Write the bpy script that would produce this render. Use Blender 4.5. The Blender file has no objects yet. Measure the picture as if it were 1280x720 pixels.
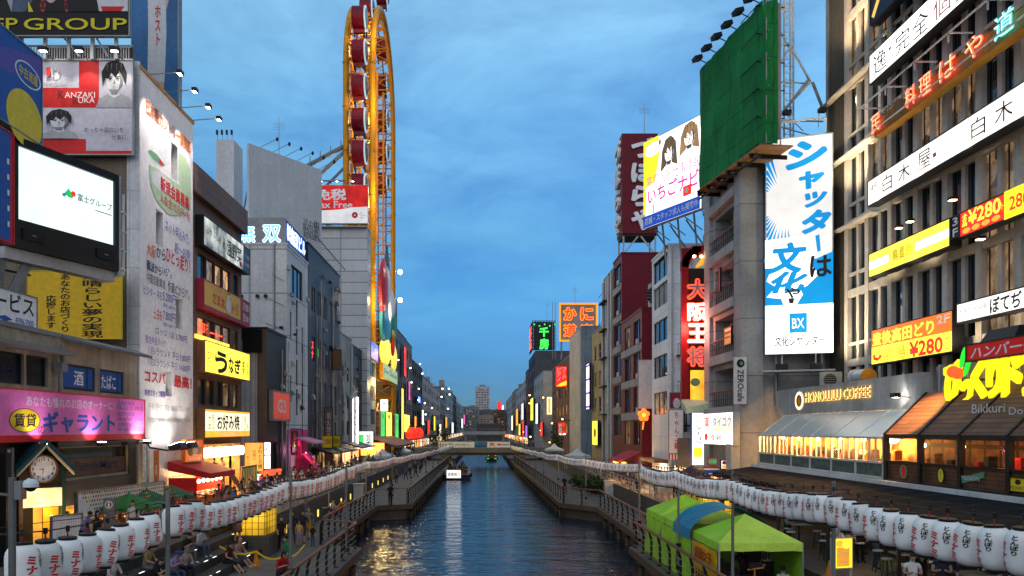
import bpy,math,random
from mathutils import Vector,Matrix

R = math.radians
random.seed(11)
S = bpy.context.scene
COL = S.collection

# ------------------------------------------------------------------ camera
F,CX,CY,EZ = 1050.0,604.0,537.0,7.2      # focal length and vanishing point in photo pixels, eye height over the water
cd = bpy.data.cameras.new('camera')
cam = bpy.data.objects.new('camera',cd)
COL.objects.link(cam)
cam.location = (0,0,EZ)
cam.rotation_euler = (R(90),0,0)
cd.sensor_width = 36
cd.lens = 36 * F / 1280
cd.shift_x = (640 - CX) / 1280
cd.shift_y = (CY - 360) / 1280
cd.clip_end = 8000
cd.clip_start = 0.1
S.camera = cam

# ------------------------------------------------------------------ sky
SUN_EL,SUN_ROT = 12.0,200.0
w = bpy.data.worlds.new('World')
S.world = w
w.use_nodes = True
nt = w.node_tree
nt.nodes.clear()
N = lambda t,**k: _nn(nt,t,**k)


def _nn(tree,t,**k):
 n = tree.nodes.new(t)
 for a,b in k.items():
  setattr(n,a,b)
 return n


sky = N('ShaderNodeTexSky',sky_type='NISHITA',sun_disc=False,sun_elevation=R(SUN_EL),sun_rotation=R(SUN_ROT),
  air_density=1.0,dust_density=0.6,ozone_density=8.0)
bg = N('ShaderNodeBackground')
bg.inputs['Strength'].default_value = 0.15
out = N('ShaderNodeOutputWorld')
tc = N('ShaderNodeTexCoord')
sep = N('ShaderNodeSeparateXYZ')
nt.links.new(tc.outputs['Generated'],sep.inputs[0])
# clouds lie on a flat layer overhead: project the view direction onto it
zz_ = N('ShaderNodeMath',operation='ADD')
zz_.inputs[1].default_value = 0.12
nt.links.new(sep.outputs['Z'],zz_.inputs[0])
dx_ = N('ShaderNodeMath',operation='DIVIDE')
dy_ = N('ShaderNodeMath',operation='DIVIDE')
nt.links.new(sep.outputs['X'],dx_.inputs[0])
nt.links.new(zz_.outputs[0],dx_.inputs[1])
nt.links.new(sep.outputs['Y'],dy_.inputs[0])
nt.links.new(zz_.outputs[0],dy_.inputs[1])
comb = N('ShaderNodeCombineXYZ')
nt.links.new(dx_.outputs[0],comb.inputs[0])
nt.links.new(dy_.outputs[0],comb.inputs[1])
cn = N('ShaderNodeTexNoise')
cn.inputs['Scale'].default_value = 1.7
cn.inputs['Detail'].default_value = 7
cn.inputs['Roughness'].default_value = 0.6
cn.inputs['Distortion'].default_value = 0.35
nt.links.new(comb.outputs[0],cn.inputs['Vector'])
tint = N('ShaderNodeMix',data_type='RGBA',blend_type='MULTIPLY')
tint.inputs[0].default_value = 1.0
nt.links.new(sky.outputs[0],tint.inputs[6])


def zramp(stops):
 r = N('ShaderNodeValToRGB')
 e = r.color_ramp.elements
 while len(e) < len(stops):
  e.new(0.5)
 for q,(p,c) in zip(e,stops):
  q.position = p
  q.color = (*c,1)
 nt.links.new(sep.outputs['Z'],r.inputs[0])
 return r.outputs[0]


# dusk: the air thickens and darkens towards the eastern horizon, thin high cloud still catches light overhead
nt.links.new(zramp([(0.0,(.40,.50,.60)),(.06,(.40,.50,.62)),(.14,(.66,.74,.74)),(.25,(.74,.78,.79)),(1,(.88,.90,.90))]),tint.inputs[7])
cl = N('ShaderNodeMix',data_type='RGBA',blend_type='ADD')
cl.inputs[0].default_value = 1.0
nt.links.new(tint.outputs[2],cl.inputs[6])
vm = N('ShaderNodeMix',data_type='RGBA',blend_type='MULTIPLY')
vm.inputs[0].default_value = 1.0
nt.links.new(zramp([(0.0,(.012,.016,.022)),(.10,(.012,.022,.020)),(.22,(.052,.112,.06)),(.35,(.105,.225,.235)),(.46,(.175,.32,.335)),(1,(.19,.34,.36))]),vm.inputs[6])
cs = N('ShaderNodeMapRange')
cs.inputs['From Min'].default_value = 0.32
cs.inputs['From Max'].default_value = 0.72
cs.inputs['To Min'].default_value = 0.45 / 0.15
cs.inputs['To Max'].default_value = 1.7 / 0.15
nt.links.new(cn.outputs['Fac'],cs.inputs['Value'])
nt.links.new(cs.outputs[0],vm.inputs[7])
nt.links.new(vm.outputs[2],cl.inputs[7])
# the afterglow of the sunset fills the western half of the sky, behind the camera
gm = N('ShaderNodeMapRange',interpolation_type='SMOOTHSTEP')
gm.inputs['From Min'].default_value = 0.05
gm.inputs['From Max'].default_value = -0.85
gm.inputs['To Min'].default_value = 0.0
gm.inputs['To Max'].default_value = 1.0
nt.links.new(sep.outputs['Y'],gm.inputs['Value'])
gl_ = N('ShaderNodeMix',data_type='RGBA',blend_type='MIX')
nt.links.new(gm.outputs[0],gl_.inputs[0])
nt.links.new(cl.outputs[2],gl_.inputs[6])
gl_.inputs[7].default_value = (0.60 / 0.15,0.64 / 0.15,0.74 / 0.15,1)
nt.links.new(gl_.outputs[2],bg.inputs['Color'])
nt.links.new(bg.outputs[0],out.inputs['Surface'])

# the last daylight comes from the west, behind the camera
sd = bpy.data.lights.new('sun','SUN')
sd.energy = 0.35
sd.angle = R(40)
sd.color = (1.0,0.93,0.88)
sun = bpy.data.objects.new('sun',sd)
COL.objects.link(sun)
_el,_az = R(28),R(SUN_ROT)
_to = Vector((math.sin(_az) * math.cos(_el),math.cos(_az) * math.cos(_el),math.sin(_el)))
sun.rotation_euler = _to.to_track_quat('Z','Y').to_euler()
sun.location = (0,-30,60)

S.view_settings.view_transform = 'Standard'
S.view_settings.look = 'None'
S.view_settings.exposure = 0.2
S.view_settings.gamma = 1.0
S.cycles.use_denoising = True
S.cycles.max_bounces = 6
S.cycles.diffuse_bounces = 2
S.cycles.glossy_bounces = 3
S.cycles.transmission_bounces = 4
S.cycles.sample_clamp_indirect = 4.0

# ------------------------------------------------------------------ materials
_M = {}


def mk(name,col,rough=0.75,metal=0.0,var=0.22,scale=0.5,streak=0.0,joint=None,bump=0.0,spec=0.22,fine=0.12):
 """painted, plastered, tiled or panelled surface: mottling, rain streaks, panel joints (width, height, line, colour)"""
 if name in _M:
  return _M[name]
 m = bpy.data.materials.new(name)
 m.use_nodes = True
 t = m.node_tree
 b = t.nodes['Principled BSDF']
 b.inputs['Roughness'].default_value = rough
 b.inputs['Metallic'].default_value = metal
 b.inputs['Specular IOR Level'].default_value = spec
 g = _nn(t,'ShaderNodeNewGeometry')
 n1 = _nn(t,'ShaderNodeTexNoise')
 n1.inputs['Scale'].default_value = scale
 n1.inputs['Detail'].default_value = 6
 t.links.new(g.outputs['Position'],n1.inputs['Vector'])
 n2 = _nn(t,'ShaderNodeTexNoise')
 n2.inputs['Scale'].default_value = scale * 9
 n2.inputs['Detail'].default_value = 3
 t.links.new(g.outputs['Position'],n2.inputs['Vector'])

 def gain(src,amt):
  r = _nn(t,'ShaderNodeMapRange')
  r.inputs['From Min'].default_value = 0.3
  r.inputs['From Max'].default_value = 0.7
  r.inputs['To Min'].default_value = 1 - amt
  r.inputs['To Max'].default_value = 1 + amt * 0.6
  t.links.new(src,r.inputs['Value'])
  return r.outputs[0]
 f = _nn(t,'ShaderNodeMath',operation='MULTIPLY')
 t.links.new(gain(n1.outputs['Fac'],var),f.inputs[0])
 t.links.new(gain(n2.outputs['Fac'],fine),f.inputs[1])
 fac = f.outputs[0]
 if streak:
  mp = _nn(t,'ShaderNodeMapping')
  mp.inputs['Scale'].default_value = (2.6,2.6,0.09)
  t.links.new(g.outputs['Position'],mp.inputs['Vector'])
  n3 = _nn(t,'ShaderNodeTexNoise')
  n3.inputs['Scale'].default_value = 1.0
  n3.inputs['Detail'].default_value = 4
  t.links.new(mp.outputs[0],n3.inputs['Vector'])
  f2 = _nn(t,'ShaderNodeMath',operation='MULTIPLY')
  t.links.new(fac,f2.inputs[0])
  t.links.new(gain(n3.outputs['Fac'],streak * .5),f2.inputs[1])
  fac = f2.outputs[0]
 mul = _nn(t,'ShaderNodeMix',data_type='RGBA',blend_type='MULTIPLY')
 mul.inputs[0].default_value = 1.0
 kf = 1.0 if 'white' in name or 'ink' in name else 0.8
 mul.inputs[6].default_value = (*[q * kf for q in col],1)
 if name == 'white_lantern_paper':                          # no two paper lanterns have aged alike
  oi = _nn(t,'ShaderNodeObjectInfo')
  mr = _nn(t,'ShaderNodeMapRange')
  mr.inputs['To Min'].default_value = 0.80
  mr.inputs['To Max'].default_value = 1.06
  t.links.new(oi.outputs['Random'],mr.inputs['Value'])
  f3 = _nn(t,'ShaderNodeMath',operation='MULTIPLY')
  t.links.new(fac,f3.inputs[0])
  t.links.new(mr.outputs[0],f3.inputs[1])
  fac = f3.outputs[0]
 t.links.new(fac,mul.inputs[7])
 c = mul.outputs[2]
 if joint:
  jw,jh,jl,jc = joint
  s = _nn(t,'ShaderNodeSeparateXYZ')
  t.links.new(g.outputs['Position'],s.inputs[0])
  a = _nn(t,'ShaderNodeMath',operation='ADD')
  t.links.new(s.outputs['X'],a.inputs[0])
  t.links.new(s.outputs['Y'],a.inputs[1])
  cb = _nn(t,'ShaderNodeCombineXYZ')
  t.links.new(a.outputs[0],cb.inputs[0])
  t.links.new(s.outputs['Z'],cb.inputs[1])
  br = _nn(t,'ShaderNodeTexBrick')
  br.offset = 0.5 if jw < 0.6 else 0.0
  br.inputs['Scale'].default_value = 1.0
  br.inputs['Brick Width'].default_value = jw
  br.inputs['Row Height'].default_value = jh
  br.inputs['Mortar Size'].default_value = jl
  br.inputs['Mortar Smooth'].default_value = 0.1
  br.inputs['Color1'].default_value = (1,1,1,1)
  br.inputs['Color2'].default_value = (0.86,0.86,0.86,1)
  br.inputs['Mortar'].default_value = (jc,jc,jc,1)
  t.links.new(cb.outputs[0],br.inputs['Vector'])
  m2 = _nn(t,'ShaderNodeMix',data_type='RGBA',blend_type='MULTIPLY')
  m2.inputs[0].default_value = 1.0
  t.links.new(c,m2.inputs[6])
  t.links.new(br.outputs['Color'],m2.inputs[7])
  c = m2.outputs[2]
 t.links.new(c,b.inputs['Base Color'])
 if bump:
  bp = _nn(t,'ShaderNodeBump')
  bp.inputs['Strength'].default_value = bump
  bp.inputs['Distance'].default_value = 0.05
  t.links.new(n2.outputs['Fac'],bp.inputs['Height'])
  t.links.new(bp.outputs[0],b.inputs['Normal'])
 _M[name] = m
 return m


def em(name,col,strength=1.0,var=0.10):
 """something that gives off light: a backlit face, a neon tube, a bulb; var = uneven tubes behind the face"""
 if name in _M:
  return _M[name]
 m = bpy.data.materials.new(name)
 m.use_nodes = True
 t = m.node_tree
 b = t.nodes['Principled BSDF']
 b.inputs['Base Color'].default_value = (col[0] * .3,col[1] * .3,col[2] * .3,1)
 b.inputs['Roughness'].default_value = 0.4
 b.inputs['Specular IOR Level'].default_value = 0.2
 b.inputs['Emission Color'].default_value = (*col,1)
 if name.startswith('backlit'):
  strength *= 1.25
 b.inputs['Emission Strength'].default_value = strength
 if var:
  g = _nn(t,'ShaderNodeNewGeometry')
  n = _nn(t,'ShaderNodeTexNoise')
  n.inputs['Scale'].default_value = 0.9
  n.inputs['Detail'].default_value = 2
  t.links.new(g.outputs['Position'],n.inputs['Vector'])
  r = _nn(t,'ShaderNodeMapRange')
  r.inputs['From Min'].default_value = 0.3
  r.inputs['From Max'].default_value = 0.7
  r.inputs['To Min'].default_value = strength * (1 - var * 1.8)
  r.inputs['To Max'].default_value = strength * (1 + var)
  t.links.new(n.outputs['Fac'],r.inputs['Value'])
  t.links.new(r.outputs[0],b.inputs['Emission Strength'])
 _M[name] = m
 return m


def glass(name,col,rough=0.06,lit=None,strength=0.0):
 """a window pane: dark room behind a reflecting pane; lit = colour of a room with lamps on, uneven like blinds and furniture"""
 if name in _M:
  return _M[name]
 m = bpy.data.materials.new(name)
 m.use_nodes = True
 t = m.node_tree
 b = t.nodes['Principled BSDF']
 b.inputs['Base Color'].default_value = (*col,1)
 b.inputs['Roughness'].default_value = rough
 b.inputs['IOR'].default_value = 1.5
 if lit:
  g = _nn(t,'ShaderNodeNewGeometry')
  v = _nn(t,'ShaderNodeTexVoronoi')
  v.inputs['Scale'].default_value = 1.3
  t.links.new(g.outputs['Position'],v.inputs['Vector'])
  n = _nn(t,'ShaderNodeTexNoise')
  n.inputs['Scale'].default_value = 2.5
  n.inputs['Detail'].default_value = 4
  t.links.new(g.outputs['Position'],n.inputs['Vector'])
  mm = _nn(t,'ShaderNodeMath',operation='MULTIPLY')
  t.links.new(v.outputs['Color'],mm.inputs[0])
  t.links.new(n.outputs['Fac'],mm.inputs[1])
  r = _nn(t,'ShaderNodeMapRange')
  r.inputs['From Min'].default_value = 0.08
  r.inputs['From Max'].default_value = 0.5
  r.inputs['To Min'].default_value = strength * 0.08
  r.inputs['To Max'].default_value = strength
  t.links.new(mm.outputs[0],r.inputs['Value'])
  b.inputs['Emission Color'].default_value = (*lit,1)
  t.links.new(r.outputs[0],b.inputs['Emission Strength'])
 _M[name] = m
 return m


# ------------------------------------------------------------------ mesh helpers
TMP = bpy.data.scenes.new('lettering_workshop')
_TX = {}


def workshop():
 with bpy.context.temp_override(scene=TMP,view_layer=TMP.view_layers[0]):
  dg = bpy.context.evaluated_depsgraph_get()
  dg.update()
 return dg


def tmesh(s,off=0.0,ext=0.0,shear=0.0):
 k = (s,off,ext,shear)
 if k not in _TX:
  c = bpy.data.curves.new('glyphs','FONT')
  c.body = s
  c.offset = off
  c.extrude = ext
  c.shear = shear
  c.resolution_u = 3
  c.space_line = 0.98
  c.fill_mode = 'FRONT' if not ext else 'BOTH'
  o = bpy.data.objects.new('glyphs',c)
  TMP.collection.objects.link(o)
  dg = workshop()
  me = bpy.data.meshes.new_from_object(o.evaluated_get(dg))
  vs = [tuple(v.co) for v in me.vertices]
  fs = [tuple(p.vertices) for p in me.polygons]
  bpy.data.meshes.remove(me)
  bpy.data.objects.remove(o)
  bpy.data.curves.remove(c)
  xs = [v[0] for v in vs] or [0,1]
  ys = [v[1] for v in vs] or [0,1]
  _TX[k] = (vs,fs,(min(xs),max(xs),min(ys),max(ys)))
 return _TX[k]


class Plane:
 """a vertical plane: u runs along it (to the viewer's right), v is height, d is out towards the viewer"""
 def __init__(s,O,U):
  s.O = Vector(O)
  s.U = Vector(U).normalized()
  s.N = Vector((s.U.y,-s.U.x,0))

 def pt(s,u,v,d=0.0):
  p = s.O + s.U * u + s.N * d
  return Vector((p.x,p.y,p.z + v))

 def uv(s,px,py):
  dr = Vector(((px - CX) / F,1,(CY - py) / F))
  E = Vector((0,0,EZ))
  t = (s.O - E).dot(s.N) / dr.dot(s.N)
  p = E + dr * t
  return (p - s.O).dot(s.U),p.z - s.O.z


def PL(X):
 return Plane((X,0,0),(0,1,0))


def PR(X):
 return Plane((X,0,0),(0,-1,0))


def PF(Y):
 return Plane((0,Y,0),(1,0,0))


ORG = {}


class MB:
 def __init__(s):
  s.v,s.f,s.m,s.mats = [],[],[],[]

 def mi(s,mat):
  if mat not in s.mats:
   s.mats.append(mat)
  return s.mats.index(mat)

 def face(s,pts,mat):
  n = len(s.v)
  s.v.extend([tuple(p) for p in pts])
  s.f.append(tuple(range(n,n + len(pts))))
  s.m.append(s.mi(mat))

 def mesh(s,vs,fs,mat):
  n = len(s.v)
  s.v.extend([tuple(p) for p in vs])
  k = s.mi(mat)
  for f in fs:
   s.f.append(tuple(i + n for i in f))
   s.m.append(k)

 def hexa(s,p,mat):
  """p: 4 bottom then 4 top corners"""
  s.mesh(p,[(3,2,1,0),(4,5,6,7),(0,1,5,4),(1,2,6,5),(2,3,7,6),(3,0,4,7)],mat)

 def box(s,a,b,mat):
  x0,y0,z0 = a
  x1,y1,z1 = b
  s.hexa([(x0,y0,z0),(x1,y0,z0),(x1,y1,z0),(x0,y1,z0),
    (x0,y0,z1),(x1,y0,z1),(x1,y1,z1),(x0,y1,z1)],mat)

 def obox(s,P,u0,u1,v0,v1,d0,d1,mat):
  s.hexa([P.pt(u0,v0,d1),P.pt(u1,v0,d1),P.pt(u1,v0,d0),P.pt(u0,v0,d0),
    P.pt(u0,v1,d1),P.pt(u1,v1,d1),P.pt(u1,v1,d0),P.pt(u0,v1,d0)],mat)

 def rect(s,P,u0,u1,v0,v1,d,mat):
  s.face([P.pt(u0,v0,d),P.pt(u1,v0,d),P.pt(u1,v1,d),P.pt(u0,v1,d)],mat)

 def tube(s,p,q,r,mat,n=6,r2=None):
  p,q = Vector(p),Vector(q)
  ax = (q - p)
  if ax.length < 1e-6:
   return
  ax.normalize()
  a = ax.orthogonal().normalized()
  b = ax.cross(a)
  r2 = r if r2 is None else r2
  vs = []
  for c,rr in ((p,r),(q,r2)):
   for i in range(n):
    t = 2 * math.pi * i / n
    vs.append(c + (a * math.cos(t) + b * math.sin(t)) * rr)
  fs = [(i,(i + 1) % n,n + (i + 1) % n,n + i) for i in range(n)]
  fs += [tuple(reversed(range(n))),tuple(range(n,2 * n))]
  s.mesh(vs,fs,mat)

 def path(s,pts,r,mat,n=6):
  for a,b in zip(pts,pts[1:]):
   s.tube(a,b,r,mat,n)

 def bar(s,p,q,wd,ht,mat):
  """square-section bar, ht measured upwards"""
  p,q = Vector(p),Vector(q)
  ax = (q - p).normalized()
  sd_ = ax.cross(Vector((0,0,1)))
  if sd_.length < 1e-4:
   sd_ = Vector((1,0,0))
  sd_.normalize()
  up = sd_.cross(ax)
  s.hexa([p - sd_ * wd / 2 - up * ht / 2,p + sd_ * wd / 2 - up * ht / 2,q + sd_ * wd / 2 - up * ht / 2,q - sd_ * wd / 2 - up * ht / 2,
    p - sd_ * wd / 2 + up * ht / 2,p + sd_ * wd / 2 + up * ht / 2,q + sd_ * wd / 2 + up * ht / 2,q - sd_ * wd / 2 + up * ht / 2],mat)

 def lathe(s,c,prof,mat,n=16,axis='Z'):
  c = Vector(c)
  vs,fs = [],[]
  for r,h in prof:
   for i in range(n):
    t = 2 * math.pi * i / n
    x,y = r * math.cos(t),r * math.sin(t)
    d = {'Z': (x,y,h),'X': (h,x,y),'Y': (x,h,y)}[axis]
    vs.append(c + Vector(d))
  k = len(prof)
  for j in range(k - 1):
   for i in range(n):
    fs.append((j * n + i,j * n + (i + 1) % n,(j + 1) * n + (i + 1) % n,(j + 1) * n + i))
  fs.append(tuple(reversed(range(n))))
  fs.append(tuple(range((k - 1) * n,k * n)))
  s.mesh(vs,fs,mat)

 def ball(s,c,rx,ry,rz,mat,n=12,k=8):
  c = Vector(c)
  vs,fs = [],[]
  for j in range(k + 1):
   a = math.pi * j / k - math.pi / 2
   for i in range(n):
    t = 2 * math.pi * i / n
    vs.append((c.x + rx * math.cos(a) * math.cos(t),c.y + ry * math.cos(a) * math.sin(t),c.z + rz * math.sin(a)))
  for j in range(k):
   for i in range(n):
    fs.append((j * n + i,j * n + (i + 1) % n,(j + 1) * n + (i + 1) % n,(j + 1) * n + i))
  s.mesh(vs,fs,mat)

 def text(s,P,t,u0,u1,v0,v1,d,mat,off=0.0,ext=0.0,vert=False,shear=0.0,keep=False):
  if vert:
   t = '\n'.join(t.replace('ー','｜').replace('-','｜'))
  if off > 0.014 and not keep:
   # heavy strokes: the glyph laid down several times, each a hair further out
   h = (off - 0.008) * 1.0
   k_ = max(1,max(len(q) for q in t.split('\n')))
   r_ = max(1,len(t.split('\n')))
   hu,hv = (u1 - u0) / k_ * h,(v1 - v0) / r_ * h
   st = [(1,0),(-1,0),(0,1),(0,-1),(.7,.7),(-.7,.7),(.7,-.7),(-.7,-.7)] if off > .03 else [(1,0),(-1,0),(0,.8),(0,-.8)]
   for i,(p,q) in enumerate(st):
    s.text(P,t,u0 + hu * (1 + p),u1 - hu * (1 - p),v0 + hv * (1 + q),v1 - hv * (1 - q),d + .0006 * (i + 1),mat,0.008,ext,False,shear)
   return
  vs,fs,(a,b,c,e) = tmesh(t,off,0.5 if ext else 0.0,shear)
  b,e = max(b,a + 1e-3),max(e,c + 1e-3)
  su,sv = (u1 - u0) / (b - a),(v1 - v0) / (e - c)
  if keep:
   k = min(su,sv)
   u0 += ((u1 - u0) - k * (b - a)) / 2
   v0 += ((v1 - v0) - k * (e - c)) / 2
   su = sv = k
  s.mesh([P.pt(u0 + (x - a) * su,v0 + (y - c) * sv,d + (z + 0.5 if ext else 0) * ext) for x,y,z in vs],fs,mat)

 def build(s,name,parent=None,smooth=False,at=None):
  o_ = Vector(ORG.get(parent.name,(0,0,0))) if parent else Vector(at or (0,0,0))
  me = bpy.data.meshes.new(name)
  me.from_pydata([(x - o_.x,y - o_.y,z - o_.z) for x,y,z in s.v],[],s.f)
  for m in s.mats:
   me.materials.append(m)
  me.polygons.foreach_set('material_index',s.m)
  if smooth:
   me.polygons.foreach_set('use_smooth',[True] * len(s.f))
  me.update()
  o = bpy.data.objects.new(name,me)
  COL.objects.link(o)
  ORG[o.name] = tuple(o_)
  if parent:
   o.parent = parent
  else:
   o.location = o_
  return o


def tag(o,label=None,cat=None,group=None,kind=None):
 if label:
  o['label'] = label
 if cat:
  o['category'] = cat
 if group:
  o['group'] = group
 if kind:
  o['kind'] = kind
 return o


def thing(name,label,cat,loc,group=None,rz=0.0):
 o = bpy.data.objects.new(name,None)
 o.empty_display_size = 0.3
 COL.objects.link(o)
 o.location = loc
 o.rotation_euler = (0,0,rz)
 ORG[o.name] = tuple(loc)
 return tag(o,label,cat,group)


def dup(root,loc,rz=0.0,label=None,group=None,sc=1.0,kids=True):
 r = root.copy()
 COL.objects.link(r)
 r.location = loc
 r.rotation_euler = (0,0,rz)
 r.scale = (sc,sc,sc)
 if label:
  r['label'] = label
 if group:
  r['group'] = group
 ORG[r.name] = tuple(loc)
 if kids:
  for ch in list(root.children):
   c = ch.copy()
   COL.objects.link(c)
   c.parent = r
   for g in list(ch.children):
    d = g.copy()
    COL.objects.link(d)
    d.parent = c
 return r


LAMP_GAIN = 1.7


def lamp(parent,kind,loc,col,power,to=None,size=0.1,angle=70,blend=0.6,name='light'):
 l = bpy.data.lights.new(name,kind)
 l.color = col
 l.energy = power * LAMP_GAIN
 if kind == 'SPOT':
  l.spot_size = R(angle)
  l.spot_blend = blend
  l.shadow_soft_size = size
 elif kind == 'POINT':
  l.shadow_soft_size = size
 o = bpy.data.objects.new(name,l)
 COL.objects.link(o)
 off = Vector(ORG.get(parent.name,(0,0,0))) if parent else Vector((0,0,0))
 o.location = Vector(loc) - off
 if to is not None:
  o.rotation_euler = (Vector(loc) - Vector(to)).to_track_quat('Z','Y').to_euler()
 if parent:
  o.parent = parent
 return o


def zat(py,Y):
 return EZ + (CY - py) * Y / F


def yat(px,X):
 return X * F / (px - CX)


def xat(px,Y):
 return (px - CX) * Y / F


def at(px,py,z):
 """the point of the level surface at height z that the photo shows at this pixel"""
 Y = (EZ - z) * F / (py - CY)
 return Vector((xat(px,Y),Y,z))

# ================================================================== THE SETTING: canal, decks, promenades, bridge
def planks(name,col,row=0.15,length=3.0,axis=0,rough=0.7,var=0.35):
 m = bpy.data.materials.new(name)
 m.use_nodes = True
 t = m.node_tree
 b = t.nodes['Principled BSDF']
 b.inputs['Roughness'].default_value = rough
 g = _nn(t,'ShaderNodeNewGeometry')
 v = g.outputs['Position']
 if axis:
  mp = _nn(t,'ShaderNodeMapping')
  mp.inputs['Rotation'].default_value = (0,0,R(90))
  t.links.new(v,mp.inputs['Vector'])
  v = mp.outputs[0]
 br = _nn(t,'ShaderNodeTexBrick')
 br.inputs['Scale'].default_value = 1
 br.inputs['Brick Width'].default_value = length
 br.inputs['Row Height'].default_value = row
 br.inputs['Mortar Size'].default_value = 0.012
 br.inputs['Color1'].default_value = (*col,1)
 br.inputs['Color2'].default_value = (*[c * 0.6 for c in col],1)
 br.inputs['Mortar'].default_value = (0.01,0.01,0.01,1)
 t.links.new(v,br.inputs['Vector'])
 n = _nn(t,'ShaderNodeTexNoise')
 n.inputs['Scale'].default_value = 0.9
 n.inputs['Detail'].default_value = 7
 t.links.new(g.outputs['Position'],n.inputs['Vector'])
 r = _nn(t,'ShaderNodeMapRange')
 r.inputs['From Min'].default_value = 0.3
 r.inputs['From Max'].default_value = 0.7
 r.inputs['To Min'].default_value = 1 - var
 r.inputs['To Max'].default_value = 1 + var * .7
 t.links.new(n.outputs['Fac'],r.inputs['Value'])
 mul = _nn(t,'ShaderNodeMix',data_type='RGBA',blend_type='MULTIPLY')
 mul.inputs[0].default_value = 1.0
 t.links.new(br.outputs['Color'],mul.inputs[6])
 t.links.new(r.outputs[0],mul.inputs[7])
 t.links.new(mul.outputs[2],b.inputs['Base Color'])
 return m


def water_mat():
 m = bpy.data.materials.new('canal_water')
 m.use_nodes = True
 t = m.node_tree
 b = t.nodes['Principled BSDF']
 b.inputs['Base Color'].default_value = (0.003,0.014,0.026,1)
 b.inputs['Roughness'].default_value = 0.045
 b.inputs['IOR'].default_value = 1.21
 b.inputs['Specular IOR Level'].default_value = 0.45
 g = _nn(t,'ShaderNodeNewGeometry')
 hs = []
 for sc,st,amp in (((0.28,0.55,1),1.0,0.15),((0.9,1.9,1),1.0,0.075),((3,5.5,1),1.0,0.018)):
  mp = _nn(t,'ShaderNodeMapping')
  mp.inputs['Scale'].default_value = sc
  mp.inputs['Rotation'].default_value = (0,0,R(7))
  t.links.new(g.outputs['Position'],mp.inputs['Vector'])
  n = _nn(t,'ShaderNodeTexNoise')
  n.inputs['Scale'].default_value = st
  n.inputs['Detail'].default_value = 3
  n.inputs['Distortion'].default_value = 0.6
  t.links.new(mp.outputs[0],n.inputs['Vector'])
  k = _nn(t,'ShaderNodeMath',operation='MULTIPLY')
  k.inputs[1].default_value = amp
  t.links.new(n.outputs['Fac'],k.inputs[0])
  hs.append(k.outputs[0])
 a = _nn(t,'ShaderNodeMath',operation='ADD')
 t.links.new(hs[0],a.inputs[0])
 t.links.new(hs[1],a.inputs[1])
 a2 = _nn(t,'ShaderNodeMath',operation='ADD')
 t.links.new(a.outputs[0],a2.inputs[0])
 t.links.new(hs[2],a2.inputs[1])
 bp = _nn(t,'ShaderNodeBump')
 bp.inputs['Strength'].default_value = 1.0
 bp.inputs['Distance'].default_value = 1.0
 t.links.new(a2.outputs[0],bp.inputs['Height'])
 t.links.new(bp.outputs[0],b.inputs['Normal'])
 return m


DECK_L = planks('grey_deck_boards',(0.105,0.10,0.098))
DECK_R = planks('brown_deck_boards',(0.12,0.095,0.07))
TERR = planks('terrace_boards',(0.085,0.062,0.045),axis=1)
PAVE = mk('promenade_paving',(0.13,0.12,0.11),0.8,joint=None,scale=0.8)
QUAY = mk('quay_stone',(0.07,0.068,0.066),0.7,joint=(1.2,0.4,0.012,0.35),streak=0.4,spec=0.5)
FASCIA = mk('deck_edge_timber',(0.10,0.075,0.055),0.7,streak=0.3)
DARKM = mk('dark_steel',(0.035,0.034,0.035),0.5,0.6)
GREYM = mk('grey_steel',(0.30,0.31,0.32),0.45,0.5)
PALEM = mk('pale_steel',(0.55,0.57,0.58),0.45,0.2)
RAILW = mk('rail_timber',(0.24,0.105,0.065),0.5,scale=3)
BLACK = mk('black_paint',(0.012,0.012,0.013),0.5)
WHITE = mk('white_paint',(0.78,0.79,0.80),0.5)
STEPM = mk('step_stone',(0.045,0.046,0.05),0.7,scale=1.2,var=.3)
ASPH = mk('street_asphalt',(0.05,0.05,0.052),0.85)
LEDW = em('white_led',(1.0,0.97,0.92),1.6,0)
BULB = em('warm_bulb',(1.0,0.62,0.26),14,0)
BULBW = em('white_bulb',(1.0,0.92,0.80),22,0)

ob = MB()
ob.face([(-30,-60,0),(30,-60,0),(30,1500,0),(-30,1500,0)],water_mat())
tag(ob.build('canal_water'),kind='structure')
ob = MB()
ob.face([(-3000,-200,-1.2),(3000,-200,-1.2),(3000,6000,-1.2),(-3000,6000,-1.2)],ASPH)
tag(ob.build('ground'),kind='structure')

EDGE_L = [(-6.15,-12),(-6.15,42.6),(-8.35,44.2),(-8.35,66.3),(-5.75,67.6),(-5.75,900)]
EDGE_R = [(7.45,-12),(7.45,43.0),(8.75,44.2),(8.75,65.0),(6.25,68.8),(5.3,160),(5.3,900)]


def slab(name,pts,z0,z1,top,side,thick=True):
 b = MB()
 n = len(pts)
 b.face([(x,y,z1) for x,y in pts],top)
 for i in range(n):
  (x0,y0),(x1,y1) = pts[i],pts[(i + 1) % n]
  b.face([(x0,y0,z0),(x1,y1,z0),(x1,y1,z1),(x0,y0,z1)],side)
 return tag(b.build(name),kind='structure')


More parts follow.
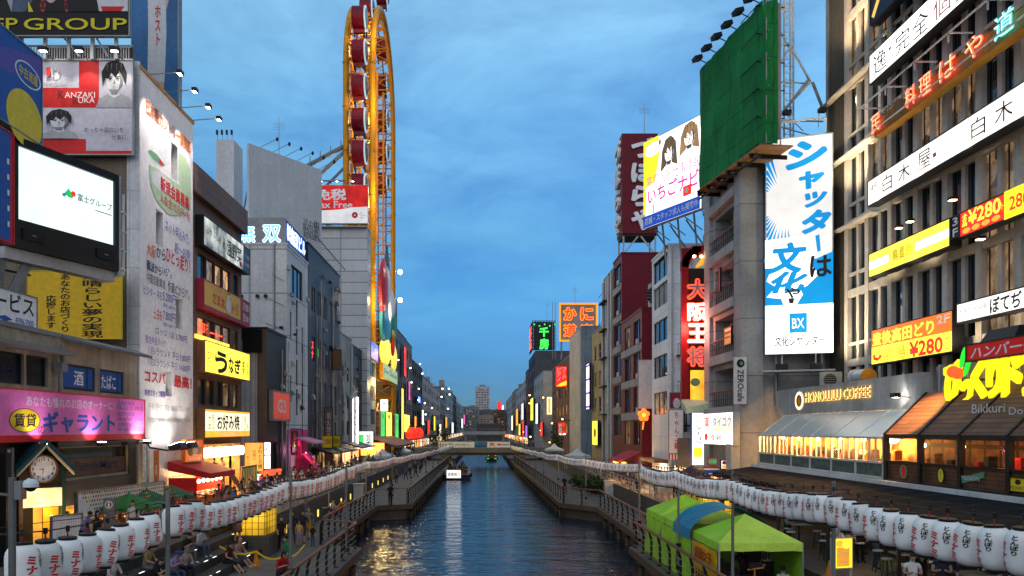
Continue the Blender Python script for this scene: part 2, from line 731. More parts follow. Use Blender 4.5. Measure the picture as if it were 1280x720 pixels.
slab('wooden_walkway',EDGE_L + [(-11.0,900),(-11.0,-12)],0.82,1.2,DECK_L,FASCIA)
slab('wooden_walkway',EDGE_R + [(11.6,900),(11.6,-12)],0.82,1.2,DECK_R,FASCIA)
slab('quay_wall',[(x - 0.5,y) for x,y in EDGE_L] + [(-11.0,900),(-11.0,-12)],-1.0,0.80,QUAY,QUAY)
slab('quay_wall',[(x + 0.5,y) for x,y in EDGE_R] + [(11.6,900),(11.6,-12)],-1.0,0.80,QUAY,QUAY)
ZP,ZR = 2.6,2.2
slab('promenade',[(-11.0,41.6),(-11.0,900),(-400,900),(-400,-12),(-13.1,-12),(-13.1,41.6)],-1,ZP,PAVE,QUAY)
slab('promenade',[(11.6,-12),(11.6,900),(400,900),(400,-12)],-1,ZR,TERR,QUAY)
# seating steps down from the promenade to the walkway
b = MB()
for k in range(4):
 b.box((-13.1,-12,1.2),(-10.5 - 0.65 * k,41.6,1.2 + 0.35 * (k + 1) - (0.004 if k == 3 else 0)),STEPM)
st = tag(b.build('seating_steps'),kind='structure')
b = MB()
for k in range(4):
 for j in range(24):
  y = 16 + j * 1.07 + 0.5 * (k % 2)
  if (j * 7 + k * 3) % 5 in (1,3,4) or k == 3:
   continue
  b.box((-10.53 - 0.65 * k,y,1.204 + 0.35 * (k + 1)),(-10.49 - 0.65 * k,y + 0.42,1.218 + 0.35 * (k + 1)),LEDW)
b.build('step_light',st)

# piles under the decks
for side,ed in ((-1,EDGE_L),(1,EDGE_R)):
 for (x0,y0),(x1,y1) in zip(ed,ed[1:]):
  L_ = math.hypot(x1 - x0,y1 - y0)
  if L_ < 6 or y0 > 300:
   continue
  n = int(min(L_,110) / 3.2)
  for i in range(n):
   t = (i + 0.5) * 3.2 / L_
   x,y = x0 + (x1 - x0) * t,y0 + (y1 - y0) * t
   if y < 14 or y > 150:
    continue
   b = MB()
   b.tube((x - side * -0.22,y,-0.8),(x - side * -0.22,y,0.83),0.16,FASCIA,8)
   b.lathe((x - side * -0.22,y,0.5),[(0.19,0),(0.19,0.16)],DARKM,8)
   o = b.build('deck_pile',at=(x,y,0))
   tag(o,('round timber pile under the edge of the ferris wheel side walkway' if side < 0 else
     'round timber pile under the edge of the green tent side walkway'),'pile',
    'piles under the ' + ('ferris wheel' if side < 0 else 'green tent') + ' side walkway')


def railing(label,pts,z=1.2,h=1.3,step=1.95,group=None,light=False):
 a = Vector((*pts[0],z))
 t = thing('walkway_railing',label,'railing',a,group)
 b = MB()
 for (x0,y0),(x1,y1) in zip(pts,pts[1:]):
  b.bar((x0,y0,z + h),(x1,y1,z + h),0.13,0.075,RAILW)
 b.build('handrail',t)
 b = MB()
 for (x0,y0),(x1,y1) in zip(pts,pts[1:]):
  for hh in (0.16,0.42,0.68,0.94):
   b.tube((x0,y0,z + hh),(x1,y1,z + hh),0.013,GREYM,5)
 b.build('wire_infill',t)
 for si,((x0,y0),(x1,y1)) in enumerate(zip(pts,pts[1:])):
  L_ = math.hypot(x1 - x0,y1 - y0)
  n = max(1,round(L_ / step))
  nx,ny = -(y1 - y0) / L_,(x1 - x0) / L_
  for i in range(n + (1 if si == len(pts) - 2 else 0)):
   x,y = x0 + (x1 - x0) * i / n,y0 + (y1 - y0) * i / n
   s = 1 if (nx * x > 0) else -1          # the posts bow out towards the water and come back under the rail
   b = MB()
   d = Vector((nx,ny,0)) * (-s)
   e = Vector(((x1 - x0) / L_,(y1 - y0) / L_,0)) * 0.028
   prof = [(0.0,0.0),(0.0,0.85),(0.04,1.05),(0.13,h - 0.05),(0.20,h - 0.03),(0.10,0.85),(0.11,0.0)]
   f1 = [Vector((x,y,z)) + d * (p[0] - 0.13) + Vector((0,0,p[1])) + e for p in prof]
   f2 = [p - 2 * e for p in f1]
   b.face(f1,DARKM)
   b.face(list(reversed(f2)),DARKM)
   for k in range(len(prof)):
    q = (k + 1) % len(prof)
    b.face([f1[k],f2[k],f2[q],f1[q]],DARKM)
   b.box((x - .1,y - .1,z),(x + .1,y + .1,z + 0.03),DARKM)
   b.build('post',t)
 return t


railing('brown topped railing along the deck in front of the seating steps',[(-6.4,12),(-6.4,42.3),(-8.45,43.95)])
railing('brown topped railing set back from the water beside the promenade wall',[(-8.55,45),(-8.55,66.1),(-6.1,67.7)])
railing('long dark railing of the far walkway leading to the boat',[(-6.0,68.5),(-6.0,150)],step=2.2)
railing('brown topped railing on the deck edge below the green tents',[(7.7,12),(7.7,42.7)])
railing('brown topped railing set back from the water behind the green tents',[(7.8,43.2),(9.0,44.6),(9.0,64.9),(6.55,68.6)])
railing('long dark railing of the far walkway under the white lantern line',[(6.55,69.5),(5.6,155)],step=2.2)

# stone wall between the ferris wheel side walkway and the raised promenade (with its rail)
t = thing('promenade_wall','low dark stone wall with a steel rail between walkway and promenade','wall',(-11,60,1.2))
b = MB()
b.box((-11.1,42.1,1.21),(-10.86,150,2.75),QUAY)
b.build('stone_face',t)
b = MB()
for z in (3.0,3.35,3.6):
 b.tube((-11,44,z),(-11,150,z),0.03,GREYM,5)
for i in range(53):
 b.box((-11.03,44 + i * 2,2.74),(-10.97,44.06 + i * 2,3.6),GREYM)
b.build('steel_rail',t)
for i in range(12):
 b = MB()
 y = 46 + i * 4.5
 b.box((-10.862,y,1.5),(-10.83,y + 0.35,1.95),em('amber_wall_light',(1,.62,.12),1.6))
 b.build('wall_light',t)
t = thing('promenade_wall','low dark stone wall behind the walkway opposite, under the lantern line','wall',(11.6,80,1.2))
b = MB()
b.box((11.4,44,1.21),(11.64,150,2.5),QUAY)
b.build('stone_face',t)
b = MB()
for z in (2.7,3.05,3.35):
 b.tube((11.5,44,z),(11.5,150,z),0.025,GREYM,5)
for i in range(53):
 b.box((11.47,44 + i * 2,2.5),(11.53,44.06 + i * 2,3.35),GREYM)
b.build('steel_rail',t)

# ------------------------------------------------------------------ the bridge and its banners
BRC = mk('bridge_concrete',(0.22,0.215,0.21),0.8,streak=0.35,joint=(3.2,4,0.03,0.5))
t = thing('canal_bridge','low flat concrete bridge hung with banners across the canal','bridge',(0,165,0))
b = MB()
b.box((-16,165,2.62),(16,174,3.55),BRC)
b.build('deck',t)
b = MB()
for i in range(7):
 b.box((-16,165.6 + i * 1.3,2.1),(16,165.9 + i * 1.3,2.62),BRC)
b.build('girder',t)
for s in (-1,1):
 b = MB()
 b.box((s * 7.4 - 0.9,165.5,-1),(s * 7.4 + 0.9,173.5,2.1),BRC)
 b.box((s * 7.4 - 1.1,165.3,1.8),(s * 7.4 + 1.1,173.7,2.098),BRC)
 b.build('pier',t)
b = MB()
for i in range(65):
 x = -16 + i * 0.5
 b.box((x,165.1,3.55),(x + 0.05,165.16,4.85),GREYM)
b.box((-16,165.05,4.85),(16,165.22,4.95),GREYM)
b.build('parapet',t)
# streets beyond the bridge

# ================================================================== SIGN BUILDER
def sign(name,label,cat,P,px,top,bot,els=(),face=None,frame=None,t=0.25,d0=0.05,at_left=True,rim=0.05,group=None,bracket=None):
 """a panel on plane P between the photo columns px=(left, right); top and bot are read at the left (or right) one"""
 u0,_ = P.uv(px[0],CY)
 u1,_ = P.uv(px[1],CY)
 pe = px[0] if at_left else px[1]
 _,v1 = P.uv(pe,top)
 _,v0 = P.uv(pe,bot)
 return sign_m(name,label,cat,P,u0,u1,v0,v1,els,face,frame,t,d0,rim,group)


def art(parent,P,u0,u1,v0,v1,d,els):
 W_,H_ = u1 - u0,v1 - v0
 a,l = MB(),MB()
 k = 0
 for e in els:
  k += 1
  dd = d + 0.004 * k
  if e[0] == 't':
   _,s,x0,y0,x1,y1,m = e[:7]
   o = dict(e[7]) if len(e) > 7 else {}
   l.text(P,s,u0 + x0 * W_,u0 + x1 * W_,v1 - y1 * H_,v1 - y0 * H_,dd,m,**o)
  elif e[0] == 'r':
   _,x0,y0,x1,y1,m = e
   a.rect(P,u0 + x0 * W_,u0 + x1 * W_,v1 - y1 * H_,v1 - y0 * H_,dd,m)
  elif e[0] == 'e':
   _,x0,y0,x1,y1,m = e
   cx,cy,rx,ry = (x0 + x1) / 2,(y0 + y1) / 2,(x1 - x0) / 2,(y1 - y0) / 2
   a.face([P.pt(u0 + (cx + rx * math.cos(q)) * W_,v1 - (cy - ry * math.sin(q)) * H_,dd)
     for q in [2 * math.pi * i / 28 for i in range(28)]],m)
  elif e[0] == 'p':
   a.face([P.pt(u0 + x * W_,v1 - y * H_,dd) for x,y in e[1]],e[2])
 if a.f:
  a.build('artwork',parent)
 if l.f:
  l.build('lettering',parent)


def sign_m(name,label,cat,P,u0,u1,v0,v1,els=(),face=None,frame=None,t=0.25,d0=0.05,rim=0.05,group=None):
 frame = frame or DARKM
 root = thing(name,label,cat,P.pt((u0 + u1) / 2,v0,d0),group)
 b = MB()
 b.obox(P,u0,u1,v0,v1,d0,d0 + t - 0.012,frame)
 if rim:
  for a in ((u0,u1,v1 - rim,v1),(u0,u1,v0,v0 + rim),(u0,u0 + rim,v0 + rim,v1 - rim),(u1 - rim,u1,v0 + rim,v1 - rim)):
   b.obox(P,*a,d0 + t - 0.011,d0 + t + 0.03,frame)
 b.build('cabinet',root)
 b = MB()
 b.rect(P,u0 + rim,u1 - rim,v0 + rim,v1 - rim,d0 + t,face or WHITE)
 b.build('face',root)
 art(root,P,u0,u1,v0,v1,d0 + t,els)
 return root


# lit faces and letter colours
E_W = em('backlit_white',(1.0,0.97,0.92),0.95)
E_W2 = em('backlit_bright_white',(1.0,0.985,0.94),1.5)
E_CR = em('backlit_cream',(1.0,0.90,0.60),1.0)
E_Y = em('backlit_yellow',(1.0,0.74,0.02),1.05)
E_Y2 = em('backlit_lemon',(1.0,0.82,0.06),1.2)
E_O = em('backlit_orange',(1.0,0.36,0.03),1.1)
E_R = em('backlit_red',(0.95,0.03,0.02),0.9)
E_OR = em('backlit_vermilion',(1.0,0.16,0.02),1.0)
E_B = em('backlit_sky_blue',(0.02,0.38,0.85),0.85)
E_BD = em('backlit_deep_blue',(0.03,0.11,0.48),0.8)
E_P = em('backlit_pink',(1.0,0.12,0.5),0.9)
E_G = em('backlit_green',(0.05,0.75,0.12),0.9)
N_R = em('red_neon',(1.0,0.06,0.025),2.6,0)
BLZ_Y = em('blazing_yellow_tubes',(1.0,0.70,0.05),5,.2)
BLZ_O = em('blazing_orange_tubes',(1.0,0.30,0.03),5,.2)
BLZ_W = em('blazing_white_tubes',(1.0,0.95,0.85),6,.2)
N_O = em('orange_neon',(1.0,0.22,0.012),1.7,0)
N_W = em('white_neon',(1.0,0.80,0.70),5.0,0)
N_B = em('blue_neon',(0.10,0.30,1.0),2.4,0)
N_BW = em('pale_blue_neon',(0.62,0.75,1.0),2.2,0)
N_C = em('cyan_neon',(0.08,0.75,0.85),1.6,0)
N_G = em('green_neon',(0.06,0.95,0.10),1.3,0)
N_Y = em('yellow_neon',(1.0,0.72,0.05),2.2,0)
N_K = em('magenta_neon',(1.0,0.08,0.55),2.2,0)
K_ = mk('black_ink',(0.015,0.015,0.016),0.6,var=0)
NAVY = mk('navy_ink',(0.02,0.03,0.09),0.6,var=0)
REDI = mk('red_ink',(0.62,0.02,0.02),0.55,var=0.05)
BLUI = mk('blue_ink',(0.02,0.10,0.42),0.55,var=0.05)
YELI = mk('yellow_ink',(0.80,0.60,0.02),0.55,var=0.05)
PINI = mk('pink_ink',(0.80,0.05,0.35),0.55,var=0.05)
GRYI = mk('grey_ink',(0.35,0.36,0.38),0.55,var=0.05)
LGRY = mk('pale_grey_ink',(0.62,0.63,0.66),0.55,var=0.05)
GRNI = mk('green_ink',(0.12,0.30,0.16),0.55,var=0.1)
LGRN = mk('pale_green_ink',(0.42,0.55,0.36),0.55,var=0.1)
WHI = mk('white_ink',(0.85,0.85,0.86),0.5,var=0.03)
PURI = mk('purple_ink',(0.12,0.09,0.40),0.55,var=0.05)
SKIN = mk('printed_skin',(0.72,0.52,0.42),0.6,var=0.05)
BROWNI = mk('brown_ink',(0.20,0.10,0.05),0.6,var=0.1)
ORNI = mk('orange_ink',(0.72,0.16,0.02),0.55,var=0.08)
FOODI = mk('printed_food',(0.45,0.26,0.07),0.55,var=0.5,scale=6)
BOLD = {'off': 0.02}
BOLDV = {'off': 0.02,'vert': True}
VERT = {'vert': True}

# ================================================================== BUILDING BUILDER
G_DK = glass('dark_window',(0.02,0.03,0.04))
G_BL = glass('sky_window',(0.05,0.09,0.13),0.04)
G_WARM = glass('lamp_lit_window',(0.03,0.02,0.015),0.1,(1.0,0.52,0.18),1.0)
G_DIM = glass('dimly_lit_window',(0.03,0.025,0.02),0.08,(1.0,0.62,0.32),0.30)
G_COOL = glass('tube_lit_window',(0.04,0.05,0.06),0.08,(0.80,0.95,1.0),0.38)
CURT = mk('drawn_blind',(0.34,0.37,0.40),0.6)
FR_D = mk('window_frame_dark',(0.04,0.04,0.045),0.4,0.4)
FR_L = mk('window_frame_pale',(0.45,0.47,0.49),0.4,0.3)


def holed(b,P,u0,u1,v0,v1,holes,mat,depth,d=0.0):
 us = sorted({u0,u1,*[h[0] for h in holes],*[h[1] for h in holes]})
 vs = sorted({v0,v1,*[h[2] for h in holes],*[h[3] for h in holes]})
 us = [u for u in us if u0 - 1e-6 <= u <= u1 + 1e-6]
 vs = [v for v in vs if v0 - 1e-6 <= v <= v1 + 1e-6]
 for a,c in zip(us,us[1:]):
  run = None
  for e,f in zip(vs,vs[1:]):
   m_ = ((a + c) / 2,(e + f) / 2)
   inside = any(h[0] < m_[0] < h[1] and h[2] < m_[1] < h[3] for h in holes)
   if inside:
    if run is not None:
     b.rect(P,a,c,run,e,d,mat)
     run = None
   elif run is None:
    run = e
  if run is not None:
   b.rect(P,a,c,run,vs[-1],d,mat)
 for h in holes:
  a,c,e,f = h[:4]
  dd = d - depth
  b.face([P.pt(a,e,d),P.pt(a,e,dd),P.pt(a,f,dd),P.pt(a,f,d)],mat)
  b.face([P.pt(c,e,dd),P.pt(c,e,d),P.pt(c,f,d),P.pt(c,f,dd)],mat)
  b.face([P.pt(a,e,d),P.pt(c,e,d),P.pt(c,e,dd),P.pt(a,e,dd)],mat)
  b.face([P.pt(a,f,dd),P.pt(c,f,dd),P.pt(c,f,d),P.pt(a,f,d)],mat)


def window(parent,P,h,depth,gl,fr,nu=1,nv=1,fw=0.06):
 a,c,e,f = h[:4]
 b = MB()
 for k in range(nu + 1):
  u = a + (c - a) * k / nu
  q0 = u if k == 0 else (u - fw if k == nu else u - fw / 2)
  b.obox(P,q0,q0 + fw,e,f,-depth + 0.005,-depth + 0.07,fr)
 for k in range(nv + 1):
  v = e + (f - e) * k / nv
  q0 = v if k == 0 else (v - fw if k == nv else v - fw / 2)
  b.obox(P,a + fw,c - fw,q0,q0 + fw,-depth + 0.006,-depth + 0.062,fr)
 w_ = b.build('window',parent)
 b = MB()
 b.rect(P,a,c,e,f,-depth,gl)
 b.build('pane',w_)
 return w_


def grid(u0,u1,n,w,v0,v1,m,h):
 """n x m openings of w x h centred in their bays"""
 du,dv = (u1 - u0) / n,(v1 - v0) / m
 return [(u0 + du * (i + .5) - w / 2,u0 + du * (i + .5) + w / 2,v0 + dv * (j + .5) - h / 2,v0 + dv * (j + .5) + h / 2)
   for j in range(m) for i in range(n)]


def building(name,label,X0,X1,Y0,Y1,Z1,mat,side,cw=(),fw=(),Z0=None,gl=None,fr=None,depth=0.18,nu=2,nv=1,
    group=None,coping=None,cat='building',cap=True):
 """side 'L': canal face looks to +X, 'R': to -X. cw: openings of the canal face (y0,y1,z0,z1); fw: of the face towards the camera (x0,x1,z0,z1)"""
 Z0 = (ZP if side == 'L' else ZR) if Z0 is None else Z0
 gl = gl or [G_DK,G_DK,G_BL,CURT,G_DIM]
 fr = fr or FR_D
 root = thing(name,label,cat,((X0 + X1) / 2,(Y0 + Y1) / 2,Z0),group)
 Pc = PL(X1) if side == 'L' else PR(X0)
 Pf = PF(Y0)
 cu = [(h[0],h[1],h[2],h[3]) if side == 'L' else (-h[1],-h[0],h[2],h[3]) for h in cw]
 b = MB()
 u0,u1 = (Y0,Y1) if side == 'L' else (-Y1,-Y0)
 holed(b,Pc,u0,u1,Z0,Z1,cu,mat,depth)
 holed(b,Pf,X0,X1,Z0,Z1,list(fw),mat,depth)
 xb = X0 if side == 'L' else X1
 b.face([(xb,Y0,Z0),(xb,Y0,Z1),(xb,Y1,Z1),(xb,Y1,Z0)],mat)
 b.face([(X0,Y1,Z0),(X1,Y1,Z0),(X1,Y1,Z1),(X0,Y1,Z1)],mat)
 b.face([(X0,Y0,Z1 - 0.6),(X1,Y0,Z1 - 0.6),(X1,Y1,Z1 - 0.6),(X0,Y1,Z1 - 0.6)],ASPH)
 b.build('wall',root)
 if cap:
  b = MB()
  c = coping or GREYM
  e = 0.07
  b.box((X0 - e,Y0 - e,Z1 - .12),(X1 + e,Y0 + .25,Z1 + .06),c)
  b.box((X0 - e,Y1 - .25,Z1 - .12),(X1 + e,Y1 + e,Z1 + .06),c)
  b.box((X0 - e,Y0 + .25,Z1 - .12),(X0 + .25,Y1 - .25,Z1 + .06),c)
  b.box((X1 - .25,Y0 + .25,Z1 - .12),(X1 + e,Y1 - .25,Z1 + .06),c)
  b.build('roof_edge',root)
 rnd = random.Random(label)
 for h in cu:
  window(root,Pc,h,depth,rnd.choice(gl),fr,nu,nv)
 for h in fw:
  window(root,Pf,h,depth,rnd.choice(gl),fr,nu,nv)
 return root


FANB = mk('fan_black',(0.03,0.03,0.03),0.5)
ACB = mk('ac_beige',(0.50,0.49,0.45),0.5)


def ac_unit(P,u,v,d,label,w=0.85,h=0.62,t=0.32,group='air conditioner units'):
 r = thing('air_conditioner',label,'air conditioner',P.pt(u,v,d),group)
 b = MB()
 b.obox(P,u - w / 2,u + w / 2,v + 0.08,v + h + 0.08,d,d + t,ACB)
 b.build('casing',r)
 b = MB()
 c = [P.pt(u - w * .14 + .26 * h * 1.5 * math.cos(q),v + .08 + h / 2 + .26 * h * 1.5 * math.sin(q),d + t + 0.006) for q in [2 * math.pi * i / 20 for i in range(20)]]
 b.face(c,FANB)
 b.build('fan',r)
 b = MB()
 for k in range(6):
  b.obox(P,u - w * .14 - h * .39,u - w * .14 + h * .39,v + .08 + h * (.14 + .13 * k),v + .1 + h * (.14 + .13 * k),d + t + .012,d + t + .024,ACB)
 b.build('grille',r)
 b = MB()
 for q in (-.35,.35):
  b.obox(P,u + w * q - .04,u + w * q + .04,v,v + .079,d - .05,d + t,DARKM)
 b.build('bracket',r)
 return r


def antenna(x,y,z,h,label):
 b = MB()
 b.tube((x,y,z),(x,y,z + h),0.05,GREYM,6,0.02)
 for k in range(5):
  b.tube((x - .6,y,z + h * .86 - k * .16),(x + .6,y,z + h * .86 - k * .16),0.015,GREYM,4)
 b.box((x - .2,y - .2,z - .05),(x + .2,y + .2,z + .1),GREYM)
 return tag(b.build('roof_antenna',at=(x,y,z)),label,'antenna')


def spot_arm(P,u,v,d,reach,label,col=(1,.92,.8),power=0,group=None,drop=0.25,lit=True,aim=None,angle=95):
 """a flood lamp on an arm fixed to plane P, looking back at it"""
 r = thing('flood_lamp',label,'lamp',P.pt(u,v,d),group)
 b = MB()
 b.tube(P.pt(u,v,d),P.pt(u,v + .12,d + reach),0.025,GREYM,6)
 b.build('arm',r)
 b = MB()
 p = P.pt(u,v + .12,d + reach)
 b.obox(P,u - .2,u + .2,v + .02,v + .2,d + reach - .1,d + reach + .16,DARKM)
 b.build('head',r)
 b = MB()
 b.face([P.pt(u - .16,v + .03,d + reach - .106),P.pt(u + .16,v + .03,d + reach - .106),P.pt(u + .16,v + .17,d + reach - .106),P.pt(u - .16,v + .17,d + reach - .106)],BULBW if lit else GREYM)
 b.face([P.pt(u - .16,v + .012,d + reach - .08),P.pt(u + .16,v + .012,d + reach - .08),P.pt(u + .16,v + .012,d + reach + .1),P.pt(u - .16,v + .012,d + reach + .1)],BULBW if lit else GREYM)
 b.build('lens',r)
 if power:
  lamp(r,'SPOT',P.pt(u,v - .05,d + reach - .15),col,power,aim if aim is not None else P.pt(u,v - 1.5,d),0.1,angle)
 return r

# ================================================================== FERRIS WHEEL SIDE, from the camera outwards
XL = -17.0
FL = PL(XL)


def ptext(b,P,s,px0,px1,yt,yb,mat,d=0.02,**k):
 u0,v1 = P.uv(px0,yt)
 _,v0 = P.uv(px0,yb)
 u1,_ = P.uv(px1,yt)
 b.text(P,s,u0,u1,v0,v1,d,mat,**k)


# ---- low corner store building
CONB = mk('stained_beige_render',(0.44,0.38,0.29),0.85,streak=0.45,scale=0.7,var=.3)
CORR = mk('corrugated_grey_roof',(0.28,0.29,0.31),0.55,0.3)
GRYP = mk('dark_grey_shopfront_panel',(0.035,0.042,0.055),0.5,joint=(1.1,1.1,0.03,0.4))
SHUT = mk('brown_shutter',(0.16,0.10,0.07),0.6,joint=(9,0.12,0.015,0.5))
cw = [(26,29,8.85,10.0),(29.4,31.1,8.85,10.0),(31.25,32.8,8.85,10.0),(34.0,36.8,8.85,9.9),(37.25,39.7,8.85,9.9),
  (33.6,40.2,5.2,6.45)]
sb = building('store_building','low stained beige shop building with corrugated eave above the pink sign',-24,XL,22,41.2,11.0,CONB,'L',
    cw,gl=[G_DK],nu=1,coping=CORR)
b = MB()
for i in range(48):                                            # corrugated eave over the street
 y = 33.8 + i * 0.16
 b.hexa([(-17.2,y,11.02),(-16.3,y,10.72),(-16.3,y + .09,10.72),(-17.2,y + .09,11.02),
   (-17.2,y,11.12),(-16.3,y,10.82),(-16.3,y + .09,10.82),(-17.2,y + .09,11.12)],CORR)
b.hexa([(-17.2,33.7,10.97),(-16.35,33.7,10.68),(-16.35,41.5,10.68),(-17.2,41.5,10.97),
  (-17.2,33.7,11.01),(-16.35,33.7,10.715),(-16.35,41.5,10.715),(-17.2,41.5,11.01)],CORR)
b.build('corrugated_eave',sb)
b = MB()
b.box((-16.99,22,10.15),(-16.2,33.5,10.3),CORR)
b.box((-16.99,22,10.3),(-16.9,33.5,10.7),CONB)
b.build('gutter',sb)
b = MB()
b.path([(-16.8,33.55,10.6),(-16.8,33.55,9.9),(-16.75,33.3,9.6),(-16.75,33.3,8.6)],0.09,CORR,8)
b.box((-16.95,33.1,9.5),(-16.6,33.6,9.85),CORR)
b.build('downpipe',sb)
b = MB()
b.obox(FL,33.2,40.4,4.1,5.1,0.02,0.12,GRYP)
b.obox(FL,32.9,40.6,6.5,6.72,0.02,0.35,DARKM)
b.obox(FL,32.6,33.59,ZP,6.75,.01,.06,GRYP)
b.obox(FL,40.21,41.0,ZP,6.75,.01,.06,GRYP)
b.obox(FL,24,32.59,ZP,7.0,.01,.05,BLACK)
b.build('shopfront_panel',sb)
b = MB()
b.rect(FL,33.7,40.1,5.24,5.95,-0.1,SHUT)
b.build('shutter',sb)
b = MB()
b.text(FL,'FamilyMart',35.2,39.2,5.3,5.85,-0.09,NAVY,off=.02)
b.text(FL,'FamilyMart',29.55,31.0,9.2,9.5,-0.16,NAVY,off=.02)
b.build('shop_lettering',sb)
for (a,c,s,l) in ((34.05,36.75,'酒','small blue window sign with one white sake character'),
      (37.3,39.65,'たばこ','small blue window sign with white tobacco lettering')):
 els = [('t',s,.34 if len(s) == 1 else .08,.2,.66 if len(s) == 1 else .72,.85,WHI,BOLD),('r',.75,.05,.79,.95,K_)]
 sign_m('window_sign',l,'sign',FL,a,c,8.9,9.86,els,BLUI,FR_D,0.1,-0.15)

pk = sign('shop_banner_sign','long pink rental agency sign board with blue katakana and a yellow oval','sign',FL,(-60,172),499.5,548.5,[
 ('r',0,.87,1,1,REDI),
 ('e',.180,.36,.325,.82,K_),('e',.184,.375,.321,.805,YELI),
 ('t','賃貸',.20,.46,.305,.72,K_,BOLD),('t','の',.312,.70,.345,.84,K_),
 ('t','ギャラント',.335,.40,.765,.83,BLUI,{'off': .035}),
 ('t','あなたも憧れのお店のオーナーに！',.255,.12,.76,.32,WHI),
 ('t','玉屋町本店',.78,.08,.91,.18,BLUI),('t','06-6212-3913',.78,.20,.975,.29,BLUI),
 ('t','島之内支店',.78,.34,.91,.44,BLUI),('t','06-6765-1306',.78,.46,.975,.55,BLUI),
 ('t','笠屋町支店',.78,.60,.91,.69,BLUI),('t','06-6211-2723',.78,.71,.975,.80,BLUI),
],mk('pink_sheet',(0.80,0.18,0.52),0.45,var=.06),REDI,0.3,0.05,at_left=False)
for i,yy in enumerate((31.0,35.6,38.0,40.4)):
 r = thing('sign_uplight',['small flood lamp under the pink sign, at the camera end','lit small lamp under the pink sign below the katakana',
        'unlit small lamp under the pink sign between two lit ones','small lamp glaring under the end of the pink sign nearest the white tower'][i],
    'lamp',(-16.3,yy,6.6),'uplights along the pink sign')
 b = MB()
 b.tube((-16.7,yy,6.72),(-16.2,yy,6.62),0.02,DARKM)
 b.build('arm',r)
 b = MB()
 b.box((-16.3,yy - .17,6.5),(-16.02,yy + .17,6.66),DARKM)
 b.build('head',r)
 if i != 2:
  b = MB()
  b.box((-16.28,yy - .15,6.665),(-16.04,yy + .15,6.69),BULBW)
  b.build('lens',r)
  lamp(r,'SPOT',(-16.0,yy,6.75),(1,.86,1),(60,45,0,110)[i],(-16.75,yy,7.6),0.05,110)

# ---- café corner with a clock under a little gable
GP = Plane((-16.35,31.1,0),(0.62,0.785,0))
kk = thing('corner_cafe','small cafe front with a pointed gable roof, a lit fascia and an orange doorway','shop',(-16.6,31,ZP))
b = MB()
b.obox(GP,-.84,-.70,ZP,6.0,-0.9,0.1,mk('hut_dark_wood',(.05,.035,.025),.6))
b.obox(GP,0.70,.84,ZP,6.0,-0.9,0.1,mk('dark_green_paint',(0.02,0.06,0.05),0.5))
b.obox(GP,-.70,.70,5.05,5.9,-.9,0.0,mk('hut_dark_wood',(.05,.035,.025),.6))
b.build('wall',kk)
b = MB()
for s in (-1,1):
 p = [GP.pt(0,6.70,.45),GP.pt(s * 1.08,5.6,.45),GP.pt(s * 1.08,5.6,-.9),GP.pt(0,6.70,-.9)]
 q = [x + Vector((0,0,.14)) for x in p]
 b.hexa(p + q,mk('teal_roof',(0.03,0.09,0.11),0.5))
 p = [GP.pt(0,6.56,.42),GP.pt(s * 1.02,5.50,.42),GP.pt(s * 1.02,5.50,.3),GP.pt(0,6.56,.3)]
 q = [x + Vector((0,0,.10)) for x in p]
 b.hexa(p + q,mk('cream_trim',(.70,.62,.42),.5))
b.build('gable_roof',kk)
b = MB()
b.obox(GP,-.69,.69,4.35,5.03,.02,.12,em('cafe_fascia_glow',(1,.74,.34),1.3,.5))
b.build('lit_fascia',kk)
b = MB()
b.obox(GP,-.69,.69,ZP + .02,4.3,-.85,-.8,em('cafe_doorway_glow',(1,.48,.06),.9,.3))
b.obox(GP,.1,.66,ZP + .02,4.3,-.2,-.1,mk('orange_door',(.75,.34,.02),.5))
b.build('doorway',kk)
lamp(kk,'POINT',GP.pt(0,4.2,.5),(1,.6,.25),60,size=.2)
ck = thing('wall_clock','round white clock with black numerals under the cafe gable','clock',GP.pt(0,5.3,.1))
b = MB()
ring = [(.52 * math.cos(q),.52 * math.sin(q)) for q in [2 * math.pi * i / 32 for i in range(32)]]
for (x,y),(x2,y2) in zip(ring,ring[1:] + ring[:1]):
 b.hexa([GP.pt(x,5.75 + y,.1),GP.pt(x2,5.75 + y2,.1),GP.pt(x2 * .9,5.75 + y2 * .9,.1),GP.pt(x * .9,5.75 + y * .9,.1),
   GP.pt(x,5.75 + y,.2),GP.pt(x2,5.75 + y2,.2),GP.pt(x2 * .9,5.75 + y2 * .9,.2),GP.pt(x * .9,5.75 + y * .9,.2)],BROWNI)
b.build('rim',ck)
b = MB()
b.face([GP.pt(x * .92,5.75 + y * .92,.14) for x,y in ring],WHI)
b.build('dial',ck)
b = MB()
for k,s in enumerate(['12','1','2','3','4','5','6','7','8','9','10','11']):
 x,y = .37 * math.sin(k * math.pi / 6),.37 * math.cos(k * math.pi / 6)
 b.text(GP,s,x - .07,x + .07,5.75 + y - .06,5.75 + y + .06,.146,K_,off=.02,keep=True)
b.build('numerals',ck)
b = MB()
for q,L_ in ((R(190),.3),(R(262),.22)):
 a = Vector((math.sin(q),math.cos(q)))
 n_ = Vector((a.y,-a.x)) * .018
 b.face([GP.pt(*(Vector((0,5.75)) + n_),.152),GP.pt(*(Vector((0,5.75)) + a * L_),.152),GP.pt(*(Vector((0,5.75)) - n_),.152)],K_)
b.build('hand',ck)
sign_m('cafe_sign','narrow white vertical cafe sign beside the gable roof','sign',PF(30.0),-17.3,-16.75,3.4,6.55,
  [('t','Cafe',.15,.04,.85,.10,K_),('t','&',.4,.11,.6,.15,K_),('t','Dining',.1,.16,.9,.22,K_)] +
  [('r',.45,.28 + .08 * k,.62,.33 + .08 * k,K_) for k in range(8)],WHI,GREYM,.1,0)
b = MB()
